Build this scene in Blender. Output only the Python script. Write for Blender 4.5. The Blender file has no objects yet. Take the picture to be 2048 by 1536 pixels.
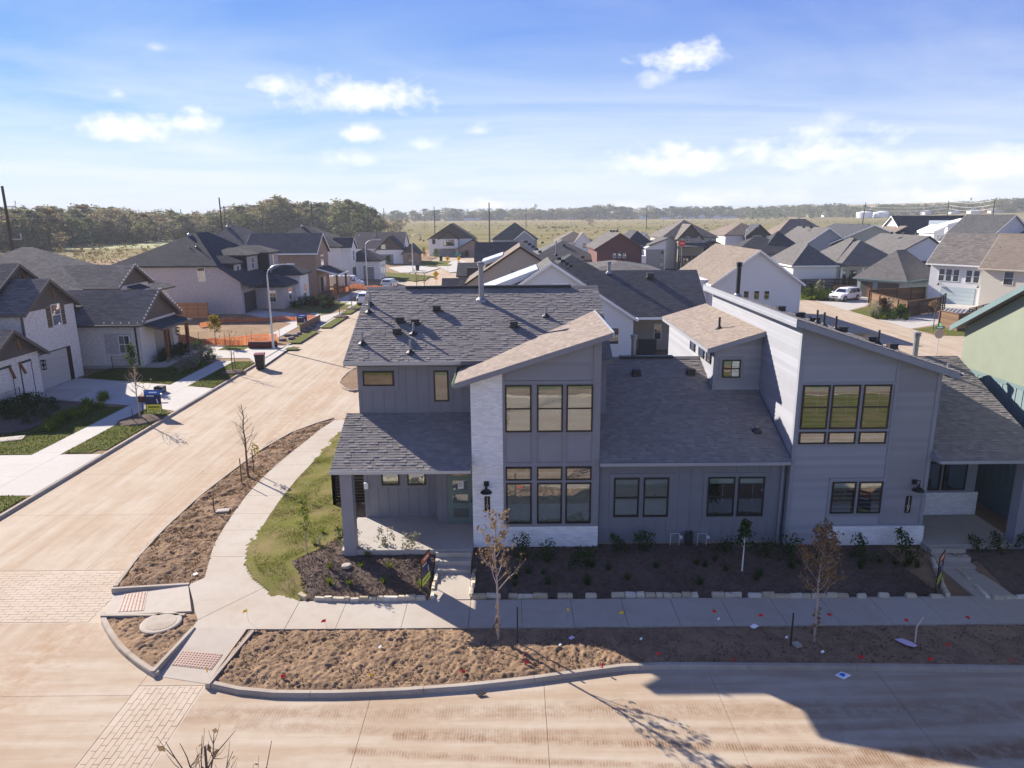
import bpy, bmesh, math, random
import numpy as np
from mathutils import Vector, Matrix, noise as mnoise
random.seed(7); RNG = np.random.default_rng(7)
SC = bpy.context.scene
COL = SC.collection
rad = math.radians
# ---------------------------------------------------------------- camera
FPX, CAMH, HORIZ = 1423.0, 12.3, 425.0          # focal length in pixels of a 2048 wide frame, eye height, horizon row
PITCH = math.atan((768 - HORIZ) / FPX); ROLL = rad(.45)
_fw = Vector((0, math.cos(PITCH), -math.sin(PITCH)))
_r0 = Vector((1, 0, 0)); _u0 = Vector((0, math.sin(PITCH), math.cos(PITCH)))
_R = math.cos(ROLL) * _r0 - math.sin(ROLL) * _u0
_U = math.cos(ROLL) * _u0 + math.sin(ROLL) * _r0
CAMP = Vector((0, 0, CAMH))
cd = bpy.data.cameras.new('camera'); cam = bpy.data.objects.new('camera', cd); COL.objects.link(cam)
cd.sensor_width = 36; cd.lens = FPX / 2048 * 36; cd.clip_start = .1; cd.clip_end = 20000
mw = Matrix.Identity(4)
for i, v in enumerate((_R, _U, -_fw)):
    for j in range(3): mw[j][i] = v[j]
mw.translation = CAMP; cam.matrix_world = mw
SC.camera = cam
def _ray(x, y): return _fw * FPX + _R * (x - 1024) + _U * (768 - y)
def gp(x, y, z=0.0):            # point of the ground (height z) seen at photo position x, y
    d = _ray(x, y); return CAMP + d * ((z - CAMH) / d.z)
def fp(x, y, Y):                # point of the vertical plane at depth Y
    d = _ray(x, y); return CAMP + d * (Y / d.y)
def fx(x, y, X):                # point of the vertical plane at X
    d = _ray(x, y); return CAMP + d * (X / d.x)
# ---------------------------------------------------------------- sun and sky
SUN_AZ, SUN_EL = rad(136.5), rad(27)             # azimuth measured from +X
sd = Vector((math.cos(SUN_AZ) * math.cos(SUN_EL), math.sin(SUN_AZ) * math.cos(SUN_EL), math.sin(SUN_EL)))
sl = bpy.data.lights.new('sun', 'SUN'); sl.energy = 2.0; sl.angle = rad(.5); sl.color = (1, .91, .79)
so = bpy.data.objects.new('sun', sl); COL.objects.link(so)
so.rotation_euler = sd.to_track_quat('Z', 'Y').to_euler(); so.location = (-40, 40, 60)
W = bpy.data.worlds.new('World'); SC.world = W; W.use_nodes = True
def build_world():
    nt = W.node_tree; nt.nodes.clear(); L = nt.links.new
    def nd(t, **k):
        n = nt.nodes.new(t)
        for a, b in k.items(): setattr(n, a, b)
        return n
    def mth(op, a, b=None, c=None, clamp=False):
        n = nd('ShaderNodeMath', operation=op, use_clamp=clamp)
        for i, v in enumerate((a, b, c)):
            if v is None: continue
            if isinstance(v, (int, float)): n.inputs[i].default_value = v
            else: L(v, n.inputs[i])
        return n.outputs[0]
    out = nd('ShaderNodeOutputWorld'); bg = nd('ShaderNodeBackground'); L(bg.outputs[0], out.inputs[0])
    sky = nd('ShaderNodeTexSky', sky_type='NISHITA'); sky.sun_disc = False
    sky.sun_elevation = SUN_EL; sky.sun_rotation = rad(90) - SUN_AZ
    sky.air_density = .6; sky.dust_density = 0.0; sky.ozone_density = 6.0; sky.altitude = 0
    tc = nd('ShaderNodeTexCoord'); sep = nd('ShaderNodeSeparateXYZ'); L(tc.outputs['Generated'], sep.inputs[0])
    x, y, z = sep.outputs
    az = mth('ARCTAN2', x, y); el = mth('ARCSINE', z)
    # turbulence shared by all clouds
    def noise(vec, scale, det, rough=.55, dist=0):
        n = nd('ShaderNodeTexNoise'); n.inputs['Scale'].default_value = scale; n.inputs['Detail'].default_value = det
        n.inputs['Roughness'].default_value = rough; n.inputs['Distortion'].default_value = dist; L(vec, n.inputs['Vector']); return n.outputs['Fac']
    cmb = nd('ShaderNodeCombineXYZ'); L(az, cmb.inputs[0]); L(mth('MULTIPLY', el, 1.5), cmb.inputs[1])
    n1 = noise(cmb.outputs[0], 22, 9, .58); n2 = noise(cmb.outputs[0], 55, 6, .6)
    puff = mth('ADD', mth('MULTIPLY', mth('SUBTRACT', n1, .5), 2.3), mth('MULTIPLY', mth('SUBTRACT', n2, .5), .9))
    # cumulus: x, y, half width, half height in photo degrees, density
    CL = [(560,170,56,27,.75),(735,198,128,40,1.),(245,264,88,26,.95),(372,250,64,24,1.),(725,270,42,20,.9),(857,290,36,16,.7),(690,320,70,22,.65),
          (1362,116,82,28,1.),(1308,160,30,20,.55),(1352,325,125,36,1.),(1240,335,60,18,.6),(1640,308,170,42,.85),(1790,320,110,30,.6),(1425,400,75,20,.85),
          (1850,395,130,26,.9),(985,410,80,12,1.),(1990,335,100,38,.9),(830,376,46,14,.55),(310,96,16,8,.4),(235,188,16,10,.5),(960,262,26,14,.55),(1672,236,24,16,.4),(1560,392,80,22,.6),(1260,412,80,10,.7),(620,408,90,9,.5)]
    tot = None
    for px, py, hw, hh, den in CL:
        d = _ray(px, py).normalized(); a0 = math.atan2(d.x, d.y); e0 = math.asin(d.z)
        ea = hw * 1.12 / FPX; ee = hh * 1.3 / FPX
        da = mth('DIVIDE', mth('SUBTRACT', az, a0), ea); de = mth('DIVIDE', mth('SUBTRACT', el, e0), ee)
        de = mth('MULTIPLY', de, mth('ADD', 1.15, mth('MULTIPLY', mth('LESS_THAN', de, 0), .5)))
        r = mth('SQRT', mth('ADD', mth('MULTIPLY', da, da), mth('MULTIPLY', de, de)))
        v = mth('SUBTRACT', .95, r); v = mth('ADD', v, puff)
        v = mth('MULTIPLY', v, 1.0, clamp=True)
        v = mth('MULTIPLY', v, mth('LESS_THAN', r, 2.2)); v = mth('MULTIPLY', mth('POWER', v, .85), den)
        tot = v if tot is None else mth('MAXIMUM', tot, v)
    # thin high veil: one streaked layer over the whole sky, thickening towards the horizon all round
    zz = mth('ADD', mth('MAXIMUM', z, 0.0), .07)
    cm2 = nd('ShaderNodeCombineXYZ'); L(mth('MULTIPLY', mth('DIVIDE', x, zz), .34), cm2.inputs[0]); L(mth('MULTIPLY', mth('DIVIDE', y, zz), .62), cm2.inputs[1])
    st = noise(cm2.outputs[0], .8, 9, .62, .9)
    cm3 = nd('ShaderNodeCombineXYZ'); L(mth('MULTIPLY', az, 1.0), cm3.inputs[0]); L(mth('MULTIPLY', el, 8), cm3.inputs[1]); st3 = noise(cm3.outputs[0], 2.4, 7, .6, .5)
    lo = mth('DIVIDE', el, .17)
    band = mth('POWER', 2.718, mth('MULTIPLY', mth('MULTIPLY', lo, lo), -1.0))
    veil = mth('MULTIPLY', band, mth('ADD', .35, mth('MULTIPLY', st3, .85)))
    hi = mth('MULTIPLY', mth('SUBTRACT', st, .34), 2.2, clamp=True)
    veil = mth('ADD', veil, mth('MULTIPLY', hi, .46), clamp=True); veil = mth('MULTIPLY', veil, .93)
    hs = nd('ShaderNodeHueSaturation'); hs.inputs['Saturation'].default_value = 1.3; hs.inputs['Value'].default_value = 1.0; L(sky.outputs[0], hs.inputs['Color'])
    # soft shoulder on the very bright horizon, the same in every direction
    sp2 = nd('ShaderNodeSeparateColor'); L(hs.outputs[0], sp2.inputs[0]); cc = nd('ShaderNodeCombineColor')
    for i, mx_ in enumerate((.9, 1.02, 1.18)):
        c_ = mth('MULTIPLY', sp2.outputs[i], (.14, .155, .27)[i]); q = mth('POWER', mth('DIVIDE', c_, mx_), 3.0); L(mth('DIVIDE', c_, mth('POWER', mth('ADD', 1.0, q), .3333)), cc.inputs[i])
    skyc = cc.outputs[0]
    def mixc(f, a, b):
        m = nd('ShaderNodeMix', data_type='RGBA'); L(f, m.inputs[0])
        for i, v in ((6, a), (7, b)):
            if isinstance(v, tuple): m.inputs[i].default_value = (*v, 1)
            else: L(v, m.inputs[i])
        return m.outputs[2]
    c = mixc(veil, skyc, (1.08, 1.17, 1.27))
    sh = mth('ADD', mth('MULTIPLY', n2, 1.1), mth('MULTIPLY', tot, .5), clamp=True)
    ccol = mixc(sh, (.92, .99, 1.09), (1.5, 1.5, 1.5))
    c = mixc(tot, c, ccol)
    L(c, bg.inputs[0]); bg.inputs[1].default_value = .15
build_world()
vs = SC.view_settings; vs.view_transform = 'Standard'; vs.look = 'None'; vs.exposure = 2.5; vs.gamma = 1; vs.use_curve_mapping = False
# ---------------------------------------------------------------- helpers
def tag(o, label=None, cat=None, group=None, kind=None):
    if label: o['label'] = label
    if cat: o['category'] = cat
    if group: o['group'] = group
    if kind: o['kind'] = kind
    return o
def thing(name, label, cat, loc=(0, 0, 0), rz=0.0, group=None):
    o = bpy.data.objects.new(name, None); COL.objects.link(o); o.empty_display_size = .3
    o.location = loc; o.rotation_euler = (0, 0, rz)
    return tag(o, label, cat, group)
def rootmat(o):
    while o.parent: o = o.parent
    return Matrix.Translation(o.location) @ o.rotation_euler.to_matrix().to_4x4()
def copy_tree(o, parent=None):
    c = o.copy(); COL.objects.link(c); c.parent = parent
    for ch in list(o.children): copy_tree(ch, c)
    return c
class MB:
    def __init__(s): s.v = []; s.f = []
    def add(s, vs, fs):
        b = len(s.v); s.v += [tuple(p) for p in vs]; s.f += [tuple(i + b for i in f) for f in fs]; return s
    def poly(s, pts): return s.add(pts, [tuple(range(len(pts)))])
    def box(s, x0, x1, y0, y1, z0, z1):
        return s.add([(x0,y0,z0),(x1,y0,z0),(x1,y1,z0),(x0,y1,z0),(x0,y0,z1),(x1,y0,z1),(x1,y1,z1),(x0,y1,z1)],
                     [(0,3,2,1),(4,5,6,7),(0,1,5,4),(1,2,6,5),(2,3,7,6),(3,0,4,7)])
    def prism(s, pts, d):       # polygon pts (3D) extruded by vector d
        n = len(pts); d = Vector(d); P = [Vector(p) for p in pts]
        fs = [tuple(range(n - 1, -1, -1)), tuple(range(n, 2 * n))]
        fs += [(i, (i + 1) % n, n + (i + 1) % n, n + i) for i in range(n)]
        return s.add(P + [p + d for p in P], fs)
    def tube(s, pts, r, n=6, r1=None, cap=True):
        P = [Vector(p) for p in pts]; b = len(s.v); m = len(P)
        up = None
        for i, p in enumerate(P):
            t = (P[min(i + 1, m - 1)] - P[max(i - 1, 0)]).normalized()
            if up is None: up = t.orthogonal().normalized()
            a = (up - t * up.dot(t)); a = a.normalized() if a.length > 1e-6 else t.orthogonal().normalized(); up = a
            c = t.cross(a); rr = r if r1 is None else r + (r1 - r) * i / max(1, m - 1)
            if isinstance(r, (list, tuple)): rr = r[i]
            for k in range(n):
                q = 2 * math.pi * k / n; s.v.append(tuple(p + (a * math.cos(q) + c * math.sin(q)) * rr))
        for i in range(m - 1):
            for k in range(n):
                k2 = (k + 1) % n; s.f.append((b + i * n + k, b + i * n + k2, b + (i + 1) * n + k2, b + (i + 1) * n + k))
        if cap:
            s.f.append(tuple(b + k for k in range(n - 1, -1, -1))); s.f.append(tuple(b + (m - 1) * n + k for k in range(n)))
        return s
    def lathe(s, c, prof, n=12):    # prof: (radius, z)
        b = len(s.v); m = len(prof)
        for r, z in prof:
            for k in range(n):
                q = 2 * math.pi * k / n; s.v.append((c[0] + r * math.cos(q), c[1] + r * math.sin(q), c[2] + z))
        for i in range(m - 1):
            for k in range(n):
                k2 = (k + 1) % n; s.f.append((b + i * n + k, b + i * n + k2, b + (i + 1) * n + k2, b + (i + 1) * n + k))
        s.f.append(tuple(b + k for k in range(n - 1, -1, -1))); s.f.append(tuple(b + (m - 1) * n + k for k in range(n)))
        return s
    def mesh(s, name, mat, M=None, smooth=False):
        vs = s.v
        if M is not None: vs = [tuple(M @ Vector(p)) for p in vs]
        me = bpy.data.meshes.new(name); me.from_pydata(vs, [], s.f)
        if mat: me.materials.append(mat)
        if smooth: me.polygons.foreach_set('use_smooth', [True] * len(me.polygons))
        me.update(); return me
    def build(s, name, mat, parent=None, world=True, label=None, kind=None, smooth=False):
        M = rootmat(parent).inverted() if (parent and world) else None
        o = bpy.data.objects.new(name, s.mesh(name, mat, M, smooth)); COL.objects.link(o); o.parent = parent
        return tag(o, label, None, None, kind)
def one(name, mb, mat, label, cat, group=None, smooth=False):   # a thing that is a single mesh
    zs = [p[2] for p in mb.v]; c = Vector((sum(p[0] for p in mb.v) / len(mb.v), sum(p[1] for p in mb.v) / len(mb.v), min(zs)))
    o = bpy.data.objects.new(name, mb.mesh(name, mat, Matrix.Translation(-c), smooth)); o.location = c; COL.objects.link(o)
    return tag(o, label, cat, group)
def structure(name, mb, mat, smooth=False):
    o = mb.build(name, mat, smooth=smooth); o['kind'] = 'structure'; return o
def np_mesh(name, V, Fq, mat, smooth=False):    # numpy verts (n,3), quads/tris (m,k)
    me = bpy.data.meshes.new(name); n, (m, k) = len(V), Fq.shape
    me.vertices.add(n); me.vertices.foreach_set('co', np.ascontiguousarray(V, dtype=np.float32).ravel())
    me.loops.add(m * k); me.loops.foreach_set('vertex_index', np.ascontiguousarray(Fq, dtype=np.int32).ravel())
    me.polygons.add(m); me.polygons.foreach_set('loop_start', np.arange(0, m * k, k, dtype=np.int32))
    me.materials.append(mat)
    if smooth: me.polygons.foreach_set('use_smooth', np.ones(m, dtype=bool))
    me.update(calc_edges=True); me.validate(); return me
def link(name, me, parent=None, kind=None):
    o = bpy.data.objects.new(name, me); COL.objects.link(o); o.parent = parent
    if kind: o['kind'] = kind
    return o
def clip(poly, region):     # convex clip of 2D polygons (counter clockwise region)
    out = poly
    for i in range(len(region)):
        a, b = region[i], region[(i + 1) % len(region)]; ex, ey = b[0] - a[0], b[1] - a[1]
        inp, out = out, []
        if not inp: return []
        side = [ex * (p[1] - a[1]) - ey * (p[0] - a[0]) for p in inp]
        for j in range(len(inp)):
            p, q, sp, sq = inp[j], inp[(j + 1) % len(inp)], side[j], side[(j + 1) % len(inp)]
            if sp >= 0: out.append(p)
            if sp * sq < 0:
                t = sp / (sp - sq); out.append((p[0] + (q[0] - p[0]) * t, p[1] + (q[1] - p[1]) * t))
    return out
def inside(pt, poly):
    x, y = pt; c = False; n = len(poly)
    for i in range(n):
        x1, y1 = poly[i][:2]; x2, y2 = poly[(i + 1) % n][:2]
        if (y1 > y) != (y2 > y) and x < (x2 - x1) * (y - y1) / (y2 - y1) + x1: c = not c
    return c
# ---------------------------------------------------------------- materials
class NT:
    def __init__(s, name):
        s.m = bpy.data.materials.new(name); s.m.use_nodes = True; s.t = s.m.node_tree; s.t.nodes.clear()
        s.out = s.n('ShaderNodeOutputMaterial'); s.tc = s.n('ShaderNodeTexCoord')
        s.obj = s.tc.outputs['Object']; s.nrm = s.tc.outputs['Normal']
    def n(s, t, **k):
        x = s.t.nodes.new(t)
        for a, b in k.items(): setattr(x, a, b)
        return x
    def L(s, a, b): s.t.links.new(a, b)
    def put(s, sock, v):
        if isinstance(v, (int, float)): sock.default_value = v
        elif isinstance(v, tuple): sock.default_value = (*v, 1) if len(v) == 3 and sock.type == 'RGBA' else v
        else: s.L(v, sock)
    def math(s, op, a, b=0.0, clamp=False):
        x = s.n('ShaderNodeMath', operation=op, use_clamp=clamp); s.put(x.inputs[0], a); s.put(x.inputs[1], b); return x.outputs[0]
    def mix(s, f, a, b, blend='MIX'):
        x = s.n('ShaderNodeMix', data_type='RGBA', blend_type=blend); s.put(x.inputs[0], f); s.put(x.inputs[6], a); s.put(x.inputs[7], b); return x.outputs[2]
    def noise(s, scale, det=4, rough=.55, vec=None, dist=0.0):
        x = s.n('ShaderNodeTexNoise'); x.inputs['Scale'].default_value = scale; x.inputs['Detail'].default_value = det
        x.inputs['Roughness'].default_value = rough; x.inputs['Distortion'].default_value = dist; s.L(vec or s.obj, x.inputs['Vector']); return x.outputs['Fac']
    def ramp(s, f, stops, interp='LINEAR'):
        x = s.n('ShaderNodeValToRGB'); e = x.color_ramp.elements; x.color_ramp.interpolation = interp
        while len(e) < len(stops): e.new(.5)
        for el, (p, c) in zip(e, stops): el.position = p; el.color = (*c, 1) if isinstance(c, tuple) else (c, c, c, 1)
        s.L(f, x.inputs[0]); return x.outputs[0]
    def scale(s, v, sx, sy, sz):
        x = s.n('ShaderNodeMapping'); x.inputs['Scale'].default_value = (sx, sy, sz); s.L(v, x.inputs[0]); return x.outputs[0]
    def sep(s, v):
        x = s.n('ShaderNodeSeparateXYZ'); s.L(v, x.inputs[0]); return x.outputs
    def comb(s, a, b, c=0.0):
        x = s.n('ShaderNodeCombineXYZ'); s.put(x.inputs[0], a); s.put(x.inputs[1], b); s.put(x.inputs[2], c); return x.outputs[0]
    def wallvec(s):         # (along the wall, height) for any upright or pitched face
        p = s.sep(s.obj); q = s.sep(s.nrm)
        sel = s.math('GREATER_THAN', s.math('ABSOLUTE', q[0]), s.math('ABSOLUTE', q[1]))
        u = s.math('ADD', s.math('MULTIPLY', p[1], sel), s.math('MULTIPLY', p[0], s.math('SUBTRACT', 1.0, sel)))
        return u, p[2]
    def bump(s, h, strength=.3, dist=.02):
        x = s.n('ShaderNodeBump'); x.inputs['Strength'].default_value = strength; x.inputs['Distance'].default_value = dist; s.L(h, x.inputs['Height']); return x.outputs[0]
    def rnd(s, how):
        if how == 'object': return s.n('ShaderNodeObjectInfo').outputs['Random']
        return s.n('ShaderNodeNewGeometry').outputs['Random Per Island']
    def done(s, color, rough=.8, bump=None, spec=.3, metal=0.0, **kw):
        b = s.n('ShaderNodeBsdfPrincipled')
        color = tuple(min(.84, c * 1.15) for c in color) if isinstance(color, tuple) else s.mix(1.0, color, (1.15, 1.15, 1.15), 'MULTIPLY'); s.put(b.inputs['Base Color'], color); s.put(b.inputs['Roughness'], rough)
        b.inputs['Specular IOR Level'].default_value = spec; b.inputs['Metallic'].default_value = metal
        for k, v in kw.items(): s.put(b.inputs[k.replace('_', ' ')], v)
        if bump is not None: s.L(bump, b.inputs['Normal'])
        s.bsdf = b; s.L(b.outputs[0], s.out.inputs[0]); return s.m
def m_paint(name, c, var=.12, rough=.6, scale=1.5, spec=.3):
    t = NT(name); f = t.noise(scale, 5); g = t.noise(scale * 14, 3)
    k = t.math('ADD', t.math('MULTIPLY', t.math('SUBTRACT', f, .5), var * 2), t.math('MULTIPLY', t.math('SUBTRACT', g, .5), var))
    col = t.mix(1.0, c, t.comb(t.math('ADD', k, 1.0), t.math('ADD', k, 1.0), t.math('ADD', k, 1.0)), 'MULTIPLY')
    return t.done(col, rough, t.bump(g, .15, .004), spec)
def m_shingle(name, lo, hi, how):
    t = NT(name); r = t.rnd(how); c = t.ramp(r, [(0, lo), (.4, tuple((a + b) * .48 for a, b in zip(lo, hi))), (.85, hi), (1, tuple(a * 1.12 for a in hi))])
    g = t.noise(90, 3, .7); big = t.noise(.8, 4)
    c = t.mix(t.math('MULTIPLY', g, .4), c, (.06, .058, .058)); c = t.mix(t.math('MULTIPLY', big, .25), c, tuple(a * 1.5 for a in hi))
    return t.done(c, .95, t.bump(g, .5, .004), .15)
def m_roof(name, lo, hi, ex=.19, w=.5):       # far roofs: courses too small to pick apart
    t = NT(name); u, z = t.wallvec(); br = t.n('ShaderNodeTexBrick'); t.L(t.comb(u, t.math('MULTIPLY', z, 2.0)), br.inputs['Vector'])
    br.inputs['Color1'].default_value = (*lo, 1); br.inputs['Color2'].default_value = (*hi, 1); br.inputs['Mortar'].default_value = (*[a * .35 for a in lo], 1)
    br.inputs['Scale'].default_value = 1; br.inputs['Mortar Size'].default_value = .022; br.inputs['Brick Width'].default_value = w; br.inputs['Row Height'].default_value = ex
    br.inputs['Bias'].default_value = 0; br.inputs['Mortar Smooth'].default_value = .3
    big = t.noise(.35, 5, .6); c = t.mix(t.math('MULTIPLY', t.math('SUBTRACT', big, .3), .7), br.outputs['Color'], tuple(a * 1.15 for a in hi))
    g = t.noise(30, 3, .7); c = t.mix(t.math('MULTIPLY', g, .3), c, tuple(a * .6 for a in lo))
    return t.done(c, .95, t.bump(br.outputs['Fac'], -.4, .02), .15)
def m_brick(name, c1, c2, mortar, bw=.21, bh=.072, big=1.0):
    t = NT(name); u, z = t.wallvec(); br = t.n('ShaderNodeTexBrick'); t.L(t.comb(u, z), br.inputs['Vector'])
    for k, c in (('Color1', c1), ('Color2', c2), ('Mortar', mortar)): br.inputs[k].default_value = (*c, 1)
    br.inputs['Scale'].default_value = 1; br.inputs['Mortar Size'].default_value = .009; br.inputs['Brick Width'].default_value = bw; br.inputs['Row Height'].default_value = bh
    sx = t.noise(1, 2, .5, t.comb(t.math('MULTIPLY', u, 4.3), t.math('MULTIPLY', z, 13)))
    c = t.mix(t.ramp(sx, [(.42, 0.0), (.62, .8)]), br.outputs['Color'], tuple(min(.8, a * 1.22) for a in c2))
    c = t.mix(t.ramp(t.noise(1, 2, .5, t.comb(t.math('MULTIPLY', u, 3.7), t.math('MULTIPLY', z, 11), 7.0)), [(.57, 0.0), (.70, .6)]), c, tuple(a * .7 for a in c1))
    n = t.noise(.6, 4); c = t.mix(t.math('MULTIPLY', n, .3 * big), c, tuple(a * 1.25 for a in c2))
    return t.done(c, .9, t.bump(br.outputs['Fac'], -.5, .01), .2)
def m_siding(name, c, ex=.16, gap=.08, var=.1):
    t = NT(name); u, z = t.wallvec(); fr = t.math('FRACT', t.math('DIVIDE', z, ex))
    line = t.math('LESS_THAN', fr, gap); f = t.noise(.9, 4); g = t.noise(1, 3, .6, t.comb(t.math('MULTIPLY', u, 2.0), t.math('MULTIPLY', z, 30)))
    col = t.mix(t.math('MULTIPLY', f, var * 2), c, tuple(a * .8 for a in c)); col = t.mix(t.math('MULTIPLY', g, .15), col, tuple(min(1, a * 1.2) for a in c))
    col = t.mix(t.math('MULTIPLY', line, .5), col, tuple(a * .4 for a in c))
    return t.done(col, .6, t.bump(fr, -.5, .02), .3)
def m_batten(name, c, ex=.4):
    t = NT(name); u, z = t.wallvec(); fr = t.math('FRACT', t.math('DIVIDE', u, ex)); line = t.math('LESS_THAN', fr, .12)
    f = t.noise(1, 4); col = t.mix(t.math('MULTIPLY', f, .2), c, tuple(a * .8 for a in c)); col = t.mix(t.math('MULTIPLY', line, .35), col, tuple(a * .5 for a in c))
    return t.done(col, .6, t.bump(line, .6, .02), .3)
def m_glass(name, refl=.28, tint=(.04, .045, .045), dark=True):
    t = NT(name)
    gl = t.n('ShaderNodeBsdfGlossy'); gl.inputs['Roughness'].default_value = .015; gl.inputs['Color'].default_value = (.95, .97, 1, 1)
    wob = t.noise(.9, 2); gb = t.bump(wob, .06, .05); t.L(gb, gl.inputs['Normal'])
    fr = t.n('ShaderNodeFresnel'); fr.inputs[0].default_value = 1.5
    f = t.math('ADD', t.math('MULTIPLY', fr.outputs[0], .8), refl - .04, True)
    mx = t.n('ShaderNodeMixShader'); t.L(f, mx.inputs[0])
    if dark:
        df = t.n('ShaderNodeBsdfDiffuse'); df.inputs[0].default_value = (*tint, 1)
    else:
        df = t.n('ShaderNodeBsdfTransparent'); df.inputs[0].default_value = (.86, .9, .88, 1)
    t.L(df.outputs[0], mx.inputs[1]); t.L(gl.outputs[0], mx.inputs[2]); t.L(mx.outputs[0], t.out.inputs[0]); return t.m
def m_wood(name, c, how='object', grain=(1, 1, 30)):
    t = NT(name); r = t.rnd(how); g = t.noise(4, 5, .6, t.scale(t.obj, *grain)); col = t.mix(r, tuple(a * .7 for a in c), tuple(a * 1.25 for a in c))
    col = t.mix(t.math('MULTIPLY', g, .6), col, tuple(a * .5 for a in c)); return t.done(col, .8, t.bump(g, .3, .004), .2)
def m_leaf(name, c1, c2, how='island', trans=.35):
    t = NT(name); r = t.rnd(how); o = t.n('ShaderNodeObjectInfo').outputs['Random']
    c = t.ramp(r, [(0, c1), (1, c2)]); c = t.mix(t.math('MULTIPLY', o, .35), c, tuple((a + b) * .42 for a, b in zip(c1, c2)))
    d = t.n('ShaderNodeBsdfDiffuse'); t.L(c, d.inputs[0]); tr = t.n('ShaderNodeBsdfTranslucent'); t.L(c, tr.inputs[0])
    mx = t.n('ShaderNodeMixShader'); mx.inputs[0].default_value = trans; t.L(d.outputs[0], mx.inputs[1]); t.L(tr.outputs[0], mx.inputs[2]); t.L(mx.outputs[0], t.out.inputs[0]); return t.m
def m_plain(name, c, rough=.5, metal=0.0, spec=.4, emit=None):
    t = NT(name); g = t.noise(20, 3); return t.done(t.mix(t.math('MULTIPLY', g, .2), c, tuple(a * .75 for a in c)), rough, None, spec, metal)
M = {}
M['grey'] = m_paint('grey lap siding paint', (.235, .235, .262)); M['grey_b'] = m_paint('grey batten paint', (.195, .197, .22))
M['trim'] = m_paint('grey trim paint', (.215, .216, .242)); M['bluegrey'] = m_paint('blue grey siding paint', (.245, .258, .295)); M['bluetrim'] = m_paint('blue grey trim paint', (.225, .238, .275))
M['bluebat'] = m_paint('dark blue grey batten paint', (.175, .185, .212))
M['wbrick'] = m_paint('white painted brick', (.76, .76, .77), .16, .7, 5); M['mortar'] = m_paint('pale mortar', (.58, .58, .60))
M['conc'] = None
M['bronze'] = m_plain('dark bronze frame', (.022, .017, .014), .4); M['black'] = m_plain('black metal', (.012, .012, .013), .45)
M['glass'] = m_glass('clear window glass', .2, dark=False); M['dglass'] = m_glass('dark window glass', .18)
M['room_dark'] = m_plain('dark painted interior', (.06, .06, .06), .9); M['blind'] = m_plain('pale blind slat', (.8, .79, .76), .6)  # flat dark panel: the gloom of an unlit interior is in its colour
M['shade'] = m_plain('pale green roller shade', (.55, .62, .58), .7)
M['white'] = m_paint('white trim paint', (.72, .73, .74), .06); M['gutter'] = m_plain('light metal gutter', (.42, .45, .5), .35, .3)
M['green_door'] = m_paint('sage green door paint', (.14, .19, .165)); M['steel'] = m_plain('galvanised pipe', (.28, .28, .29), .45, .4)
M['dsteel'] = m_plain('dark vent metal', (.03, .03, .033), .5); M['frost'] = m_glass('door glass', .22, (.10, .09, .075))
S_LO, S_HI = (.185, .168, .158), (.25, .228, .215)
M['sh_i'] = m_shingle('charcoal shingle', S_LO, S_HI, 'island'); M['sh_o'] = m_shingle('charcoal shingle tab', S_LO, S_HI, 'object')
T_LO, T_HI = (.21, .172, .15), (.285, .235, .20)
M['tan_i'] = m_shingle('weathered tan shingle', T_LO, T_HI, 'island'); M['tan_o'] = m_shingle('weathered tan shingle tab', T_LO, T_HI, 'object')
M['wood'] = m_wood('cedar post', (.22, .10, .045)); M['dfence'] = m_wood('dark stained fence board', (.036, .026, .021), 'object', (1, 1, 12))
M['bfence'] = m_wood('brown fence board', (.17, .105, .065), 'object', (1, 1, 12)); M['cfence'] = m_wood('new cedar fence board', (.36, .19, .10), 'object', (1, 1, 12))
# ---------------------------------------------------------------- the ground
def m_conc(name, base, stain, amt=.6, streak=None, rough=.9, fine=1.0):
    t = NT(name); a = t.noise(.35, 6, .6); b = t.noise(2.2, 6, .65); c = t.noise(45, 3, .7); isl = t.rnd('object')
    col = t.mix(t.math('MULTIPLY', t.ramp(a, [(.38, 0.0), (.68, 1.0)]), amt), base, stain)
    col = t.mix(t.math('MULTIPLY', t.ramp(b, [(.45, 0.0), (.75, 1.0)]), amt * .6), col, tuple(x * .8 for x in stain))
    col = t.mix(t.math('MULTIPLY', c, .22 * fine), col, tuple(x * .55 for x in base))
    col = t.mix(t.math('MULTIPLY', isl, .12), col, tuple(x * .82 for x in base))
    sp = t.noise(7, 2, .5); col = t.mix(t.ramp(sp, [(.70, 0.0), (.74, .35)]), col, tuple(x * .45 for x in stain))
    return t, col, c
def fin(t3, rough=.9): t, col, c = t3; return t.done(col, rough, t.bump(c, .25, .006), .2)
M['conc'] = fin(m_conc('sidewalk concrete', (.415, .375, .325), (.34, .255, .18), .5))
M['conc_d'] = fin(m_conc('driveway concrete', (.44, .42, .39), (.37, .33, .285), .4))
M['kerb'] = fin(m_conc('kerb concrete', (.40, .355, .30), (.24, .17, .115), .6))
M['slab'] = fin(m_conc('house slab concrete', (.40, .37, .34), (.33, .27, .21), .5))
M['found'] = fin(m_conc('foundation concrete', (.33, .27, .215), (.22, .155, .11), .7))
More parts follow.
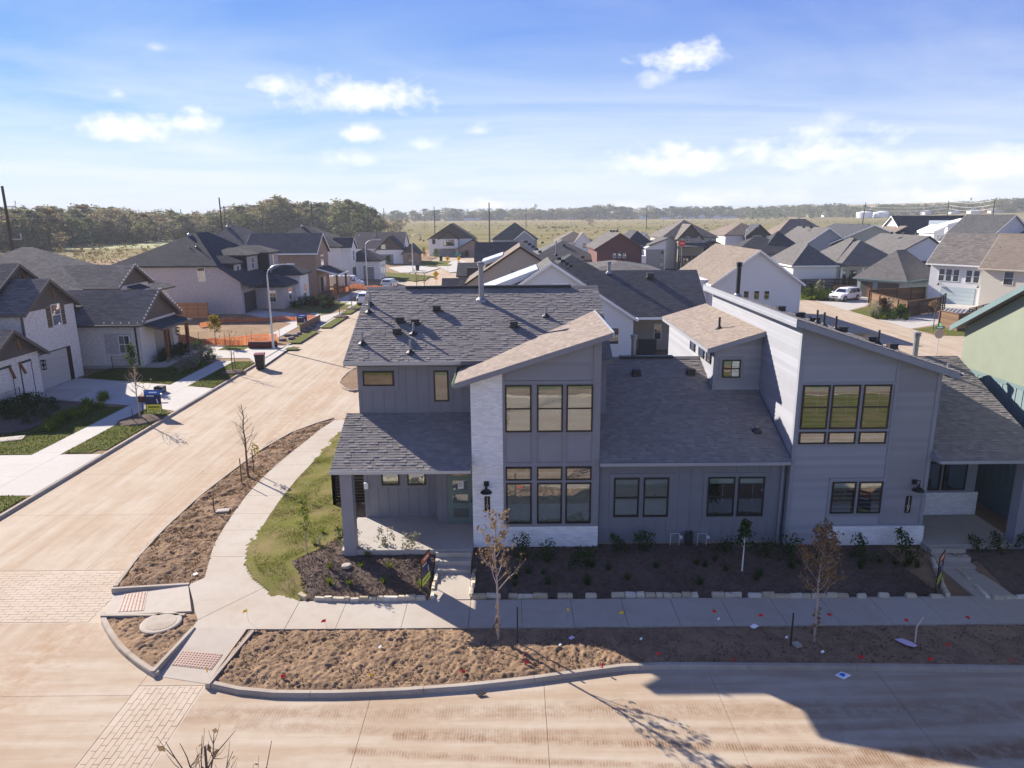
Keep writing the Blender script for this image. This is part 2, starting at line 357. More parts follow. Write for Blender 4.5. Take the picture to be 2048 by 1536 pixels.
def road_mat():
    t, col, c = m_conc('dusty concrete road', (.425, .355, .275), (.35, .26, .178), .65)
    p = t.sep(t.obj); x, y = p[0], p[1]
    # mud dragged along the two streets
    front = t.math('LESS_THAN', y, 18.5)
    sx = t.noise(1, 6, .6, t.comb(t.math('MULTIPLY', x, .22), t.math('MULTIPLY', y, 2.6)))
    sy = t.noise(1, 6, .6, t.comb(t.math('MULTIPLY', x, 2.0), t.math('MULTIPLY', y, .16), 5.0))
    s = t.math('ADD', t.math('MULTIPLY', sx, front), t.math('MULTIPLY', sy, t.math('SUBTRACT', 1.0, front)))
    col = t.mix(t.ramp(s, [(.46, 0.0), (.66, .62)]), col, (.30, .21, .135))
    col = t.mix(t.ramp(s, [(.30, .45), (.44, 0.0)]), col, (.455, .40, .335))
    brk = t.noise(3.5, 5, .65)
    tre = t.n('ShaderNodeTexWave', wave_type='BANDS', bands_direction='X'); tre.inputs['Scale'].default_value = 4.2; tre.inputs['Distortion'].default_value = 2.0; t.L(t.obj, tre.inputs['Vector'])
    for (a, b, cc, x0, x1, w, k) in ((15.75, 0, .0, -9, 60, .32, .5), (15.0, -.02, .004, -7, 60, .16, .45), (14.75, -.055, 0, -3, 12, .15, .8), (14.1, -.075, .002, -4, 14, .12, .6), (13.2, .05, -.002, -9, 4, .2, .35), (12.6, .22, -.006, 4, 14, .26, .7), (11.6, .28, -.004, 4, 15, .2, .6)):
        cy = t.math('ADD', a, t.math('ADD', t.math('MULTIPLY', x, b), t.math('MULTIPLY', t.math('MULTIPLY', x, x), cc)))
        d = t.math('DIVIDE', t.math('ABSOLUTE', t.math('SUBTRACT', y, cy)), w)
        m = t.math('SUBTRACT', 1.35, d, True)
        m = t.math('MULTIPLY', m, t.math('MULTIPLY', t.math('GREATER_THAN', x, x0), t.math('LESS_THAN', x, x1)))
        m = t.math('MULTIPLY', t.math('MULTIPLY', m, t.ramp(brk, [(.35, .15), (.6, 1.0)])), t.math('ADD', .45, t.math('MULTIPLY', tre.outputs['Fac'], .55)))
        col = t.mix(t.math('MULTIPLY', m, min(1.0, k * 1.35)), col, (.19, .11, .06))
    # dirt settled along the gutters
    for gx in (-13.75,):
        d = t.math('SUBTRACT', 1.0, t.math('MULTIPLY', t.math('ABSOLUTE', t.math('SUBTRACT', x, gx)), .55), True)
        col = t.mix(t.math('MULTIPLY', t.math('MULTIPLY', d, .6), t.ramp(brk, [(.4, 0.0), (.65, 1.0)])), col, (.29, .165, .085))
    return t.done(col, .92, t.bump(c, .3, .006), .2)
M['road'] = road_mat()
def soil_mat(name, a, b, c, sc=1.0):
    t = NT(name); n = t.noise(3 * sc, 6, .65); g = t.noise(22 * sc, 5, .7); big = t.noise(.5, 4)
    col = t.mix(t.ramp(n, [(.35, 0.0), (.65, 1.0)]), a, b); col = t.mix(t.ramp(g, [(.5, 0.0), (.72, .7)]), col, c)
    col = t.mix(t.ramp(big, [(.45, 0.0), (.7, .5)]), col, tuple(min(1, v * 1.35) for v in a))
    return t.done(col, 1.0, t.bump(g, .9, .03), .05)
M['soil'] = soil_mat('bare clay soil', (.27, .185, .118), (.18, .12, .077), (.09, .056, .037))
M['straw'] = soil_mat('dead sod and clods', (.235, .16, .105), (.145, .096, .066), (.34, .25, .165))
M['mulch'] = soil_mat('dark shredded mulch', (.14, .105, .085), (.082, .062, .052), (.22, .165, .13), 1.6)
M['lot'] = soil_mat('graded lot soil', (.26, .185, .115), (.20, .135, .085), (.14, .095, .06))
def grass_mat(name, a, b, dry, amt=.5):
    t = NT(name); n = t.noise(.7, 5, .6); g = t.noise(9, 6, .75); f = t.noise(60, 3, .7)
    col = t.mix(g, a, b); col = t.mix(t.math('MULTIPLY', t.ramp(n, [(.42, 0.0), (.66, 1.0)]), amt), col, dry)
    col = t.mix(t.math('MULTIPLY', f, .5), col, tuple(v * .4 for v in a))
    return t.done(col, 1.0, t.bump(f, .8, .04), .05)
M['grass'] = grass_mat('fresh sod lawn', (.125, .135, .03), (.185, .18, .05), (.27, .205, .11), .85)
M['grass2'] = grass_mat('green lawn', (.085, .105, .024), (.145, .16, .04), (.20, .155, .075), .45)
def field_mat():
    t = NT('dry grass field'); p = t.sep(t.obj)
    n = t.noise(.012, 6, .6); m = t.noise(.10, 6, .7); st = t.noise(1, 5, .6, t.comb(t.math('MULTIPLY', p[0], .004), t.math('MULTIPLY', p[1], .02)))
    col = t.mix(t.ramp(n, [(.38, 0.0), (.62, 1.0)]), (.15, .145, .05), (.215, .18, .075))
    col = t.mix(t.ramp(st, [(.45, 0.0), (.6, .8)]), col, (.285, .225, .125)); col = t.mix(t.ramp(m, [(.5, 0.0), (.66, .6)]), col, (.075, .078, .036))
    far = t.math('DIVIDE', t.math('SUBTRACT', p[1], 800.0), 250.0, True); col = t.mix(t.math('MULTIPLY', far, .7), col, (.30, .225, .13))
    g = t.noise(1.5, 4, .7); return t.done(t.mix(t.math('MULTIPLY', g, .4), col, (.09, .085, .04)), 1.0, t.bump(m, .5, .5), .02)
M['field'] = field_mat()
def sheet(name, pts, z, mat, kind='structure'):
    b = MB(); b.poly([(p[0], p[1], z if len(p) < 3 or z is not None else p[2]) for p in pts]); o = b.build(name, mat); o['kind'] = kind; return o
R8 = 9000
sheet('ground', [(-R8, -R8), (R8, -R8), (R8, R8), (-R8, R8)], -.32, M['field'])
sheet('road_bed', [(-22.5, -40), (140, -40), (140, 45), (-22.5, 45)], -.148, M['lot'])
# ---- road: cast slabs with open joints
road = thing('road', None, None); road['kind'] = 'structure'
def slabs(x0, x1, y0, y1, nx, ny, parent, z, mat, gap=.012, th=.05, name='slab'):
    for i in range(nx):
        for j in range(ny):
            a0 = x0 + (x1 - x0) * i / nx; a1 = x0 + (x1 - x0) * (i + 1) / nx; b0 = y0 + (y1 - y0) * j / ny; b1 = y0 + (y1 - y0) * (j + 1) / ny
            MB().box(a0 + gap / 2, a1 - gap / 2, b0 + gap / 2, b1 - gap / 2, z - th, z).build(name, mat, parent)
RZ = -.13
slabs(-8.4, 46.8, 8.2, 17.9, 12, 2, road, RZ, M['road'])
slabs(-8.4, 46.8, -30, 8.2, 3, 2, road, RZ, M['road'])
slabs(-21.9, -10.2, 13.0, 20.0, 2, 2, road, RZ, M['road'])
slabs(-21.9, -10.2, -30, 13.0, 2, 2, road, RZ, M['road'])
slabs(-80, -21.9, -30, 13.0, 4, 2, road, RZ, M['road'])
slabs(-10.2, -8.4, -30, 8.2, 1, 2, road, RZ, M['road'])
slabs(-10.2, -8.4, 16.9, 20.0, 1, 1, road, RZ, M['road'])
slabs(-21.9, -9.0, 23.4, 62.4, 2, 8, road, RZ, M['road'])
slabs(-21.9, -9.5, 62.4, 250, 1, 12, road, RZ, M['road'])
slabs(-9.0, 24, 40, 62.4, 4, 2, road, RZ, M['road'])
# ---- paver crossings: bricks laid lengthwise along each crossing
M['paver'] = fin(m_conc('dusty tan paver', (.46, .385, .305), (.385, .29, .20), .7))
def pavers(x0, x1, y0, y1, along, L=.42, Wd=.155):
    out = []; nrow = int(round(((x1 - x0) if along == 'y' else (y1 - y0)) / Wd))
    for r in range(nrow):
        s = (y0 if along == 'y' else x0) - (r % 2) * L * .5 - random.random() * .05; e = y1 if along == 'y' else x1; a = (x0 if along == 'y' else y0) + r * Wd
        while s < e - .05:
            lo = max(s, y0 if along == 'y' else x0); hi = min(s + L, e); z = RZ + random.uniform(-.003, .003)
            if hi - lo > .06:
                out.append((a + .006, a + Wd - .006, lo + .006, hi - .006, z) if along == 'y' else (lo + .006, hi - .006, a + .006, a + Wd - .006, z))
            s += L
    return out
PV = pavers(-10.15, -8.42, 8.2, 16.88, 'y') + pavers(-21.6, -13.4, 20.05, 23.35, 'x')
PV.sort(key=lambda q: math.hypot(q[0] - 0, q[2]))
rest = MB()
for i, q in enumerate(PV):
    if i < 300: MB().box(q[0], q[1], q[2], q[3], RZ - .05, q[4]).build('paver_brick', M['paver'], road)
    else: rest.box(q[0], q[1], q[2], q[3], RZ - .05, q[4])
rest.build('paver_bricks', M['paver'], road, kind='stuff')
sheet('paver_bed', [(-22, 8), (-8.3, 8), (-8.3, 23.5), (-22, 23.5)], RZ - .007, M['paver'])
# ---- height of the front yards
def sstep(a, b, v): t = max(0, min(1, (v - a) / (b - a))); return t * t * (3 - 2 * t)
def yardz(x, y):
    if y < 23.0 and (-2.86 < x < -1.32 or 14.96 < x < 16.44): return -.04
    return .33 * sstep(20.9, 23.7, y) * sstep(-10.6, -6.5, x) - .015
def edged(poly, x, y):
    m = 9.0
    for (ax, ay), (bx, by) in zip(poly, poly[1:] + poly[:1]):
        ex, ey = bx - ax, by - ay; t = max(0, min(1, ((x - ax) * ex + (y - ay) * ey) / (ex * ex + ey * ey + 1e-9))); m = min(m, math.hypot(x - ax - ex * t, y - ay - ey * t))
    return m
def terrain(name, poly, step, hf, mat, kind='structure', smooth=True, fade=0):
    xs = [p[0] for p in poly]; ys = [p[1] for p in poly]; nx = int((max(xs) - min(xs)) / step) + 2; ny = int((max(ys) - min(ys)) / step) + 2
    idx = {}; V = []; Fq = []
    ins = [[inside((min(xs) + (i + .5) * step, min(ys) + (j + .5) * step), poly) for j in range(ny)] for i in range(nx)]
    def vid(i, j):
        k = (i, j)
        if k not in idx:
            x, y = min(xs) + i * step, min(ys) + j * step; idx[k] = len(V); V.append((x, y, hf(x, y) if not fade else -.075 + (hf(x, y) + .075) * (.15 + .85 * min(1, edged(poly, x, y) / fade))))
        return idx[k]
    for i in range(nx):
        for j in range(ny):
            if ins[i][j]: Fq.append((vid(i, j), vid(i + 1, j), vid(i + 1, j + 1), vid(i, j + 1)))
    o = link(name, np_mesh(name, np.array(V), np.array(Fq), mat, smooth)); o['kind'] = kind; return o
def clods(x, y, a=.05, f=2.2):
    n = mnoise.noise((x * f, y * f, 1.3)); m = mnoise.noise((x * f * 3.1, y * f * 3.1, 7.7)); k = mnoise.noise((x * 14, y * 14, 3.1))
    w = mnoise.noise((x * 1.9, y * 1.9, 9)); q = mnoise.noise((x * 6.3 + 2 * w, y * 6.3 - 2 * w, 5.5)); q2 = mnoise.noise((x * 21, y * 21, 8.5)); return a * (.55 * n + .4 * abs(m) + .3 * k + (.5 + .6 * w) * max(0, q) - .45 * max(0, -q - .1) + .28 * q2)
# ---- kerbs: open joints every three metres
def kerb(pts, closed=False, w=.17, top=.0, foot=RZ - .02, seg=3.0, side=1):
    P = [Vector((p[0], p[1], 0)) for p in pts]; b = MB()
    L = [0]
    for i in range(1, len(P)): L.append(L[-1] + (P[i] - P[i - 1]).length)
    def at(s):
        for i in range(1, len(P)):
            if s <= L[i] + 1e-9:
                t = (s - L[i - 1]) / max(1e-9, L[i] - L[i - 1]); return P[i - 1].lerp(P[i], t)
        return P[-1]
    def nrm(s):
        d = (at(min(L[-1], s + .25)) - at(max(0, s - .25))).normalized(); return Vector((-d.y, d.x, 0)) * side
    s = 0.0
    while s < L[-1] - .05:
        e = min(s + seg, L[-1]); n = max(2, int((e - s) / .5) + 1); ss = [s + .006 + (e - s - .012) * k / (n - 1) for k in range(n)]
        base = len(b.v)
        for q in ss:
            p, nn = at(q), nrm(q); zt = top
            for off, z in ((0, foot), (.02, zt - .03), (.045, zt), (w, zt), (w, foot)): v = p + nn * off; b.v.append((v.x, v.y, z))
        for k in range(n - 1):
            for c in range(4): i0 = base + k * 5 + c; b.f.append((i0, i0 + 1, i0 + 6, i0 + 5))
        b.f.append(tuple(base + c for c in range(4, -1, -1))); b.f.append(tuple(base + (n - 1) * 5 + c for c in range(5)))
        s = e
    return structure('kerb', b, M['kerb'])
K_FRONT = [(-8.35, 16.8), (-7.4, 16.5), (-6.32, 16.34), (-4.7, 16.32), (-3.04, 16.4), (-1.2, 16.58), (.29, 16.82), (1.8, 17.12), (3.0, 17.36), (4.2, 17.42), (7, 17.35), (11, 17.25), (13.8, 17.15), (60, 17.15)]
kerb(K_FRONT)
K_LEFT = [(-11.2, 42.6), (-12.0, 41.5), (-13.0, 39.6), (-13.65, 36.8), (-14.0, 33.5), (-14.28, 30), (-14.25, 26.5), (-14.05, 24), (-13.72, 22.05)]
kerb(K_LEFT)
K_TRI = [(-13.2, 20.35), (-12.95, 19.95), (-12.41, 19.3), (-11.7, 18.55), (-11.0, 17.95), (-10.45, 17.55), (-9.95, 17.22)]
kerb(K_TRI)
for pts in ([(-8.35, 16.75), (-8.02, 19.3)], [(-9.72, 19.45), (-9.93, 17.3)], [(-13.05, 20.28), (-10.4, 20.28)], [(-11.1, 22.02), (-13.6, 21.75)]):
    kerb(pts, w=.15, top=.035, side=-1 if pts[0][0] in (-8.35, -13.05) else -1)
K_L0 = [(-21.6, 130), (-21.6, 15), (-23, 12.2), (-26, 10.9), (-60, 10.9)]
kerb([(-21.62, 250), (-21.62, 20.5), (-22.2, 17.5), (-23.6, 15.6), (-26, 14.4), (-70, 14.0)], side=-1)
kk = [gp(712, 731), gp(692, 744), gp(679, 757), gp(675, 765), gp(684, 774), gp(700, 781)]
kerb([(p.x, p.y) for p in [gp(735, 660), gp(716, 712)] + kk] + [(-6, 52.2), (22, 52.2)], side=1)
# ---- front walk: one slab per joint
walk = thing('sidewalk', None, None); walk['kind'] = 'structure'
xs = [-7.0, -5.45, -3.45, -1.4, .25, 1.85, 3.5, 5.1, 6.75, 8.35, 10.0, 11.6, 13.25] + [14.85 + 1.6 * i for i in range(14)]
for a, b in zip(xs, xs[1:]): MB().box(a + .007, b - .007, 19.36, 20.96, -.09, 0).build('walk_slab', M['conc'], walk)
Lw = [(-11.67, 26.4), (-11.85, 28), (-12.0, 30), (-12.04, 32), (-11.95, 34), (-11.75, 36), (-11.5, 38), (-11.3, 40), (-10.9, 42)]
Rw = [(-10.15, 26.4), (-10.26, 28), (-10.33, 30), (-10.32, 32), (-10.2, 34), (-10.05, 36), (-9.93, 38), (-9.8, 40), (-9.4, 42)]
for i in range(len(Lw) - 1):
    a, b, c, d = Lw[i], Rw[i], Rw[i + 1], Lw[i + 1]
    MB().prism([(a[0], a[1] + .007, -.09), (b[0], b[1] + .007, -.09), (c[0], c[1] - .007, -.09), (d[0], d[1] - .007, -.09)], (0, 0, .09)).build('walk_slab', M['conc'], walk)
for pl in ([(-7.01, 19.36), (-7.01, 20.96), (-7.82, 21.5), (-8.35, 22.0), (-9.87, 19.9), (-9.86, 19.45), (-8.13, 19.38)],
           [(-8.36, 22.02), (-8.9, 22.65), (-9.42, 23.5), (-9.62, 24.1), (-11.22, 24.15), (-10.95, 23.2), (-10.77, 22.57), (-11.12, 22.1), (-10.6, 21.2), (-10.2, 20.45), (-9.88, 19.92)],
           [(-9.63, 24.12), (-9.95, 25.2), (-10.15, 26.39), (-11.67, 26.39), (-11.5, 25.2), (-11.23, 24.17)]):
    MB().prism([(p[0], p[1], -.09) for p in pl][::-1], (0, 0, .09)).build('walk_slab', M['conc'], walk)
def ramp(q, q2):        # kerb ramp: falls from q[0],q[1] to q[2],q[3]
    b = MB(); v = [(*q[0], 0), (*q[1], 0), (*q[2], RZ + .008), (*q[3], RZ + .008)]
    b.add(v + [(x, y, -.2) for x, y, z in v], [(0, 1, 2, 3), (0, 4, 5, 1), (1, 5, 6, 2), (2, 6, 7, 3), (3, 7, 4, 0)]); b.build('kerb_ramp', M['conc'], walk)
    A, B, C, D = [Vector(p) for p in v]; dm = MB()
    for t0, t1 in (q2,):
        pa, pb, pc, pd = A.lerp(D, t0), B.lerp(C, t0), B.lerp(C, t1), A.lerp(D, t1); u = Vector((0, 0, .012))
        dm.prism([pa.lerp(pb, .1), pb.lerp(pa, .1), pc.lerp(pd, .1), pd.lerp(pc, .1)], u)
        for i in range(14):
            for j in range(7):
                f, g = .13 + .74 * i / 13, (j + .5) / 7
                c = pa.lerp(pb, f).lerp(pd.lerp(pc, f), g) + u; dm.lathe(c, [(.03, 0), (.018, .011)], 6)
    dm.build('tactile_paving', M['tactile'], walk)
M['tactile'] = m_paint('faded red tactile paving', (.27, .165, .13), .3)
ramp([(-9.8, 19.47), (-8.16, 19.38), (-8.38, 16.95), (-9.88, 17.3)], (.5, .78))
ramp([(-11.12, 22.05), (-10.3, 20.42), (-13.12, 20.42), (-13.55, 21.85)], (.55, .85))
# ---- bare soil verges
terrain('soil', [(-8.2, 19.5), (60, 19.5), (60, 17.2), (13.8, 17.2), (4.2, 17.48), (3.0, 17.42), (.29, 16.9), (-3.0, 16.48), (-6.3, 16.42), (-8.28, 16.9)], .045, lambda x, y: -.03 + clods(x, y, .105 if x < 3 else .07, 1.7), M['soil'], smooth=False, fade=.3)
terrain('soil', [(-9.9, 20.35), (-13.1, 20.35), (-12.85, 19.95), (-12.35, 19.4), (-11.0, 18.05), (-9.98, 17.35), (-9.8, 19.5)], .045, lambda x, y: -.03 + clods(x, y, .10, 2.0), M['soil'], smooth=False, fade=.3)
terrain('soil', [(-11.0, 42.4), (-11.9, 41.4), (-12.95, 39.5), (-13.6, 36.8), (-13.95, 33.5), (-14.22, 30), (-14.2, 26.5), (-14.0, 24), (-13.65, 22.0), (-11.0, 22.05), (-10.6, 22.6), (-11.5, 26.4), (-11.85, 31), (-11.6, 36), (-11.1, 40), (-10.7, 42.2)], .06, lambda x, y: -.03 + clods(x, y, .13, 1.9), M['straw'], smooth=False, fade=.3)
kp = [gp(712, 731), gp(692, 744), gp(679, 757), gp(675, 765), gp(684, 774), gp(700, 781)]
terrain('soil', [(p.x + .15, p.y) for p in [gp(735, 660), gp(716, 712)] + kp] + [(-6, 52.4), (-6, 70)], .25, lambda x, y: -.02 + clods(x, y, .06), M['straw'], smooth=False)
# ---- the block behind: soil under the lots
terrain('yard', [(-9.3, 21.0), (60, 21.0), (60, 42.5), (-10.5, 42.5), (-10.2, 30)], .6, lambda x, y: yardz(x, y) - .05, M['lot'])
P = lambda *q: [(gp(a, b, .1).x, gp(a, b, .1).y) for a, b in q]
LAWN = [(-7.1, 20.8), (-8.0, 21.3), (-9.1, 22.5), (-9.7, 23.5), (-10.25, 25.2), (-10.45, 27), (-10.6, 31), (-10.45, 35), (-10.1, 39.5), (-7.6, 39.5), (-6.7, 30), (-6.3, 25.4), (-7.2, 24.0), (-7.9, 23.3), (-7.35, 22.4), (-6.9, 21.6)]
MUL1 = [(-6.95, 21.1), (-6.2, 20.98), (-2.85, 21.06), (-2.78, 24.2), (-6.4, 25.6), (-7.25, 24.1), (-7.95, 23.3), (-7.4, 22.4)]
MUL2 = [(-1.4, 21.05), (14.1, 21.05), (13.6, 22.6), (13.5, 24.3), (-1.4, 24.3)]
MUL3 = [(16.2, 21.05), (30, 21.05), (30, 23.9), (15.2, 23.9), (15.3, 22.7)]
for pl in (MUL1, MUL2, MUL3): terrain('mulch_bed', pl, .045, lambda x, y: yardz(x, y) - .01 + clods(x, y, .055, 2.6), M['mulch'], smooth=False)
terrain('lawn', LAWN, .12, lambda x, y: yardz(x, y) + clods(x, y, .025, 1.5), M['grass'])
def blades(name, poly, dens, h, mats, zf, wd=.012, patch=None):
    xs = [p[0] for p in poly]; ys = [p[1] for p in poly]; n = int((max(xs) - min(xs)) * (max(ys) - min(ys)) * dens)
    xy = np.c_[RNG.uniform(min(xs), max(xs), n), RNG.uniform(min(ys), max(ys), n)]
    keep = [i for i in range(n) if inside(xy[i], poly) and (patch is None or patch(*xy[i]) > RNG.random())]; xy = xy[keep]; n = len(xy)
    z = np.array([zf(x, y) for x, y in xy]); a = RNG.uniform(0, 2 * np.pi, n); hh = h * RNG.uniform(.5, 1.2, n); lean = RNG.normal(0, .45, (n, 2)) * hh[:, None]
    ww = wd * RNG.uniform(.7, 1.5, n); dx, dy = np.cos(a) * ww, np.sin(a) * ww
    V = np.empty((n, 3, 3)); V[:, 0] = np.c_[xy[:, 0] - dx, xy[:, 1] - dy, z - .01]; V[:, 1] = np.c_[xy[:, 0] + dx, xy[:, 1] + dy, z - .01]; V[:, 2] = np.c_[xy[:, 0] + lean[:, 0], xy[:, 1] + lean[:, 1], z + hh]
    return link(name, np_mesh(name, V.reshape(-1, 3), np.arange(3 * n).reshape(-1, 3), mats), None, 'stuff')
M['blade'] = m_leaf('grass blade', (.085, .10, .02), (.23, .22, .07)); M['straw_b'] = m_leaf('dead straw', (.16, .10, .05), (.34, .23, .125), trans=.15)
M['chip'] = m_leaf('mulch chip', (.05, .037, .03), (.24, .165, .12), trans=0.0)
blades('grass', LAWN, 900, .055, M['blade'], lambda x, y: yardz(x, y), .01, lambda x, y: 0 if edged(LAWN, x, y) < .27 else .35 + 1.3 * mnoise.noise((x * .8, y * .8, 2)))
for pl in (MUL1, MUL2): blades('mulch_chips', pl, 420, .02, M['chip'], lambda x, y: yardz(x, y) + .015, .02)
blades('straw', [(-11.1, 42.2), (-13.5, 38), (-14.1, 30), (-14.1, 25), (-13.6, 22.1), (-11.0, 22.1), (-11.8, 28), (-11.9, 33)], 260, .05, M['straw_b'], lambda x, y: -.03, .02)
blades('soil_clods', [(-8.1, 19.3), (-8.2, 17), (-5, 16.5), (0, 17), (4, 17.6), (30, 17.4), (30, 19.3)], 90, .03, M['chip'], lambda x, y: -.02, .025)
blades('straw', [(-8.1, 19.3), (-8.2, 17), (-5, 16.5), (0, 17), (4, 17.6), (30, 17.4), (30, 19.3)], 70, .03, M['straw_b'], lambda x, y: -.03, .02)
# ---- entry walk and steps
def steps(x0, x1, y0, yt, parent_name, label):
    t = thing('front_steps', label, 'steps', ((x0 + x1) / 2, y0, 0))
    for i in range(3):
        MB().box(x0, x1, y0 - .02 + .33 * i, yt, -.05 + .165 * i, .165 * (i + 1) - .03).build('step', M['conc'], t)
    return t
steps(-2.78, -1.5, 22.72, 23.85, 'a', 'pale concrete front steps up to the porch with the sage green door')
MB().prism([(-2.75, 20.97, -.08), (-1.42, 20.97, -.08), (-1.5, 22.7, -.08), (-2.78, 22.7, -.08)], (0, 0, .1)).build('walk_slab', M['conc'], walk)
# ---- left verge and lots
sheet('lot', [(-21.7, 20.5), (-22.2, 17.5), (-23.6, 15.6), (-26, 14.4), (-70, 14), (-130, 14), (-130, 110), (-110, 250), (-21.7, 250)], -.03, M['lot'])
sheet('lot', [(-9.5, 52.3), (24, 52.3), (30, 75), (30, 250), (-9.6, 250)], -.02, M['lot'])
# ---------------------------------------------------------------- building helpers
Z = Vector((0, 0, 1))
class Face:         # a wall plane: origin, direction along it, outward normal
    def __init__(s, O, u, n): s.O = Vector(O); s.u = Vector(u).normalized(); s.n = Vector(n).normalized()
    def p(s, a, z, d=0.0): q = s.O + s.u * a + s.n * d; return Vector((q.x, q.y, z))
    def box(s, mb, a0, a1, z0, z1, d0, d1):
        c = [s.p(a, z, d) for d in (d0, d1) for z in (z0, z1) for a in (a0, a1)]
        f = [(0, 1, 3, 2), (4, 6, 7, 5), (0, 4, 5, 1), (2, 3, 7, 6), (0, 2, 6, 4), (1, 5, 7, 3)]
        if s.u.cross(Z).dot(s.n) < 0: f = [q[::-1] for q in f]
        return mb.add(c, f)
def S(Y): return Face((0, Y, 0), (1, 0, 0), (0, -1, 0))
def Wf(X): return Face((X, 0, 0), (0, -1, 0), (-1, 0, 0))
def Ef(X): return Face((X, 0, 0), (0, 1, 0), (1, 0, 0))
def window(par, F, a0, a1, z0, z1, split=.5, blind='blind', frame=None, glass=None, fr=.055, world=True, cross=False, d=0.0, vmull=0):
    fm = MB(); w = fr
    F.box(fm, a0, a1, z0, z0 + w, d, d + .055); F.box(fm, a0, a1, z1 - w, z1, d, d + .055); F.box(fm, a0, a0 + w, z0 + w, z1 - w, d, d + .055); F.box(fm, a1 - w, a1, z0 + w, z1 - w, d, d + .055)
    if split: zm = z0 + (z1 - z0) * split; F.box(fm, a0 + w, a1 - w, zm - w * .45, zm + w * .45, d + .03, d + .052)
    if cross: am = (a0 + a1) / 2; F.box(fm, am - w * .22, am + w * .22, z0 + w, z1 - w, d + .032, d + .048)
    for k in range(vmull): am = a0 + (a1 - a0) * (k + 1) / (vmull + 1); F.box(fm, am - w * .5, am + w * .5, z0 + w, z1 - w, d + .01, d + .053)
    o = fm.build('window', frame or M['bronze'], par, world)
    g = MB(); F.box(g, a0 + w, a1 - w, z0 + w, z1 - w, d + .033, d + .038); g.build('pane', glass or M['glass'], o, world)
    if glass is None:
        r = MB(); F.box(r, a0 + w, a1 - w, z0 + w, z1 - w, d - .005, d + .004); r.build('room_dark', M['room_dark'], o, world)
        if blind == 'blind':
            b = MB(); z = z0 + w + .02
            while z < z1 - w - .03:
                b.add([F.p(a0 + w + .01, z, d + .012), F.p(a1 - w - .01, z, d + .012), F.p(a1 - w - .01, z + .032, d + .024), F.p(a0 + w + .01, z + .032, d + .024)], [(0, 1, 2, 3)]); z += .043
            b.build('blind', M['blind'], o, world)
        elif blind == 'shade':
            b = MB(); F.box(b, a0 + w + .01, a1 - w - .01, z1 - w - .2, z1 - w - .01, d + .012, d + .024); F.box(b, a0 + w + .5 * (a1 - a0), a0 + w + .5 * (a1 - a0) + .012, z0 + w + .5, z1 - w - .2, d + .014, d + .02); b.build('roller_shade', M['shade'], o, world)
    return o
PIECES = {}         # shingles, bricks and planks wait here: the 300 that show largest become parts, the rest one part
def piece(par, key, mb, mo, mi, size=1.0):
    c = Vector(mb.v[0]); PIECES.setdefault((par.name, key), [par, []])[1].append((size / max(1, (c - CAMP).length), mb, mo, mi))
def flush():
    for (pn, key), (par, L) in PIECES.items():
        L.sort(key=lambda q: -q[0]); rest = {}
        for i, (s, mb, mo, mi) in enumerate(L):
            if i < 300: mb.build(key, mo, par)
            else:
                r = rest.setdefault(mi.name, (MB(), mi))[0]; r.add(mb.v, mb.f)
        for r, mi in rest.values(): r.build({'shingle': 'shingles', 'brick': 'bricks', 'plank': 'planks'}.get(key, key + 's'), mi, par, kind='stuff')
    PIECES.clear()
def shingles(par, el, er, rr, rl, mo, mi, ex=.14, wd=.215, th=.014):
    el, er, rr, rl = map(Vector, (el, er, rr, rl)); u = (er - el).normalized(); n = u.cross(rl - el).normalized()
    if n.z < 0: n = -n
    v = n.cross(u).normalized()
    if v.z < 0: v = -v
    to2 = lambda p: ((p - el).dot(u), (p - el).dot(v)); reg = [to2(p) for p in (el, er, rr, rl)]
    area = sum(reg[i][0] * reg[(i + 1) % 4][1] - reg[(i + 1) % 4][0] * reg[i][1] for i in range(4))
    if area < 0: reg = reg[::-1]
    U0, U1 = min(p[0] for p in reg), max(p[0] for p in reg); V1 = max(p[1] for p in reg)
    j = 0; y = -.03
    while y < V1:
        x = U0 - random.random() * wd
        while x < U1:
            w = wd * random.choice((.65, .85, 1, 1, 1.2)); q = clip([(x, y), (x + w - .004, y), (x + w - .004, y + ex + .03), (x, y + ex + .03)], reg if j else [(a, b - .03 if b < .01 else b) for a, b in reg])
            if len(q) >= 3:
                t = th * random.choice((.55, .8, 1, 1.5)); ymin = y
                up = [(a, b, .002 + t * (1 - (b - ymin) / (ex + .03))) for a, b in q]; P3 = [el + u * a + v * b + n * h for a, b, h in up]
                mb = MB(); mb.poly(P3); k = len(P3)
                for a in range(k):      # butt edge
                    b2 = (a + 1) % k
                    if abs(q[a][1] - y) < 1e-4 and abs(q[b2][1] - y) < 1e-4: mb.poly([P3[a] - n * (t + .004), P3[b2] - n * (t + .004), P3[b2], P3[a]])
                piece(par, 'shingle', mb, mo, mi)
            x += w
        y += ex; j += 1
def roofslab(par, el, er, rr, rl, th=.14, mat=None, name='roof_deck', world=True):
    P = [Vector(p) for p in (el, er, rr, rl)]; n = (P[1] - P[0]).cross(P[3] - P[0]).normalized()
    if n.z < 0: n = -n; P = P[::-1]
    return MB().prism([p - n * th for p in P], n * (th - .004)).build(name, mat or M['trim'], par, world)
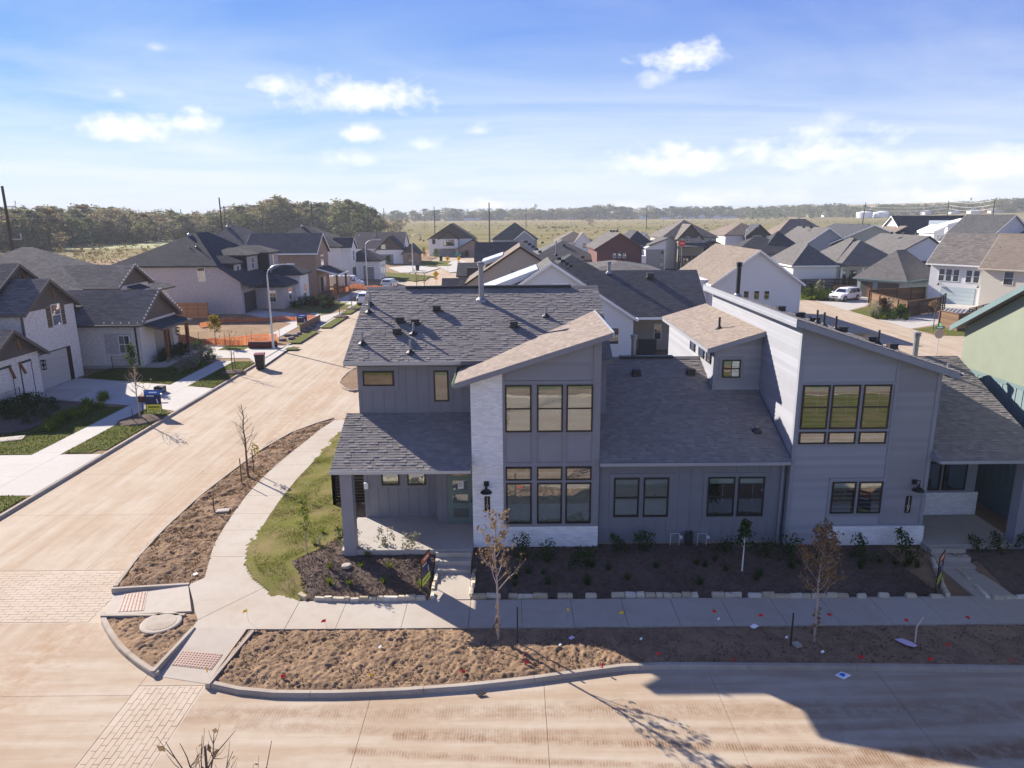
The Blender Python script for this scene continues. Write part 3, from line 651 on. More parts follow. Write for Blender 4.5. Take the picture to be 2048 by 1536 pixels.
def planks(par, F, reg, mo, mi, ex=.17, d=0.0, key='plank'):     # lap siding boards, clipped to a convex outline
    A = sum(reg[i][0] * reg[(i + 1) % len(reg)][1] - reg[(i + 1) % len(reg)][0] * reg[i][1] for i in range(len(reg)))
    if A < 0: reg = reg[::-1]
    a0, a1 = min(p[0] for p in reg), max(p[0] for p in reg); z0, z1 = min(p[1] for p in reg), max(p[1] for p in reg)
    z = math.floor(z0 / ex) * ex
    while z < z1:
        cuts = [a0, a1]
        if a1 - a0 > 3.4: cuts = [a0, a0 + random.uniform(.25, .75) * (a1 - a0), a1]
        for ca, cb in zip(cuts, cuts[1:]):
            q = clip([(ca, z), (cb - .002, z), (cb - .002, z + ex), (ca, z + ex)], reg)
            if len(q) >= 3:
                mb = MB(); P3 = [F.p(a, b, d + .022 - .018 * (b - z) / ex) for a, b in q]
                if F.u.cross(Z).dot(F.n) < 0: P3 = P3[::-1]
                mb.poly(P3); mb.poly([F.p(q[0][0], q[0][1], d), F.p(q[1][0], q[1][1], d), F.p(q[1][0], q[1][1], d + .022), F.p(q[0][0], q[0][1], d + .022)])
                piece(par, key, mb, mo, mi, 1.0)
        z += ex
def bricks(par, F, reg, d=0.0, bw=.2, bh=.0675):
    A = sum(reg[i][0] * reg[(i + 1) % len(reg)][1] - reg[(i + 1) % len(reg)][0] * reg[i][1] for i in range(len(reg)))
    if A < 0: reg = reg[::-1]
    a0, a1 = min(p[0] for p in reg), max(p[0] for p in reg); z0, z1 = min(p[1] for p in reg), max(p[1] for p in reg)
    r = 0; z = z0
    while z < z1 - .01:
        a = a0 - (r % 2) * bw / 2
        while a < a1:
            q = clip([(a + .005, z + .005), (a + bw - .005, z + .005), (a + bw - .005, z + bh - .005), (a + .005, z + bh - .005)], reg)
            if len(q) >= 3:
                mb = MB(); dd = d + .008 + random.uniform(-.002, .003); P3 = [F.p(x, y, dd) for x, y in q]; Q3 = [F.p(x, y, d) for x, y in q]; k = len(q)
                mb.poly(P3)
                for i in range(k): j = (i + 1) % k; mb.poly([Q3[i], Q3[j], P3[j], P3[i]])
                piece(par, 'brick', mb, M['wbrick_o'], M['wbrick_i'])
            a += bw
        z += bh; r += 1
def m_rndpaint(name, c, how, var):
    t = NT(name); r = t.rnd(how); f = t.noise(1.2, 4); g = t.noise(25, 3); k = t.math('ADD', 1 - var, t.math('MULTIPLY', r, 2 * var)); k = t.math('ADD', k, t.math('MULTIPLY', t.math('SUBTRACT', f, .5), .14))
    return t.done(t.mix(1.0, c, t.comb(k, k, k), 'MULTIPLY'), .62, t.bump(g, .25, .004), .3)
M['wbrick_o'] = m_rndpaint('white painted brick face', (.74, .735, .73), 'object', .10); M['wbrick_i'] = m_rndpaint('white painted brick faces', (.74, .735, .73), 'island', .10)
for k, c in (('grey', (.235, .235, .262)), ('blue', (.255, .265, .30)), ('sage', (.185, .212, .165))):
    M[k + '_o'] = m_rndpaint(k + ' siding board', c, 'object', .09); M[k + '_i'] = m_rndpaint(k + ' siding boards', c, 'island', .09)
M['sage'] = m_paint('sage siding paint', (.185, .212, .165)); M['teal'] = m_paint('teal trim paint', (.12, .175, .185)); M['teal_b'] = m_paint('teal batten panel', (.15, .205, .22))
def battens(par, F, a0, a1, z0, z1, step, mat, d=0.0, skip=()):
    n = max(1, int(round((a1 - a0) / step)))
    for i in range(n + 1):
        a = a0 + (a1 - a0) * i / n; segs = [(z0, z1)]
        for s0, s1, t0, t1 in skip:
            if s0 - .04 < a < s1 + .04: segs = [q for lo, hi in segs for q in ((lo, min(hi, t0)), (max(lo, t1), hi)) if q[1] - q[0] > .05]
        for lo, hi in segs: mb = MB(); F.box(mb, a - .028, a + .028, lo, hi, d, d + .02); mb.build('batten', mat, par)
def casing(par, F, a0, a1, z0, z1, w, mat, d0=0.0, d1=.03, mulls=()):
    mb = MB(); F.box(mb, a0 - w, a1 + w, z1, z1 + w, d0, d1); F.box(mb, a0 - w, a1 + w, z0 - w, z0, d0, d1); F.box(mb, a0 - w, a0, z0, z1, d0, d1); F.box(mb, a1, a1 + w, z0, z1, d0, d1)
    for m0, m1 in mulls: F.box(mb, m0, m1, z0, z1, d0, d1)
    return mb.build('casing', mat, par)
def gutter(par, p0, p1, out, mat=None):     # trough along an eave with a bright lip
    p0, p1, o = Vector(p0), Vector(p1), Vector(out).normalized(); mb = MB()
    prof = [(0, -.12), (.10, -.12), (.125, -.01), (.125, 0), (.112, 0), (.09, -.105), (.01, -.105), (0, 0)]
    a = [p0 + o * x + Z * z for x, z in prof]; mb.prism(a, p1 - p0); return mb.build('gutter', mat or M['gutter'], par)
def roof_vent(par, p, name='roof_vent', s=1.0):
    p = Vector(p); mb = MB(); mb.box(p.x - .2 * s, p.x + .2 * s, p.y - .18 * s, p.y + .14 * s, p.z + .02, p.z + .05 * s); mb.box(p.x - .15 * s, p.x + .15 * s, p.y - .17 * s, p.y + .1 * s, p.z + .05 * s, p.z + .2 * s)
    mb.box(p.x - .17 * s, p.x + .17 * s, p.y - .19 * s, p.y + .12 * s, p.z + .2 * s, p.z + .23 * s); return mb.build(name, M['dsteel'], par)
def vent_pipe(par, p, h, r=.045, mat=None, cap=False, sl=.42):
    p = Vector(p); o = MB().tube([p - Z * .05, p + Z * h], r, 10).build('vent_pipe', mat or M['steel'], par)
    b = MB(); b.lathe(p - Z * .06, [(r + .14, -.04), (r + .12, .08), (r + .03, .16), (r + .012, .2)], 10); b.build('flashing', M['dsteel'] if r < .08 else M['steel'], o)
    if cap:
        c = MB(); c.lathe(p + Z * h, [(r * .9, 0), (r * 1.35, .01), (r * 1.35, .09), (r * 1.0, .11), (r * 1.5, .13), (r * 1.5, .17), (r * .4, .21)], 10); c.build('flue_cap', mat or M['steel'], o)
    return o
def onroof(x, y, Y0, z0, s):
    d = _ray(x, y); t = (z0 - s * Y0 - CAMH) / (d.z - s * d.y); return CAMP + d * t
def wall(par, pts, d, mat, name='wall'): return MB().prism(pts, d).build(name, mat, par)
def quadwall(par, F, reg, depth, mat, name='wall'): return MB().prism([F.p(a, z, 0) for a, z in reg], -F.n * depth).build(name, mat, par)
FONT = {'0': ['111', '101', '101', '101', '111'], '1': ['010', '110', '010', '010', '111'], '3': ['111', '001', '011', '001', '111'], '7': ['111', '001', '010', '010', '010']}
def text_obj(par, txt, p, h, u, mat, name='lettering', align='CENTER'):   # real letters, laid on a surface
    cu = bpy.data.curves.new(name, 'FONT'); cu.body = txt; cu.size = h; cu.align_x = align; cu.align_y = 'CENTER'; cu.extrude = .003
    o0 = bpy.data.objects.new(name, cu); COL.objects.link(o0)
    dg = bpy.context.evaluated_depsgraph_get(); me = bpy.data.meshes.new_from_object(o0.evaluated_get(dg)); bpy.data.objects.remove(o0)
    u = Vector(u[0]).normalized(), Vector(u[1]).normalized(); n = u[0].cross(u[1])
    R = Matrix(((u[0].x, u[1].x, n.x, p[0]), (u[0].y, u[1].y, n.y, p[1]), (u[0].z, u[1].z, n.z, p[2]), (0, 0, 0, 1)))
    me.transform(rootmat(par).inverted() @ R if par else R); me.materials.clear(); me.materials.append(mat)
    return link(name, me, par)
M['num'] = m_plain('pale bronze numeral', (.62, .52, .38), .5); M['paper'] = m_plain('white paper', (.8, .8, .8), .8); M['ink'] = m_plain('grey print', (.25, .25, .26), .8)
def barn_lamp(par, F, a, z, d=.02):
    mb = MB(); F.box(mb, a - .09, a + .09, z - .02, z + .16, d, d + .03); c0 = F.p(a, z + .07, d + .03)
    pts = [c0 + F.n * (.02 + .22 * math.sin(k / 7 * math.pi * .85)) + Z * (.17 * math.sin(k / 7 * math.pi) ) + F.n * (.14 * k / 7) for k in range(8)]
    mb.tube(pts, .016, 6); e = pts[-1]; mb.lathe(e - Z * .23, [(.215, 0), (.21, .02), (.15, .085), (.06, .13), (.045, .23)], 14)
    return mb.build('wall_lamp', M['black'], par)
def plate(par, F, a, z0, z1, txt, d=.02):
    mb = MB(); F.box(mb, a - .1, a + .1, z0, z1, d, d + .015); o = mb.build('number_plate', M['black'], par); n = len(txt); h = (z1 - z0) / (n + .3)
    for i, c in enumerate(txt): text_obj(o, c, F.p(a, z1 - h * (i + .65), d + .018), h * 1.3, (F.u, Z), M['num'], 'numeral')
# ================================================================ 1103
H1 = thing('townhouse', 'two storey charcoal townhouse numbered 1103, white brick pier, sage green front door', 'house', (-1.4, 27, 0), group='grey townhouses along the front walk')
SL = .42
TT = lambda x: 6.60 + .318 * (x + 1.45) + .02        # underside of the tower roof
T = S(24.1)
# tower shell
wall(H1, [(-1.44, 24.115, .28), (3.08, 24.115, .28), (3.08, 24.115, TT(3.08)), (-1.44, 24.115, TT(-1.44))], (0, 6.2, 0), M['grey'])
MB().box(-1.40, 3.05, 24.15, 30.2, -.15, .28).build('foundation', M['found'], H1)
# white brick pier and plinth
MB().prism([T.p(-1.46, .29, 0), T.p(-.34, .29, 0), T.p(-.34, TT(-.34) - .02, 0), T.p(-1.46, TT(-1.46) - .02, 0)], (0, 2.4, 0)).build('mortar_backing', M['mortar'], H1)
bricks(H1, T, [(-1.46, .29), (-.34, .29), (-.34, TT(-.34) - .03), (-1.46, TT(-1.46) - .03)])
MB().box(-.34, 3.1, 24.1, 24.3, .29, 1.13).build('mortar_backing', M['mortar'], H1)
bricks(H1, T, [(-.335, .29), (3.1, .29), (3.1, 1.13), (-.335, 1.13)])
capm = MB(); T.box(capm, -.34, 3.1, 1.13, 1.19, 0, .03); capm.build('sill', M['trim'], H1)
planks(H1, T, [(-.22, 6.62), (2.72, 6.62), (2.72, TT(2.72) - .05), (-.22, TT(-.22) - .05)], M['grey_o'], M['grey_i'], .165, -.012)
# corner boards, posts between the windows, bands
for a0, a1, z0, z1 in ((-.335, -.25, 1.19, TT(-.3) - .06), (2.83, 3.1, 1.19, TT(2.9) - .05), (.68, .87, 1.19, 6.46), (1.78, 1.9, 1.19, 6.46)): tr = MB(); T.box(tr, a0, a1, z0, z1, 0, .028); tr.build('corner_board', M['trim'], H1)
for z0, z1 in ((6.46, 6.6), (4.62, 4.74), (3.45, 3.6), (2.83, 2.93), (1.19, 1.25)): tb = MB(); T.box(tb, -.25, 2.83, z0, z1, 0, .024); tb.build('band_board', M['trim'], H1)
for a0, a1 in ((-.25, .68), (.87, 1.78), (1.9, 2.83)):
    window(H1, T, a0, a1, 4.74, 6.46); window(H1, T, a0, a1, 2.93, 3.43, 0, 'none'); window(H1, T, a0, a1, 1.25, 2.83, 0)
barn_lamp(H1, T, -.95, 2.74); plate(H1, T, -.93, 1.72, 2.32, '1103')
# tower roof: one slope rising to the right
a, b, c, d = (-1.95, 23.72, TT(-1.95) + .16), (-1.95, 30.4, TT(-1.95) + .16), (3.42, 30.4, TT(3.42) + .16), (3.42, 23.72, TT(3.42) + .16)
roofslab(H1, b, a, d, c, .15); shingles(H1, b, a, d, c, M['tan_o'], M['tan_i'], .14, .215, .008)
fm = MB(); fm.prism([(-1.95, 23.70, TT(-1.95) - .03), (3.44, 23.70, TT(3.44) - .03), (3.44, 23.70, TT(3.44) + .16), (-1.95, 23.70, TT(-1.95) + .16)], (0, .03, 0)); fm.build('fascia', M['trim'], H1)
fm = MB(); fm.box(3.42, 3.47, 23.69, 30.4, TT(3.42) - .02, TT(3.42) + .19); fm.build('edge_flashing', M['gutter'], H1)
gutter(H1, (-1.95, 30.4, TT(-1.95) + .14), (-1.95, 23.7, TT(-1.95) + .14), (-1, 0, 0), m_plain('green tinted gutter film', (.30, .38, .25), .4))
# upper left body
U = S(26.4); ez = 6.93; ry = 31.25; rz_ = ez + SL * (ry - 26.0)
wall(H1, [(-5.88, 26.41, .3), (3.6, 26.41, .3), (3.6, 26.41, 6.85), (-5.88, 26.41, 6.85)], (0, 9.6, 0), M['grey_b'])
wall(H1, [(-5.88, 26.45, 6.85), (-5.88, 36.0, 6.85), (-5.88, ry, rz_ - .2)], (9.4, 0, 0), M['grey_b'])
battens(H1, U, -5.8, -1.5, 4.8, 6.72, .42, M['grey_b'], -.01, ((-5.85, -4.3, 5.7, 6.68), (-3.15, -2.27, 5.1, 6.68)))
casing(H1, U, -5.67, -4.49, 5.91, 6.49, .17, M['grey_b'], -.01, .02); casing(H1, U, -2.98, -2.42, 5.28, 6.49, .15, M['grey_b'], -.01, .02)
window(H1, U, -5.67, -4.49, 5.91, 6.49, 0, 'none'); window(H1, U, -2.98, -2.42, 5.28, 6.49, 0, fr=.05)
xl, xr = -6.27, 3.78
shingles(H1, (xl, 26.0, ez), (xr, 26.0, ez), (xr, ry, rz_), (xl, ry, rz_), M['sh_o'], M['sh_i'])
roofslab(H1, (xl, 26.0, ez), (xr, 26.0, ez), (xr, ry, rz_), (xl, ry, rz_), .2, M['grey_b']); roofslab(H1, (xl, 36.5, ez), (xr, 36.5, ez), (xr, ry, rz_), (xl, ry, rz_), .2, M['sh_i'])
rd = MB(); rd.prism([(xl, ry - .16, rz_ - .045), (xl, ry, rz_ + .045), (xl, ry + .16, rz_ - .045), (xl, ry + .12, rz_ - .09), (xl, ry - .12, rz_ - .09)], (xr - xl, 0, 0)); rd.build('ridge_cap', M['sh_i'], H1)
rv = MB(); rv.box(-4.6, 2.6, ry - .16, ry - .08, rz_ - .03, rz_ + .07); rv.box(-4.6, 2.6, ry + .08, ry + .16, rz_ - .03, rz_ + .07); rv.build('ridge_vent', M['dsteel'], H1)
rk = MB(); rk.prism([(xl - .02, 25.98, ez - .22), (xl - .02, ry, rz_ - .22), (xl - .02, ry, rz_ - .0), (xl - .02, 25.98, ez - .0)], (.03, 0, 0)); rk.build('rake_board', M['grey_b'], H1)
gutter(H1, (xl, 26.0, ez), (-1.9, 26.0, ez), (0, -1, 0))
for px, py in ((874, 622), (801, 645), (831, 649), (795, 668), (1028, 654)): roof_vent(H1, onroof(px, py, 26, ez, SL))
for px, py, h in ((741, 605, .5), (738, 620, .55), (725, 683, .5), (827, 663, .45), (821, 701, .5), (1092, 628, .48)): vent_pipe(H1, onroof(px, py + 5, 26, ez, SL), h)
vent_pipe(H1, onroof(963, 600, 26, ez, SL), 1.42, .11, cap=True)
# porch
px0, px1, pz0, pz1 = -6.38, -1.46, 3.6, 4.82
shingles(H1, (px0, 23.42, pz0), (px1, 23.42, pz0), (px1, 26.4, pz1), (px0, 26.4, pz1), M['sh_o'], M['sh_i'])
roofslab(H1, (px0, 23.42, pz0), (px1, 23.42, pz0), (px1, 26.4, pz1), (px0, 26.4, pz1), .1, M['grey_b'])
gutter(H1, (px0, 23.42, pz0), (px1, 23.42, pz0), (0, -1, 0))
be = MB(); be.box(-6.15, -1.47, 23.5, 23.85, 3.44, 3.56); be.box(-6.15, -5.8, 23.85, 26.4, 3.44, 3.56); be.build('porch_beam', M['grey_b'], H1)
so_ = MB(); so_.box(-5.8, -1.47, 23.85, 26.4, 3.5, 3.55); so_.build('porch_ceiling', M['trim'], H1)
po = MB(); po.box(-6.08, -5.66, 23.5, 23.92, .3, 3.44); po.build('porch_post', M['grey'], H1)
sb = MB(); sb.box(-6.2, -1.47, 23.55, 26.4, .1, .5); sb.build('porch_slab', M['slab'], H1)
battens(H1, U, -5.75, -2.98, .52, 3.1, .41, M['grey_b'], -.01, ((-5.4, -3.2, 1.72, 3.2),))
casing(H1, U, -5.17, -3.43, 1.87, 2.6, .13, M['grey_b'], -.01, .02, ((-4.46, -4.15),))
window(H1, U, -5.17, -4.46, 1.87, 2.6, 0); window(H1, U, -4.15, -3.43, 1.87, 2.6, 0)
E2 = S(25.8)
wall(H1, [(-2.96, 25.81, .5), (-1.46, 25.81, .5), (-1.46, 25.81, 3.5), (-2.96, 25.81, 3.5)], (0, .6, 0), M['grey_b'])
battens(H1, E2, -2.93, -2.6, .52, 3.25, .15, M['grey_b'], -.01)
dr = MB(); E2.box(dr, -2.5, -1.49, .5, 2.86, 0, .05); df = dr.build('front_door', M['green_door'], H1)
for z0, z1 in ((2.49, 2.76), (1.92, 2.29), (1.36, 1.72), (.77, 1.14)): q = MB(); E2.box(q, -2.32, -1.74, z0, z1, .045, .054); q.build('door_glass', M['frost'], df)
q = MB(); E2.box(q, -2.12, -1.9, 1.96, 2.26, .056, .06); pp = q.build('paper_notice', M['paper'], df)
q = MB(); 
for i in range(6): E2.box(q, -2.1, -1.93 - .02 * (i % 3), 2.2 - .035 * i, 2.215 - .035 * i, .0605, .062)
q.build('notice_print', M['ink'], df)
q = MB(); E2.box(q, -1.6, -1.55, 1.38, 1.62, .05, .07); q.tube([E2.p(-1.575, 1.45, .05), E2.p(-1.575, 1.45, .11), E2.p(-1.68, 1.45, .11)], .015, 6); q.build('door_handle', M['black'], df)
mt = MB(); mt.box(-5.86, -5.7, 26.28, 26.4, 1.75, 2.0); mt.build('meter_box', M['white'], H1)
flush()
# ================================================================ 1107
H2 = thing('townhouse', 'two storey blue grey townhouse numbered 1107 with sunlit left wall and wide middle wing', 'house', (10, 28, 0), group='grey townhouses along the front walk')
mz, my, mry = 3.66, 23.85, 29.92; mrz = mz + SL * (mry - my)
shingles(H2, (3.1, my, mz), (9.86, my, mz), (9.86, mry, mrz), (3.1, mry, mrz), M['sh_o'], M['sh_i'])
roofslab(H2, (3.1, my, mz), (9.9, my, mz), (9.9, mry, mrz), (3.1, mry, mrz), .18, M['bluebat']); roofslab(H2, (3.1, 36, mz), (9.9, 36, mz), (9.9, mry, mrz), (3.1, mry, mrz), .18, M['sh_i'])
rd = MB(); rd.prism([(3.12, mry - .16, mrz - .045), (3.12, mry, mrz + .045), (3.12, mry + .16, mrz - .045)], (5.0, 0, 0)); rd.build('ridge_cap', M['sh_i'], H2)
rv = MB(); rv.box(4.6, 6.9, mry - .15, mry + .15, mrz - .02, mrz + .08); rv.build('ridge_vent', M['dsteel'], H2)
gutter(H2, (3.1, my, mz), (9.82, my, mz), (0, -1, 0))
Mi = S(24.3)
wall(H2, [(3.1, 24.31, .36), (9.9, 24.31, .36), (9.9, 24.31, 3.62), (3.1, 24.31, 3.62)], (0, 11.5, 0), M['bluebat'])
MB().box(3.06, 9.92, 24.26, 35, -.15, .36).build('foundation', M['found'], H2)
W4 = ((3.68, 4.6), (4.76, 5.68), (7.1, 8.08), (8.2, 9.16))
battens(H2, Mi, 3.2, 9.78, .38, 3.5, .41, M['bluebat'], -.01, ((3.5, 5.86, 1.2, 3.08), (6.92, 9.34, 1.2, 3.08)))
casing(H2, Mi, 3.68, 5.68, 1.39, 2.92, .15, M['bluebat'], -.01, .02, ((4.6, 4.76),)); casing(H2, Mi, 7.1, 9.16, 1.39, 2.92, .15, M['bluebat'], -.01, .02, ((8.08, 8.2),))
for i, (a0, a1) in enumerate(W4): window(H2, Mi, a0, a1, 1.39, 2.92, .5, 'blind' if i < 2 else 'shade')
for px, py in ((1272, 750), (1381, 748)): roof_vent(H2, onroof(px, py, my, mz, SL))
vent_pipe(H2, onroof(1513, 862, my, mz, SL), .22, .07); vent_pipe(H2, (5.32, 30.6, mrz - .3), 1.0, .1, cap=True)
ds = MB(); ds.box(9.72, 9.8, 24.2, 24.27, .3, 3.5); ds.build('downspout', M['bluetrim'], H2)
# main block: one slope falling to the right
HT = lambda x: 8.50 - .328 * (x - 9.8)
N = S(24.0); LW = Wf(9.95); hb = 35.2
wall(H2, [(9.965, 24.015, .36), (14.86, 24.015, .36), (14.86, 24.015, HT(14.86)), (9.965, 24.015, HT(9.965))], (0, hb - 24.02, 0), M['bluegrey'])
MB().box(9.98, 14.88, 24.04, 33, -.15, .36).build('foundation', M['found'], H2)
planks(H2, N, [(9.95, .4), (13.3, .4), (13.3, HT(13.3) - .03), (9.95, HT(9.95) - .03)], M['blue_o'], M['blue_i'], .165, -.012)
planks(H2, N, [(13.42, .4), (14.88, .4), (14.88, HT(14.88) - .03), (13.42, HT(13.42) - .03)], M['grey_o'], M['grey_i'], .165, -.012)
planks(H2, LW, [(-24.0, .4), (-24.0, HT(9.95) - .03), (-hb, HT(9.95) - .03), (-hb, .4)], M['blue_o'], M['blue_i'], .165, -.012)
tr = MB()
for a0, a1, z0, z1 in ((9.93, 10.06, .4, HT(10) - .05), (13.3, 13.43, 1.2, HT(13.4) - .06), (14.76, 14.9, .4, HT(14.8) - .06), (11.06, 11.14, 4.25, 6.4), (12.12, 12.23, 4.25, 6.4), (11.36, 11.48, 1.2, 2.95), (12.34, 12.44, 1.6, 2.82)): tr = MB(); N.box(tr, a0, a1, z0, z1, 0, .028); tr.build('corner_board', M['bluetrim'], H2)
tr = MB(); LW.box(tr, -24.13, -23.97, .4, HT(9.95) - .05, 0, .028)
tr.build('corner_board', M['bluetrim'], H2)
tb = MB()
for a0, a1, z0, z1 in ((10.06, 13.3, 6.4, 6.5), (10.06, 13.3, 4.7, 4.8), (10.06, 13.3, 4.14, 4.25), (11.36, 13.4, 2.82, 2.95), (11.36, 13.4, 1.48, 1.6), (11.5, 14.9, 1.1, 1.16)): tb = MB(); N.box(tb, a0, a1, z0, z1, 0, .024); tb.build('band_board', M['bluetrim'], H2)
for a0, a1 in ((10.12, 11.06), (11.14, 12.12), (12.23, 13.2)): window(H2, N, a0, a1, 4.8, 6.4, .5, 'shade'); window(H2, N, a0, a1, 4.25, 4.7, 0, 'none')
for a0, a1 in ((11.48, 12.34), (12.44, 13.3)): window(H2, N, a0, a1, 1.6, 2.82, 0, 'shade')
MB().box(11.48, 14.96, 23.93, 24.0, .36, 1.1).build('mortar_backing', M['mortar'], H2)
bricks(H2, S(23.93), [(11.48, .36), (14.96, .36), (14.96, 1.1), (11.48, 1.1)])
barn_lamp(H2, N, 14.42, 2.72); plate(H2, N, 14.3, 1.6, 2.25, '1107')
a, b, c, d = (9.58, 23.62, HT(9.58) + .17), (9.58, hb + .3, HT(9.58) + .17), (15.27, hb + .3, HT(15.27) + .17), (15.27, 23.62, HT(15.27) + .17)
roofslab(H2, d, c, b, a, .16, M['bluetrim']); shingles(H2, d, c, b, a, M['sh_o'], M['sh_i'])
fm = MB(); fm.prism([(9.57, 23.6, HT(9.57) - .06), (15.28, 23.6, HT(15.28) - .06), (15.28, 23.6, HT(15.28) + .15), (9.57, 23.6, HT(9.57) + .15)], (0, .03, 0)); fm.build('fascia', M['bluetrim'], H2)
fm = MB(); fm.box(9.54, 9.58, 23.6, hb + .3, HT(9.57) - .1, HT(9.57) + .19); fm.build('edge_flashing', M['bluetrim'], H2)
gutter(H2, (15.27, 23.62, HT(15.27) + .15), (15.27, hb, HT(15.27) + .15), (1, 0, 0), M['bluetrim'])
HR = lambda x, y: HT(x) + .17
def onslope(px, py):        # roof of the main block seen at a photo position
    q = None
    for k in range(400):
        Y = 23.6 + k * .035; p = fp(px, py, Y)
        if p.z <= HR(p.x, Y) and q: return p
        q = p
    return None
vent_pipe(H2, (10.35, 32.6, HR(10.35, 0)), 1.35, .1, M['dsteel'], cap=True)
for x, y in ((11.2, 29.5), (11.9, 29.2), (12.4, 28.9), (13.0, 27.7), (13.4, 26.2), (13.9, 25.6)): roof_vent(H2, (x, y, HR(x, y)))
for x, y in ((12.2, 28.2), (12.4, 28.0), (12.7, 27.6), (13.6, 26.0)): vent_pipe(H2, (x, y, HR(x, y)), .55, .04, M['dsteel'])
# stair bay on the middle roof
bx, by, bb = 8.06, 27.75, 36.0; BT = lambda x: 6.98 + .30 * (x - bx)
D = S(by); DL = Wf(bx)
wall(H2, [(bx + .015, by + .015, 4.9), (9.95, by + .015, 4.9), (9.95, by + .015, BT(9.95)), (bx + .015, by + .015, BT(bx))], (0, bb - by, 0), M['bluegrey'])
planks(H2, D, [(bx, 5.25), (9.93, 5.25), (9.93, BT(9.93) - .02), (bx, BT(bx) - .02)], M['blue_o'], M['blue_i'], .165, -.012)
planks(H2, DL, [(-by, 4.9), (-by, BT(bx) - .02), (-bb, BT(bx) - .02), (-bb, 3.0)], M['blue_o'], M['blue_i'], .165, -.012)
casing(H2, D, 8.39, 9.12, 5.81, 6.54, .13, M['bluetrim'], 0, .028); window(H2, D, 8.39, 9.12, 5.81, 6.54, .5, 'shade', cross=True)
tr = MB(); D.box(tr, bx - .02, bx + .1, 5.2, BT(bx) - .03, 0, .028); DL.box(tr, -by - .12, -by + .02, 5.2, BT(bx) - .03, 0, .028); tr.build('corner_board', M['bluetrim'], H2)
for y0, y1 in ((30.6, 31.6), (29.1, 30.1), (28.05, 28.93)): window(H2, DL, -y1 + .1, -y0 - .1, 6.28, 6.78, 0, 'none', fr=.05)
a, b, c, d = (bx - .33, by - .27, BT(bx - .33) + .16), (bx - .33, bb + .3, BT(bx - .33) + .16), (9.94, bb + .3, BT(9.94) + .16), (9.94, by - .27, BT(9.94) + .16)
roofslab(H2, b, a, d, c, .15, M['bluetrim']); shingles(H2, b, a, d, c, M['tan_o'], M['tan_i'], .14, .215, .008)
fm = MB(); fm.prism([(bx - .35, by - .29, BT(bx - .35) - .03), (9.94, by - .29, BT(9.94) - .03), (9.94, by - .29, BT(9.94) + .15), (bx - .35, by - .29, BT(bx - .35) + .15)], (0, .03, 0)); fm.box(bx - .37, bx - .34, by - .28, bb, BT(bx) - .1, BT(bx - .35) + .14); fm.build('fascia', M['bluetrim'], H2)
vent_pipe(H2, (8.9, 30.2, BT(8.9) + .15), .5, .05, M['dsteel'], cap=False)
lt = MB(); LW.box(lt, -33.9, -33.78, 7.3, 7.6, 0, .1); lt.build('wall_lamp', M['black'], H2)
# right wing and porch
qz, qy, qry = 3.78, 23.5, 29.43; qrz = qz + SL * (qry - qy); x0, x1 = 14.9, 18.8
shingles(H2, (x0, qy, qz), (x1, qy, qz), (x1, qry, qrz), (x0, qry, qrz), M['sh_o'], M['sh_i'])
roofslab(H2, (x0, qy, qz), (x1, qy, qz), (x1, qry, qrz), (x0, qry, qrz), .16, M['bluetrim']); roofslab(H2, (x0, 35.4, qz), (x1, 35.4, qz), (x1, qry, qrz), (x0, qry, qrz), .16, M['sh_i'])
gutter(H2, (x0, qy, qz), (x1, qy, qz), (0, -1, 0))
vent_pipe(H2, (17.15, 29.7, qrz - .2), 1.0, .11, cap=True); vent_pipe(H2, (17.7, 28.2, qz + SL * (28.2 - qy)), .45, .05)
Q = S(26.25)
wall(H2, [(14.9, 26.26, .5), (18.2, 26.26, .5), (18.2, 26.26, 3.7), (14.9, 26.26, 3.7)], (0, 6, 0), M['bluegrey'])
wall(H2, [(14.88, 29, 0.2), (18.7, 29, .2), (18.7, 29, 3.7), (14.88, 29, 3.7)], (0, 3, 0), M['bluebat'])
battens(H2, Q, 14.95, 18.15, 2.75, 3.4, .4, M['bluetrim'], -.01)
for a0, a1 in ((14.98, 15.6), (15.68, 16.52), (16.62, 17.52)): window(H2, Q, a0 + .25, a1 + .25, 1.55, 2.72, 0, 'none')
MB().box(15.0, 18.3, 26.18, 26.25, .52, 1.46).build('mortar_backing', M['mortar'], H2)
bricks(H2, S(26.18), [(15.0, .52), (18.3, .52), (18.3, 1.46), (15.0, 1.46)])
sb = MB(); sb.box(14.92, 18.35, 23.62, 26.2, .1, .5); sb.build('porch_slab', M['slab'], H2)
po = MB(); po.box(18.05, 18.5, 23.6, 24.05, .3, 3.62); po.build('porch_post', M['bluegrey'], H2)
be = MB(); be.box(14.95, 18.6, 23.6, 23.95, 3.62, 3.72); be.build('porch_beam', M['bluetrim'], H2)
flush()
t2 = thing('front_steps', 'pale concrete front steps beside the white brick plinth of house 1107', 'steps', (15.6, 22.8, 0))
for i in range(3): MB().box(14.97, 16.2 - 0 * i, 22.68 + .33 * i, 23.9, -.05 + .165 * i, .165 * (i + 1) - .03).build('step', M['conc'], t2)
MB().prism([(15.05, 20.97, -.08), (16.35, 20.97, -.08), (16.2, 22.66, -.08), (15.0, 22.66, -.08)], (0, 0, .1)).build('walk_slab', M['conc'], walk)
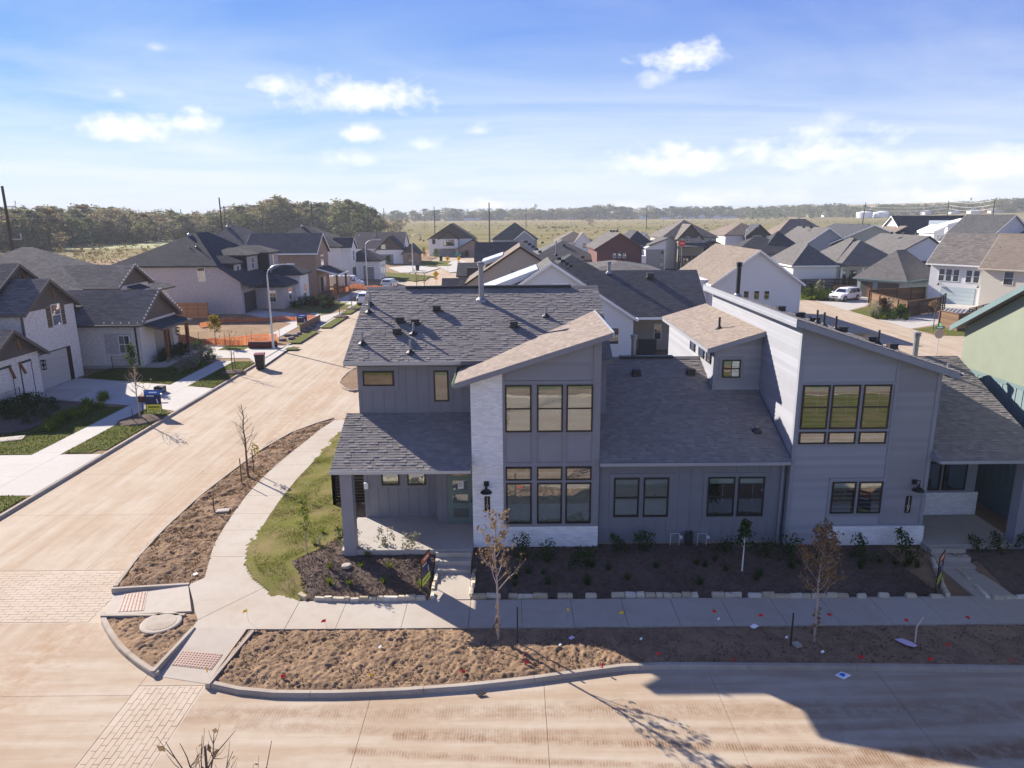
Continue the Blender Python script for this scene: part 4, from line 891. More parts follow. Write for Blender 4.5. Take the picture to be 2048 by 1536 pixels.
# ================================================================ sage green neighbour
H3 = thing('house', 'sage green lap sided house with a teal rake board at the right edge', 'house', (24, 26, 0))
gx = 19.72; G3 = Wf(gx); pk = (24.6, 10.75); SLG = .53
top = lambda y: pk[1] - SLG * abs(y - pk[0]) - .22
wall(H3, [(gx + .02, 18.6, 0), (gx + .02, 30.6, 0), (gx + .02, 30.6, top(30.6)), (gx + .02, pk[0], top(pk[0])), (gx + .02, 18.6, top(18.6))], (9, 0, 0), M['sage'])
planks(H3, G3, [(-30.6, 5.62), (-30.6, top(30.6)), (-pk[0], top(pk[0])), (-18.6, top(18.6)), (-18.6, 5.62)], M['sage_o'], M['sage_i'], .17, 0)
mb = MB(); G3.box(mb, -30.6, -18.6, 0, 5.5, -.015, .012); mb.build('batten_panel', M['teal_b'], H3); mb = MB(); G3.box(mb, -30.6, -18.6, 5.48, 5.62, 0, .035); mb.build('band_board', M['teal'], H3)
battens(H3, G3, -30.5, -18.7, 1.5, 5.48, .4, M['teal_b'], .012)
for sgn, y1 in ((1, 31.1), (-1, 18.1)):
    e0, e1 = (gx - .35, y1, top(y1) + .24), (29, y1, top(y1) + .24); r0, r1 = (gx - .35, pk[0], pk[1] + .02), (29, pk[0], pk[1] + .02)
    roofslab(H3, e0, e1, r1, r0, .16, M['sh_i'], 'roof')
    mb = MB(); mb.prism([(gx - .37, y1, top(y1) - .02), (gx - .37, pk[0], pk[1] - .22), (gx - .37, pk[0], pk[1] + .03), (gx - .37, y1, top(y1) + .23)], (.04, 0, 0)); mb.build('rake_board', M['teal'], H3)
# ---------------------------------------------------------------- volumes for the houses around
def gable_roof(par, x0, x1, y0, y1, ze, rise, axis, mat, oh=.4, th=.18, world=True, name='roof', trim=None):
    if axis == 'x':
        w = (y1 - y0) / 2; s = rise / w; yc = (y0 + y1) / 2; e = ze - oh * s
        pr_ = [(x0 - oh, y0 - oh, e), (x0 - oh, yc, ze + rise), (x0 - oh, y1 + oh, e), (x0 - oh, y1 + oh, e + th), (x0 - oh, yc, ze + rise + th), (x0 - oh, y0 - oh, e + th)]; d = (x1 - x0 + 2 * oh, 0, 0); ends = [(-.03, 0, 0), (x1 - x0 + 2 * oh, 0, 0)]; ed = (.03, 0, 0)
        ev = [(x0 - oh, x1 + oh, y0 - oh - .09, y0 - oh, e, e + th * .95), (x0 - oh, x1 + oh, y1 + oh, y1 + oh + .09, e, e + th * .95)]
    else:
        w = (x1 - x0) / 2; s = rise / w; xc = (x0 + x1) / 2; e = ze - oh * s
        pr_ = [(x0 - oh, y0 - oh, e), (xc, y0 - oh, ze + rise), (x1 + oh, y0 - oh, e), (x1 + oh, y0 - oh, e + th), (xc, y0 - oh, ze + rise + th), (x0 - oh, y0 - oh, e + th)]; d = (0, y1 - y0 + 2 * oh, 0); ends = [(0, -.03, 0), (0, y1 - y0 + 2 * oh, 0)]; ed = (0, .03, 0)
        ev = [(x0 - oh - .09, x0 - oh, y0 - oh, y1 + oh, e, e + th * .95), (x1 + oh, x1 + oh + .09, y0 - oh, y1 + oh, e, e + th * .95)]
    o = MB().prism(pr_, d).build(name, mat, par, world)
    if trim:
        for en in ends: MB().prism([(p[0] + en[0], p[1] + en[1], p[2] + (.0 if i > 2 else -.06)) for i, p in enumerate(pr_)], ed).build('rake_board', trim, par, world)
        for b in ev: MB().box(*b).build('gutter', trim, par, world)
    return o
def hip_roof(par, x0, x1, y0, y1, ze, rise, mat, oh=.4, world=True, name='roof', trim=None):
    X0, X1, Y0, Y1 = x0 - oh, x1 + oh, y0 - oh, y1 + oh; w = min(X1 - X0, Y1 - Y0) / 2
    if X1 - X0 >= Y1 - Y0: A, B = (X0 + w, (Y0 + Y1) / 2, ze + rise), (X1 - w, (Y0 + Y1) / 2, ze + rise)
    else: A, B = ((X0 + X1) / 2, Y0 + w, ze + rise), ((X0 + X1) / 2, Y1 - w, ze + rise)
    t = .2; lo = [(X0, Y0, ze - t), (X1, Y0, ze - t), (X1, Y1, ze - t), (X0, Y1, ze - t)]; hi = [(p[0], p[1], ze) for p in lo]
    mb = MB(); v = lo + hi + [A, B]
    if X1 - X0 >= Y1 - Y0: f = [(4, 5, 9, 8), (5, 6, 9), (6, 7, 8, 9), (7, 4, 8)]
    else: f = [(4, 5, 8), (5, 6, 9, 8), (6, 7, 9), (7, 4, 8, 9)]
    mb.add(v, f + [(3, 2, 1, 0), (0, 1, 5, 4), (1, 2, 6, 5), (2, 3, 7, 6), (3, 0, 4, 7)]); o = mb.build(name, mat, par, world)
    if trim:
        for b in ((X0, X1, Y0 - .08, Y0, ze - t, ze - .01), (X0 - .08, X0, Y0, Y1, ze - t, ze - .01), (X1, X1 + .08, Y0, Y1, ze - t, ze - .01)): MB().box(*b).build('gutter', trim, par, world)
    return o
def shed_roof(par, x0, x1, y0, y1, z0, z1, up, mat, oh=.3, th=.18, world=True, trim=None):   # z0 low eave, z1 high edge; up = '+x','-x','+y','-y'
    X0, X1, Y0, Y1 = x0 - oh, x1 + oh, y0 - oh, y1 + oh
    c = {'+x': (z0, z1, z1, z0), '-x': (z1, z0, z0, z1), '+y': (z0, z0, z1, z1), '-y': (z1, z1, z0, z0)}[up]
    P = [(X0, Y0, c[0]), (X1, Y0, c[1]), (X1, Y1, c[2]), (X0, Y1, c[3])]
    mb = MB(); mb.add(P + [(p[0], p[1], p[2] + th) for p in P], [(3, 2, 1, 0), (4, 5, 6, 7), (0, 1, 5, 4), (1, 2, 6, 5), (2, 3, 7, 6), (3, 0, 4, 7)]); o = mb.build('roof', mat, par, world)
    if trim:
        Q = [(P[0], P[1], (0, -1, 0)), (P[3], P[0], (-1, 0, 0)), (P[1], P[2], (1, 0, 0))]
        for a, b, n in Q: n = Vector(n) * .03; MB().prism([Vector(a) - Z * .04, Vector(b) - Z * .04, Vector(b) + Z * (th + .02), Vector(a) + Z * (th + .02)], n).build('fascia', trim, par, world)
    return o
def vol(par, x0, x1, y0, y1, z0, ze, wm, roof=None, rise=2, rm=None, oh=.4, trim=None, world=True, gm=None):
    mb = MB()
    if roof == 'gx':
        yc = (y0 + y1) / 2; mb.prism([(x0, y0, z0), (x0, y1, z0), (x0, y1, ze), (x0, yc, ze + rise), (x0, y0, ze)], (x1 - x0, 0, 0))
    elif roof == 'gy':
        xc = (x0 + x1) / 2; mb.prism([(x0, y0, z0), (x1, y0, z0), (x1, y0, ze), (xc, y0, ze + rise), (x0, y0, ze)], (0, y1 - y0, 0))
    else: mb.box(x0, x1, y0, y1, z0, ze)
    mb.build('wall', wm, par, world)
    if roof in ('gx', 'gy'):
        gable_roof(par, x0, x1, y0, y1, ze, rise, roof[1], rm, oh, world=world, trim=trim)
        if gm:
            if roof == 'gx': yc = (y0 + y1) / 2; w = (y1 - y0) / 2; MB().prism([(x1, y0 + .05, ze), (x1, y1 - .05, ze), (x1, yc, ze + rise - .04)], (.03, 0, 0)).build('gable_panel', gm, par, world)
            else: xc = (x0 + x1) / 2; MB().prism([(x0 + .05, y0, ze), (x1 - .05, y0, ze), (xc, y0, ze + rise - .04)], (0, -.03, 0)).build('gable_panel', gm, par, world)
    elif roof == 'hip': hip_roof(par, x0, x1, y0, y1, ze, rise, rm, oh, world, trim=trim)
def garage_door(par, F, a0, a1, z0, z1, mat, world=True, trim=None, lites=False):
    mb = MB(); F.box(mb, a0, a1, z0, z1, .0, .02); o = mb.build('garage_door', trim or mat, par, world); n = 4
    for i in range(n):
        q = MB(); F.box(q, a0 + .04, a1 - .04, z0 + (z1 - z0) * i / n + .012, z0 + (z1 - z0) * (i + 1) / n - .012, .02, .04); q.build('door_panel', mat, o, world)
    if lites:
        for i in range(n): q = MB(); F.box(q, a1 - .75, a1 - .15, z0 + (z1 - z0) * (i + .25) / n, z0 + (z1 - z0) * (i + .75) / n, .04, .05); q.build('pane', M['dglass'], o, world)
    return o
def door(par, F, a0, a1, z0, z1, mat, world=True):
    mb = MB(); F.box(mb, a0, a1, z0, z1, .0, .04); o = mb.build('front_door', mat, par, world)
    q = MB(); F.box(q, a1 - .16, a1 - .1, z0 + .95, z0 + 1.15, .04, .09); q.build('door_handle', M['black'], o, world); return o
def shutters(par, F, a0, a1, z0, z1, w=.42, mat=None):
    for s0, s1 in ((a0 - w - .02, a0 - .02), (a1 + .02, a1 + w + .02)):
        mb = MB(); F.box(mb, s0, s1, z0, z1, 0, .02); o = mb.build('shutter', M['shut'], par); n = 9
        for i in range(n): q = MB(); zz = z0 + (z1 - z0) * (i + .25) / n; F.box(q, s0 + .02, s1 - .02, zz, zz + (z1 - z0) / n * .62, .02, .045); q.build('slat', M['wood2'], o)
M['shut'] = m_plain('dark shutter backing', (.05, .035, .025), .8); M['wood2'] = m_wood('weathered cedar slat', (.26, .16, .10))
M['r_brown'] = m_roof('brown blend shingle roof', (.10, .094, .094), (.22, .195, .18)); M['r_dark'] = m_roof('black shingle roof', (.042, .044, .052), (.085, .086, .095)); M['r_grey'] = m_roof('grey shingle roof', (.10, .096, .096), (.16, .152, .15)); M['r_tan'] = m_roof('tan shingle roof', (.16, .13, .11), (.24, .20, .17)); M['r_slate'] = m_roof('bluish slate shingle roof', (.05, .055, .065), (.10, .105, .12))
M['r_metal'] = m_plain('pale standing seam metal', (.50, .53, .58), .35, .3)
M['b_pale'] = m_brick('pale washed brick', (.46, .40, .355), (.58, .53, .485), (.54, .51, .48)); M['b_grey'] = m_brick('grey brown brick', (.27, .235, .235), (.40, .355, .35), (.42, .39, .38)); M['b_brown'] = m_brick('brown brick', (.20, .135, .095), (.28, .195, .145), (.30, .25, .21)); M['b_white'] = m_brick('white washed brick', (.60, .58, .56), (.68, .66, .64), (.55, .53, .5))
M['taupe'] = m_batten('taupe batten gable', (.105, .085, .072)); M['taupe_t'] = m_paint('taupe trim', (.115, .092, .077)); M['s_white'] = m_siding('white lap siding', (.60, .61, .62), .17); M['s_cream'] = m_siding('cream lap siding', (.56, .53, .45), .19)
M['s_beige'] = m_siding('beige lap siding', (.33, .29, .25), .17); M['s_teal'] = m_siding('pale teal lap siding', (.27, .33, .33), .19); M['s_bgrey'] = m_siding('blue grey lap siding', (.22, .25, .29), .18); M['s_plum'] = m_siding('plum lap siding', (.135, .062, .062), .17); M['s_dark'] = m_batten('dark batten siding', (.045, .045, .048)); M['s_sagegrey'] = m_siding('sage grey lap siding', (.26, .28, .25), .18); M['bat_white'] = m_batten('white batten siding', (.62, .63, .64))
M['gdoor'] = m_plain('beige garage door', (.44, .40, .36), .6); M['ddoor'] = m_plain('dark garage door', (.045, .045, .048), .5); M['gdoor2'] = m_plain('grey garage door', (.24, .24, .245), .6); M['wframe'] = m_plain('white window frame', (.72, .72, .70), .5); M['cream'] = m_paint('cream trim', (.52, .47, .38)); M['brownwood'] = m_wood('dark brown trim wood', (.06, .035, .025))
def ewin(par, X, y0, y1, z0, z1, fr='wframe', **k): return window(par, Ef(X), y0, y1, z0, z1, frame=M[fr], glass=M['dglass'], **k)
def swin(par, Y, x0, x1, z0, z1, fr='wframe', **k): return window(par, S(Y), x0, x1, z0, z1, frame=M[fr], glass=M['dglass'], **k)
def bracket(par, p0, p1, r=.08): MB().tube([p0, p1], r, 4).build('timber_brace', M['wood'], par)
def railing(par, pts, h=.95, n=8):
    for a, b in zip(pts, pts[1:]):
        a, b = Vector(a), Vector(b); rl = MB()
        for i in range(n): z = Z * (.12 + (h - .12) * i / (n - 1)); rl.tube([a + z, b + z], .012, 4)
        for q in (a, b): rl.tube([q, q + Z * (h + .05)], .028, 4)
        rl.build('railing', M['black'], par, kind='stuff')
def lantern(par, p):
    p = Vector(p); mb = MB(); mb.box(p.x - .12, p.x + .12, p.y - .12, p.y + .12, p.z + .62, p.z + .7); mb.box(p.x - .12, p.x + .12, p.y - .12, p.y + .12, p.z, p.z + .06); mb.box(p.x - .07, p.x + .07, p.y - .07, p.y + .07, p.z + .25, p.z + .42)
    for a, b in ((-.1, -.1), (.1, -.1), (-.1, .1), (.1, .1)): mb.box(p.x + a - .015, p.x + a + .015, p.y + b - .015, p.y + b + .015, p.z, p.z + .65)
    mb.build('wall_lantern', M['black'], par, kind='stuff')
# ---- nearest house on the left
HA = thing('brick_house', 'pale brick house with beige garage door and slatted shutters, cut by the left edge', 'house', (-37, 50, 0))
vol(HA, -46, -34, 49.3, 55.2, 0, 5.75, M['b_pale'], 'gx', 1.95, M['r_brown'], .35, M['taupe_t'], gm=M['taupe'])
vol(HA, -48, -36.6, 46.8, 59.6, 0, 4.6, M['b_pale'], 'gx', 4.15, M['r_brown'], .3, M['taupe_t'], gm=M['taupe'])
vol(HA, -38, -33.2, 43.6, 49.0, .0, 3.15, M['b_pale'], 'gx', 1.75, M['r_brown'], .5, M['taupe_t'], gm=M['taupe'])
FA = Ef(-33.2); sh = M['room_dark']
for a0, a1 in ((46.95, 48.2), (43.7, 46.2)):
    q = MB(); FA.box(q, a0, a1, .2, 2.75, 0, .02); q.build('porch_shade_sheet', sh, HA); q = MB(); FA.box(q, a0 + .1, a1 - .1, .25, 2.6, .02, .03); q.build('porch_back_wall', M['b_pale'], HA)  # dark sheet on the solid wall paints the shade of a porch opening
bracket(HA, (-33.1, 46.9, 2.75), (-33.1, 47.35, 1.9)); bracket(HA, (-33.1, 45.9, 2.7), (-33.1, 46.25, 1.8))
railing(HA, [(-33.0, 43.6, .2), (-33.0, 46.3, .2)])
FE = Ef(-34); q = MB(); FE.box(q, 50.0, 54.0, 0, 2.62, 0, .015); q.build('garage_recess', M['brownwood'], HA); garage_door(HA, Ef(-33.985), 50.1, 53.45, .02, 2.55, M['gdoor'])
ewin(HA, -34, 52.35, 53.45, 4.35, 5.95); shutters(HA, FE, 52.35, 53.45, 4.3, 5.9, .5)
ewin(HA, -36.57, 51.35, 52.45, 4.25, 5.8); shutters(HA, Ef(-36.57), 51.35, 52.45, 4.25, 5.8, .55)
lantern(HA, (-33.05, 49.2, 1.75)); MB().box(-34.12, -34.0, 49.15, 49.25, 3.4, 5.6).build('downspout', M['taupe_t'], HA)
for X, yc, z in ((-33.6, 52.25, 7.1), (-36.2, 53.2, 8.2), (-32.6, 46.3, 4.35)): bracket(HA, (X, yc, z), (X + .1, yc, z - .65), .1)
sb = MB(); sb.box(-34, -30.4, 47.0, 50.0, -.02, .14); sb.build('porch_slab', M['slab'], HA)
# ---- second house with string lights
HB = thing('brick_house', 'pale brick house with string lights along its gables and a timber porch post', 'house', (-36, 62, 0))
vol(HB, -46, -30.6, 58.0, 64.5, 0, 3.75, M['b_pale'], 'gx', 2.2, M['r_brown'], .45, M['taupe_t'], gm=M['taupe'])
vol(HB, -54, -36.5, 59.5, 76, 0, 5.0, M['b_pale'], 'hip', 4.5, M['r_brown'], .5, M['taupe_t'])
vol(HB, -42, -35.2, 63.8, 69.4, 0, 6.1, M['b_pale'], 'gx', 1.6, M['r_brown'], .4, M['taupe_t'], gm=M['taupe'])
vol(HB, -42, -36.2, 60.5, 63.8, 0, 5.3, M['s_dark'], 'hip', .9, M['r_brown'], .3, M['taupe_t'])
shed_roof(HB, -30.6, -29.2, 58.8, 64.2, 3.0, 3.45, '-x', M['r_slate'], .15, .12, trim=M['taupe_t'])
for y in (59.9, 63.9): MB().box(-29.55, -29.3, y - .13, y + .13, .1, 3.0).build('porch_post', M['wood'], HB); bracket(HB, (-29.4, y, 2.4), (-29.4, y + (.6 if y < 60 else -.6), 3.0))
q = MB(); Ef(-30.6).box(q, 60.3, 63.6, .2, 2.9, 0, .02); q.build('porch_recess', M['s_beige'], HB); door(HB, Ef(-30.58), 61.9, 62.9, .2, 2.5, M['brownwood'])
q = MB(); S(58.0).box(q, -33.6, -31.4, 1.15, 2.85, 0, .02); q.build('recess_shade_panel', M['b_grey'], HB); swin(HB, 57.98, -32.45, -31.5, 1.2, 2.7, cross=True)  # flat panel of darker brick paints the shade of the window recess
railing(HB, [(-32.9, 57.4, .1), (-31.3, 57.4, .1)]); railing(HB, [(-29.2, 59.9, .2), (-29.2, 62.3, .2)])
MB().box(-31.0, -30.9, 57.9, 58.0, .1, 3.5).build('downspout', M['brownwood'], HB); MB().box(-36, -28.6, 57.7, 64.8, -.05, .18).build('porch_slab', M['slab'], HB)
ewin(HB, -35.2, 66.2, 67.1, 4.2, 5.6); shutters(HB, Ef(-35.2), 66.2, 67.1, 4.1, 5.6, .45); shed_roof(HB, -35.2, -34.4, 65.6, 67.8, 5.6, 5.95, '-x', M['r_slate'], .1, .1)
lantern(HB, (-30.4, 64.2, 1.7))
mb = MB()       # bulbs along the rakes
def bulbs(p0, p1, n):
    for i in range(n): c = Vector(p0).lerp(Vector(p1), (i + .5) / n); mb.lathe(c, [(.03, 0), (.065, .05), (.03, .12)], 6)
X = -30.1; bulbs((X, 57.5, 3.72), (X, 61.25, 6.25), 11); bulbs((X, 61.25, 6.25), (X, 65, 3.72), 10); bulbs((-34.8, 63.4, 6.05), (-34.8, 66.6, 7.95), 8); bulbs((-34.8, 66.6, 7.95), (-34.8, 69.8, 6.05), 9); bulbs((-36, 60.0, 5.2), (-36, 63.5, 5.8), 9); bulbs((-33.5, 57.5, 3.75), (X, 57.5, 3.75), 5)
o = one('string_lights', mb, m_plain('white bulb', (.85, .85, .82), .3), 'string of white bulbs along the gables of the porch post house', 'lights'); o['kind'] = 'stuff'
# ---- third house: grey brown brick, roof sweeping low over a dark garage door
HC = thing('brick_house', 'grey brown brick house with black roof sweeping down to a dark garage door', 'house', (-40, 96, 0))
za, ze_ = 10.0, 3.5; A = (-42, 97, za); B = (-42, 101, za); SW_, SE_, E0, E1, NE_, NW_ = (-50.4, 89.6, 6.15), (-36.6, 89.6, 6.15), (-32.8, 89.6, ze_), (-32.8, 108, ze_), (-36.6, 108, 6.15), (-50.4, 108, 6.15)
MB().prism([(-50, 90, 0), (-34.05, 90, 0), (-34.05, 90, 4.2), (-37.1, 90, 6.3), (-50, 90, 6.3)], (0, 17.6, 0)).build('wall', M['b_grey'], HC)
mb = MB(); v = [SW_, SE_, E0, E1, NE_, NW_, A, B]; n = len(v); v2 = [(p[0], p[1], p[2] - .2) for p in v]
fs = [(0, 1, 6), (1, 2, 3, 4, 7, 6), (4, 5, 7), (5, 0, 6, 7)]; rim = [0, 1, 2, 3, 4, 5]
mb.add(v + v2, fs + [tuple(i + n for i in f[::-1]) for f in fs] + [(rim[i] + n, rim[(i + 1) % 6] + n, rim[(i + 1) % 6], rim[i]) for i in range(6)]); mb.build('roof', M['r_dark'], HC)
swin(HC, 90, -39.3, -38.35, 4.15, 5.9); garage_door(HC, Ef(-34.05), 90.8, 94.9, .05, 2.6, M['ddoor'])
for y0, y1, xe, ze2, bm in ((91.8, 94.2, -35.4, 6.3, 'b_grey'), (95.5, 99.5, -35.0, 7.1, 'b_grey'), (100.2, 104, -33.6, 7.2, 'b_grey')):
    vol(HC, -40, xe, y0, y1, 3.5, ze2, M['s_dark'], 'hip', .9, M['r_dark'], .35); q = MB(); Ef(xe).box(q, y0, y1, 3.5, ze2 - .2, 0, .03); q.build('dormer_front', M[bm], HC); ym = (y0 + y1) / 2; ewin(HC, xe + .03, ym - .5, ym + .5, ze2 - 1.9, ze2 - .4, cross=True)
vol(HC, -34.0, -30.3, 94.9, 100.5, 0, 3.1, M['b_grey'], 'hip', 1.3, M['r_dark'], .5); swin(HC, 94.9, -32.2, -31.3, .9, 2.5, cross=True); ewin(HC, -30.3, 97, 98.4, .9, 2.5)
vol(HC, -34.0, -29.6, 100.5, 104.6, 0, 4.2, M['b_white'], 'hip', 1.4, M['r_dark'], .45); ewin(HC, -29.6, 102, 103, .6, 2.6); MB().box(-30.4, -29.7, 100.3, 101, 0, 3.2).build('porch_post', M['b_white'], HC)
for p in ((-40.6, 93.6, 8.3), (-41.6, 93.6, 8.0)): vent_pipe(HC, p, .5, .06, M['steel'])
mb = MB(); mb.lathe((-42.6, 96.4, 9.55), [(.3, 0), (.34, .1), (.3, .32), (.12, .42)], 10); mb.build('turbine_vent', M['steel'], HC)
# ---- fourth: brown brick with a white trimmed gable
HD = thing('brick_house', 'brown brick house with white trimmed gable and timber porch beside the parked van', 'house', (-34, 115, 0))
vol(HD, -41, -30.3, 111.8, 119.5, 0, 6.5, M['b_brown'], 'gx', 2.7, M['r_grey'], .4, M['white'])
vol(HD, -52, -37, 111, 125, 0, 6.0, M['b_brown'], 'hip', 4.6, M['r_grey'], .4)
shed_roof(HD, -30.3, -27.2, 112.2, 119, 3.0, 4.0, '-x', M['r_slate'], .25, .15, trim=M['white'])
for y in (112.5, 118.6): MB().box(-27.5, -27.2, y - .15, y + .15, 0, 3.0).build('porch_post', M['wood'], HD)
q = MB(); Ef(-30.3).box(q, 113, 117.5, .2, 3.0, 0, .02); q.build('porch_recess', M['s_beige'], HD); door(HD, Ef(-30.28), 114, 115, .2, 2.5, M['brownwood']); ewin(HD, -30.28, 115.8, 116.9, .8, 2.5); ewin(HD, -30.3, 114.8, 116.4, 4.3, 6.0, cross=True)
mb = MB(); mb.lathe((-45.6, 117.5, 10.2), [(.3, 0), (.34, .1), (.3, .32), (.12, .42)], 10); mb.build('turbine_vent', M['steel'], HD)
# ---- fifth: white brick, dark hipped roofs
HE = thing('brick_house', 'white painted brick house with dark hip roof behind the parked van', 'house', (-34, 139, 0))
vol(HE, -47, -31.3, 132, 146, 0, 6.5, M['b_white'], 'hip', 3.6, M['r_dark'], .4); vol(HE, -33, -29.6, 133.5, 138, 0, 6.2, M['b_white'], 'gx', 1.6, M['r_dark'], .3, M['white'])
vol(HE, -32, -25.2, 137.8, 144.5, 0, 3.6, M['b_white'], 'hip', 2.2, M['r_dark'], .35); garage_door(HE, Ef(-29.6), 134.3, 137.2, 0, 2.5, M['ddoor']); swin(HE, 137.8, -28.2, -26.4, .1, 2.6, fr='taupe_t', split=0); garage_door(HE, S(137.78), -28.3, -26.3, 0, 2.4, M['gdoor2'])
ewin(HE, -29.6, 135.2, 136.2, 3.8, 5.6); ewin(HE, -25.2, 139.5, 140.5, .6, 2.6); ewin(HE, -25.2, 142, 143, .6, 2.6)
mb = MB(); mb.lathe((-39.6, 138.5, 9.9), [(.3, 0), (.34, .1), (.3, .32), (.12, .42)], 10); mb.build('turbine_vent', M['steel'], HE)
# ---- at the bend: tan roofed house with wooden gables
HF = thing('house', 'low house with tan roof and brown batten gables at the far bend of the street', 'house', (-30, 188, 0))
vol(HF, -40, -27.5, 184, 196, 0, 3.6, M['b_white'], 'gx', 3.8, M['r_tan'], .3, M['white']); vol(HF, -33.8, -27, 181.5, 188, 0, 3.4, M['b_white'], 'gy', 3.2, M['r_slate'], .4, M['brownwood'], gm=M['taupe'])
vol(HF, -27, -23.2, 180.5, 187, 0, 2.7, M['b_brown'], 'gy', 2.0, M['r_slate'], .4, M['brownwood'], gm=M['taupe']); garage_door(HF, S(181.5), -33.0, -29.6, 0, 2.3, M['gdoor2']); swin(HF, 180.5, -25.8, -24.6, .5, 2.2, fr='brownwood'); swin(HF, 181.5, -32.6, -31.4, 3.6, 4.8, fr='taupe_t')
for x in (-39, -35): mb = MB(); mb.lathe((x, 187.2, 6.6), [(.3, 0), (.34, .1), (.3, .32), (.12, .42)], 10); mb.build('turbine_vent', M['steel'], HF)
vent_pipe(HF, (-34.5, 187.2, 6.4), 1.2, .07, M['dsteel'])
HG = thing('house', 'two storey white brick house with steep black gable facing down the street', 'house', (-17, 215, 0))
vol(HG, -24.2, -11.0, 214, 226, -.5, 4.9, M['b_white'], 'gy', 4.2, M['r_dark'], .4, M['brownwood'], gm=M['taupe']); vol(HG, -21, -15.5, 212.6, 216, 2.2, 4.9, M['b_white'], 'gy', 2.1, M['r_dark'], .3, M['brownwood'], gm=M['taupe'])
garage_door(HG, S(213.9), -22.8, -16.4, -.6, 2.0, M['gdoor2']); swin(HG, 212.6, -19.8, -16.6, 2.9, 4.7, fr='black'); swin(HG, 214, -23.2, -22.3, 3.4, 4.8, fr='black'); vol(HG, -15.3, -7, 209, 216, -.5, 2.2, M['b_brown'], 'gy', 2.4, M['r_dark'], .3, M['brownwood']); door(HG, S(209), -13.4, -12.2, -.4, 1.8, M['brownwood'])
# ---------------------------------------------------------------- houses behind the townhouses
def hv(par, Y, pts, depth, mat, name='wall'):     # upright outline at depth Y, extruded back
    return MB().prism([tuple(fp(a, b, Y)) if not isinstance(b, str) else None for a, b in pts], (0, depth, 0)).build(name, mat, par)
# white gabled farmhouse right behind 1103
HM = thing('house', 'white gabled farmhouse with metal awning roof right behind the tall flue pipe', 'house', (3, 64, 0))
ap = fp(1103, 528, 60); er = fp(1272, 640, 60); xc, w = ap.x, (er.x - ap.x) * .97; s = (ap.z - er.z) / (er.x - ap.x); zE = ap.z - s * w
vol(HM, xc - w, xc + w, 60, 66.5, 0, zE, M['s_white'], 'gy', s * w, M['r_grey'], .3, M['white'])
q = MB(); S(60).box(q, xc + .1, xc + 1.4, ap.z - 3.4, ap.z - 1.6, 0, .04); q.build('louvre_panel', M['white'], HM)
gable_roof(HM, xc - 3, fp(1398, 548, 64).x, 58.2 + 3.0, 58.2 + 13.4, fp(1250, 640, 59).z, 3.35, 'x', M['r_grey'], .4, trim=M['white'])
xr_ = fp(1318, 660, 63).x
MB().box(xc + 2, fp(1265, 660, 60).x, 60.6, 70, 0, 3.4).build('wall', M['s_white'], HM); MB().box(fp(1265, 660, 60).x, xr_ + 3, 63.8, 70, 0, 3.6).build('wall', M['s_beige'], HM)
swin(HM, 60, fp(1217, 680, 60).x, fp(1238, 680, 60).x, fp(1230, 689, 60).z, fp(1230, 655, 60).z); swin(HM, 60, fp(1200, 680, 60).x, fp(1211, 680, 60).x, fp(1206, 689, 60).z, fp(1206, 655, 60).z)
swin(HM, 63.8, fp(1307, 680, 63.8).x, fp(1322, 680, 63.8).x, fp(1310, 680, 63.8).z, fp(1310, 648, 63.8).z, fr='white')
for x in (1275,): MB().box(fp(x, 700, 61).x, fp(x, 700, 61).x + 1.6, 60.8, 61.0, 0, 1.5).build('outdoor_bench', M['dsteel'], HM)
a0, a1 = fp(955, 578, 63), fp(1074, 533, 63)
mb = MB(); mb.add([(a0.x, 60.4, a0.z), (a1.x, 60.4, a1.z), (a1.x, 66, a1.z), (a0.x, 66, a0.z)] + [(a0.x, 60.4, a0.z - .5), (a1.x, 60.4, a1.z - .5), (a1.x, 66, a1.z - .5), (a0.x, 66, a0.z - .5)], [(0, 1, 2, 3), (7, 6, 5, 4), (0, 4, 5, 1), (1, 5, 6, 2), (2, 6, 7, 3), (3, 7, 4, 0)]); mb.build('awning_roof', M['r_metal'], HM)
MB().prism([(a0.x + .6, 61, a0.z - .5), (a1.x, 61, a1.z - .5), (a1.x, 61, 3), (a0.x + .6, 61, 3)], (0, 5, 0)).build('wall', M['s_white'], HM)
for i in range(4): c = fp(1110 + 8 * i, 519 + 5 * i, 66); roof_vent(HM, (c.x + .3, 65 + i * .2, c.z), s=1.2)
vent_pipe(HM, fp(1176, 580, 60.5), .6, .06, M['dsteel']); vent_pipe(HM, fp(1218, 545, 66), .8, .16, M['steel'], cap=True); roof_vent(HM, fp(1300, 556, 65.2), s=2.0); c = fp(1112, 510, 67)
vent_pipe(HM, c, 1.3, .06, M['steel'])
# beige gabled house behind it
HN = thing('house', 'beige gabled house with brown rake boards behind the white farmhouse', 'house', (-3, 85, 0))
ap = fp(1048, 494, 82); el = fp(950, 560, 82); w = ap.x - el.x; s = (ap.z - el.z) / w
vol(HN, ap.x - w * 1.15, ap.x + w * 1.0, 82, 92, 0, ap.z - s * w * 1.1, M['s_beige'], 'gy', s * w * 1.08, M['r_tan'], .3, M['brownwood'])
c = fp(1028, 545, 82); q = MB(); S(82).box(q, c.x - .5, c.x + .2, c.z - .4, c.z, 0, .05); q.build('vent_grille', M['black'], HN)
for i in range(5): c = fp(1052 + 7 * i, 486 + 5 * i, 89); roof_vent(HN, c, s=1.3)
a0, a1 = fp(965, 520, 90), fp(1006, 506, 90); mb = MB(); mb.prism([(a0.x, 86, a0.z), (a1.x, 86, a1.z), (a1.x, 86, a1.z - .5), (a0.x, 86, a0.z - .5)], (0, 7, 0)); mb.build('awning_roof', M['r_metal'], HN)
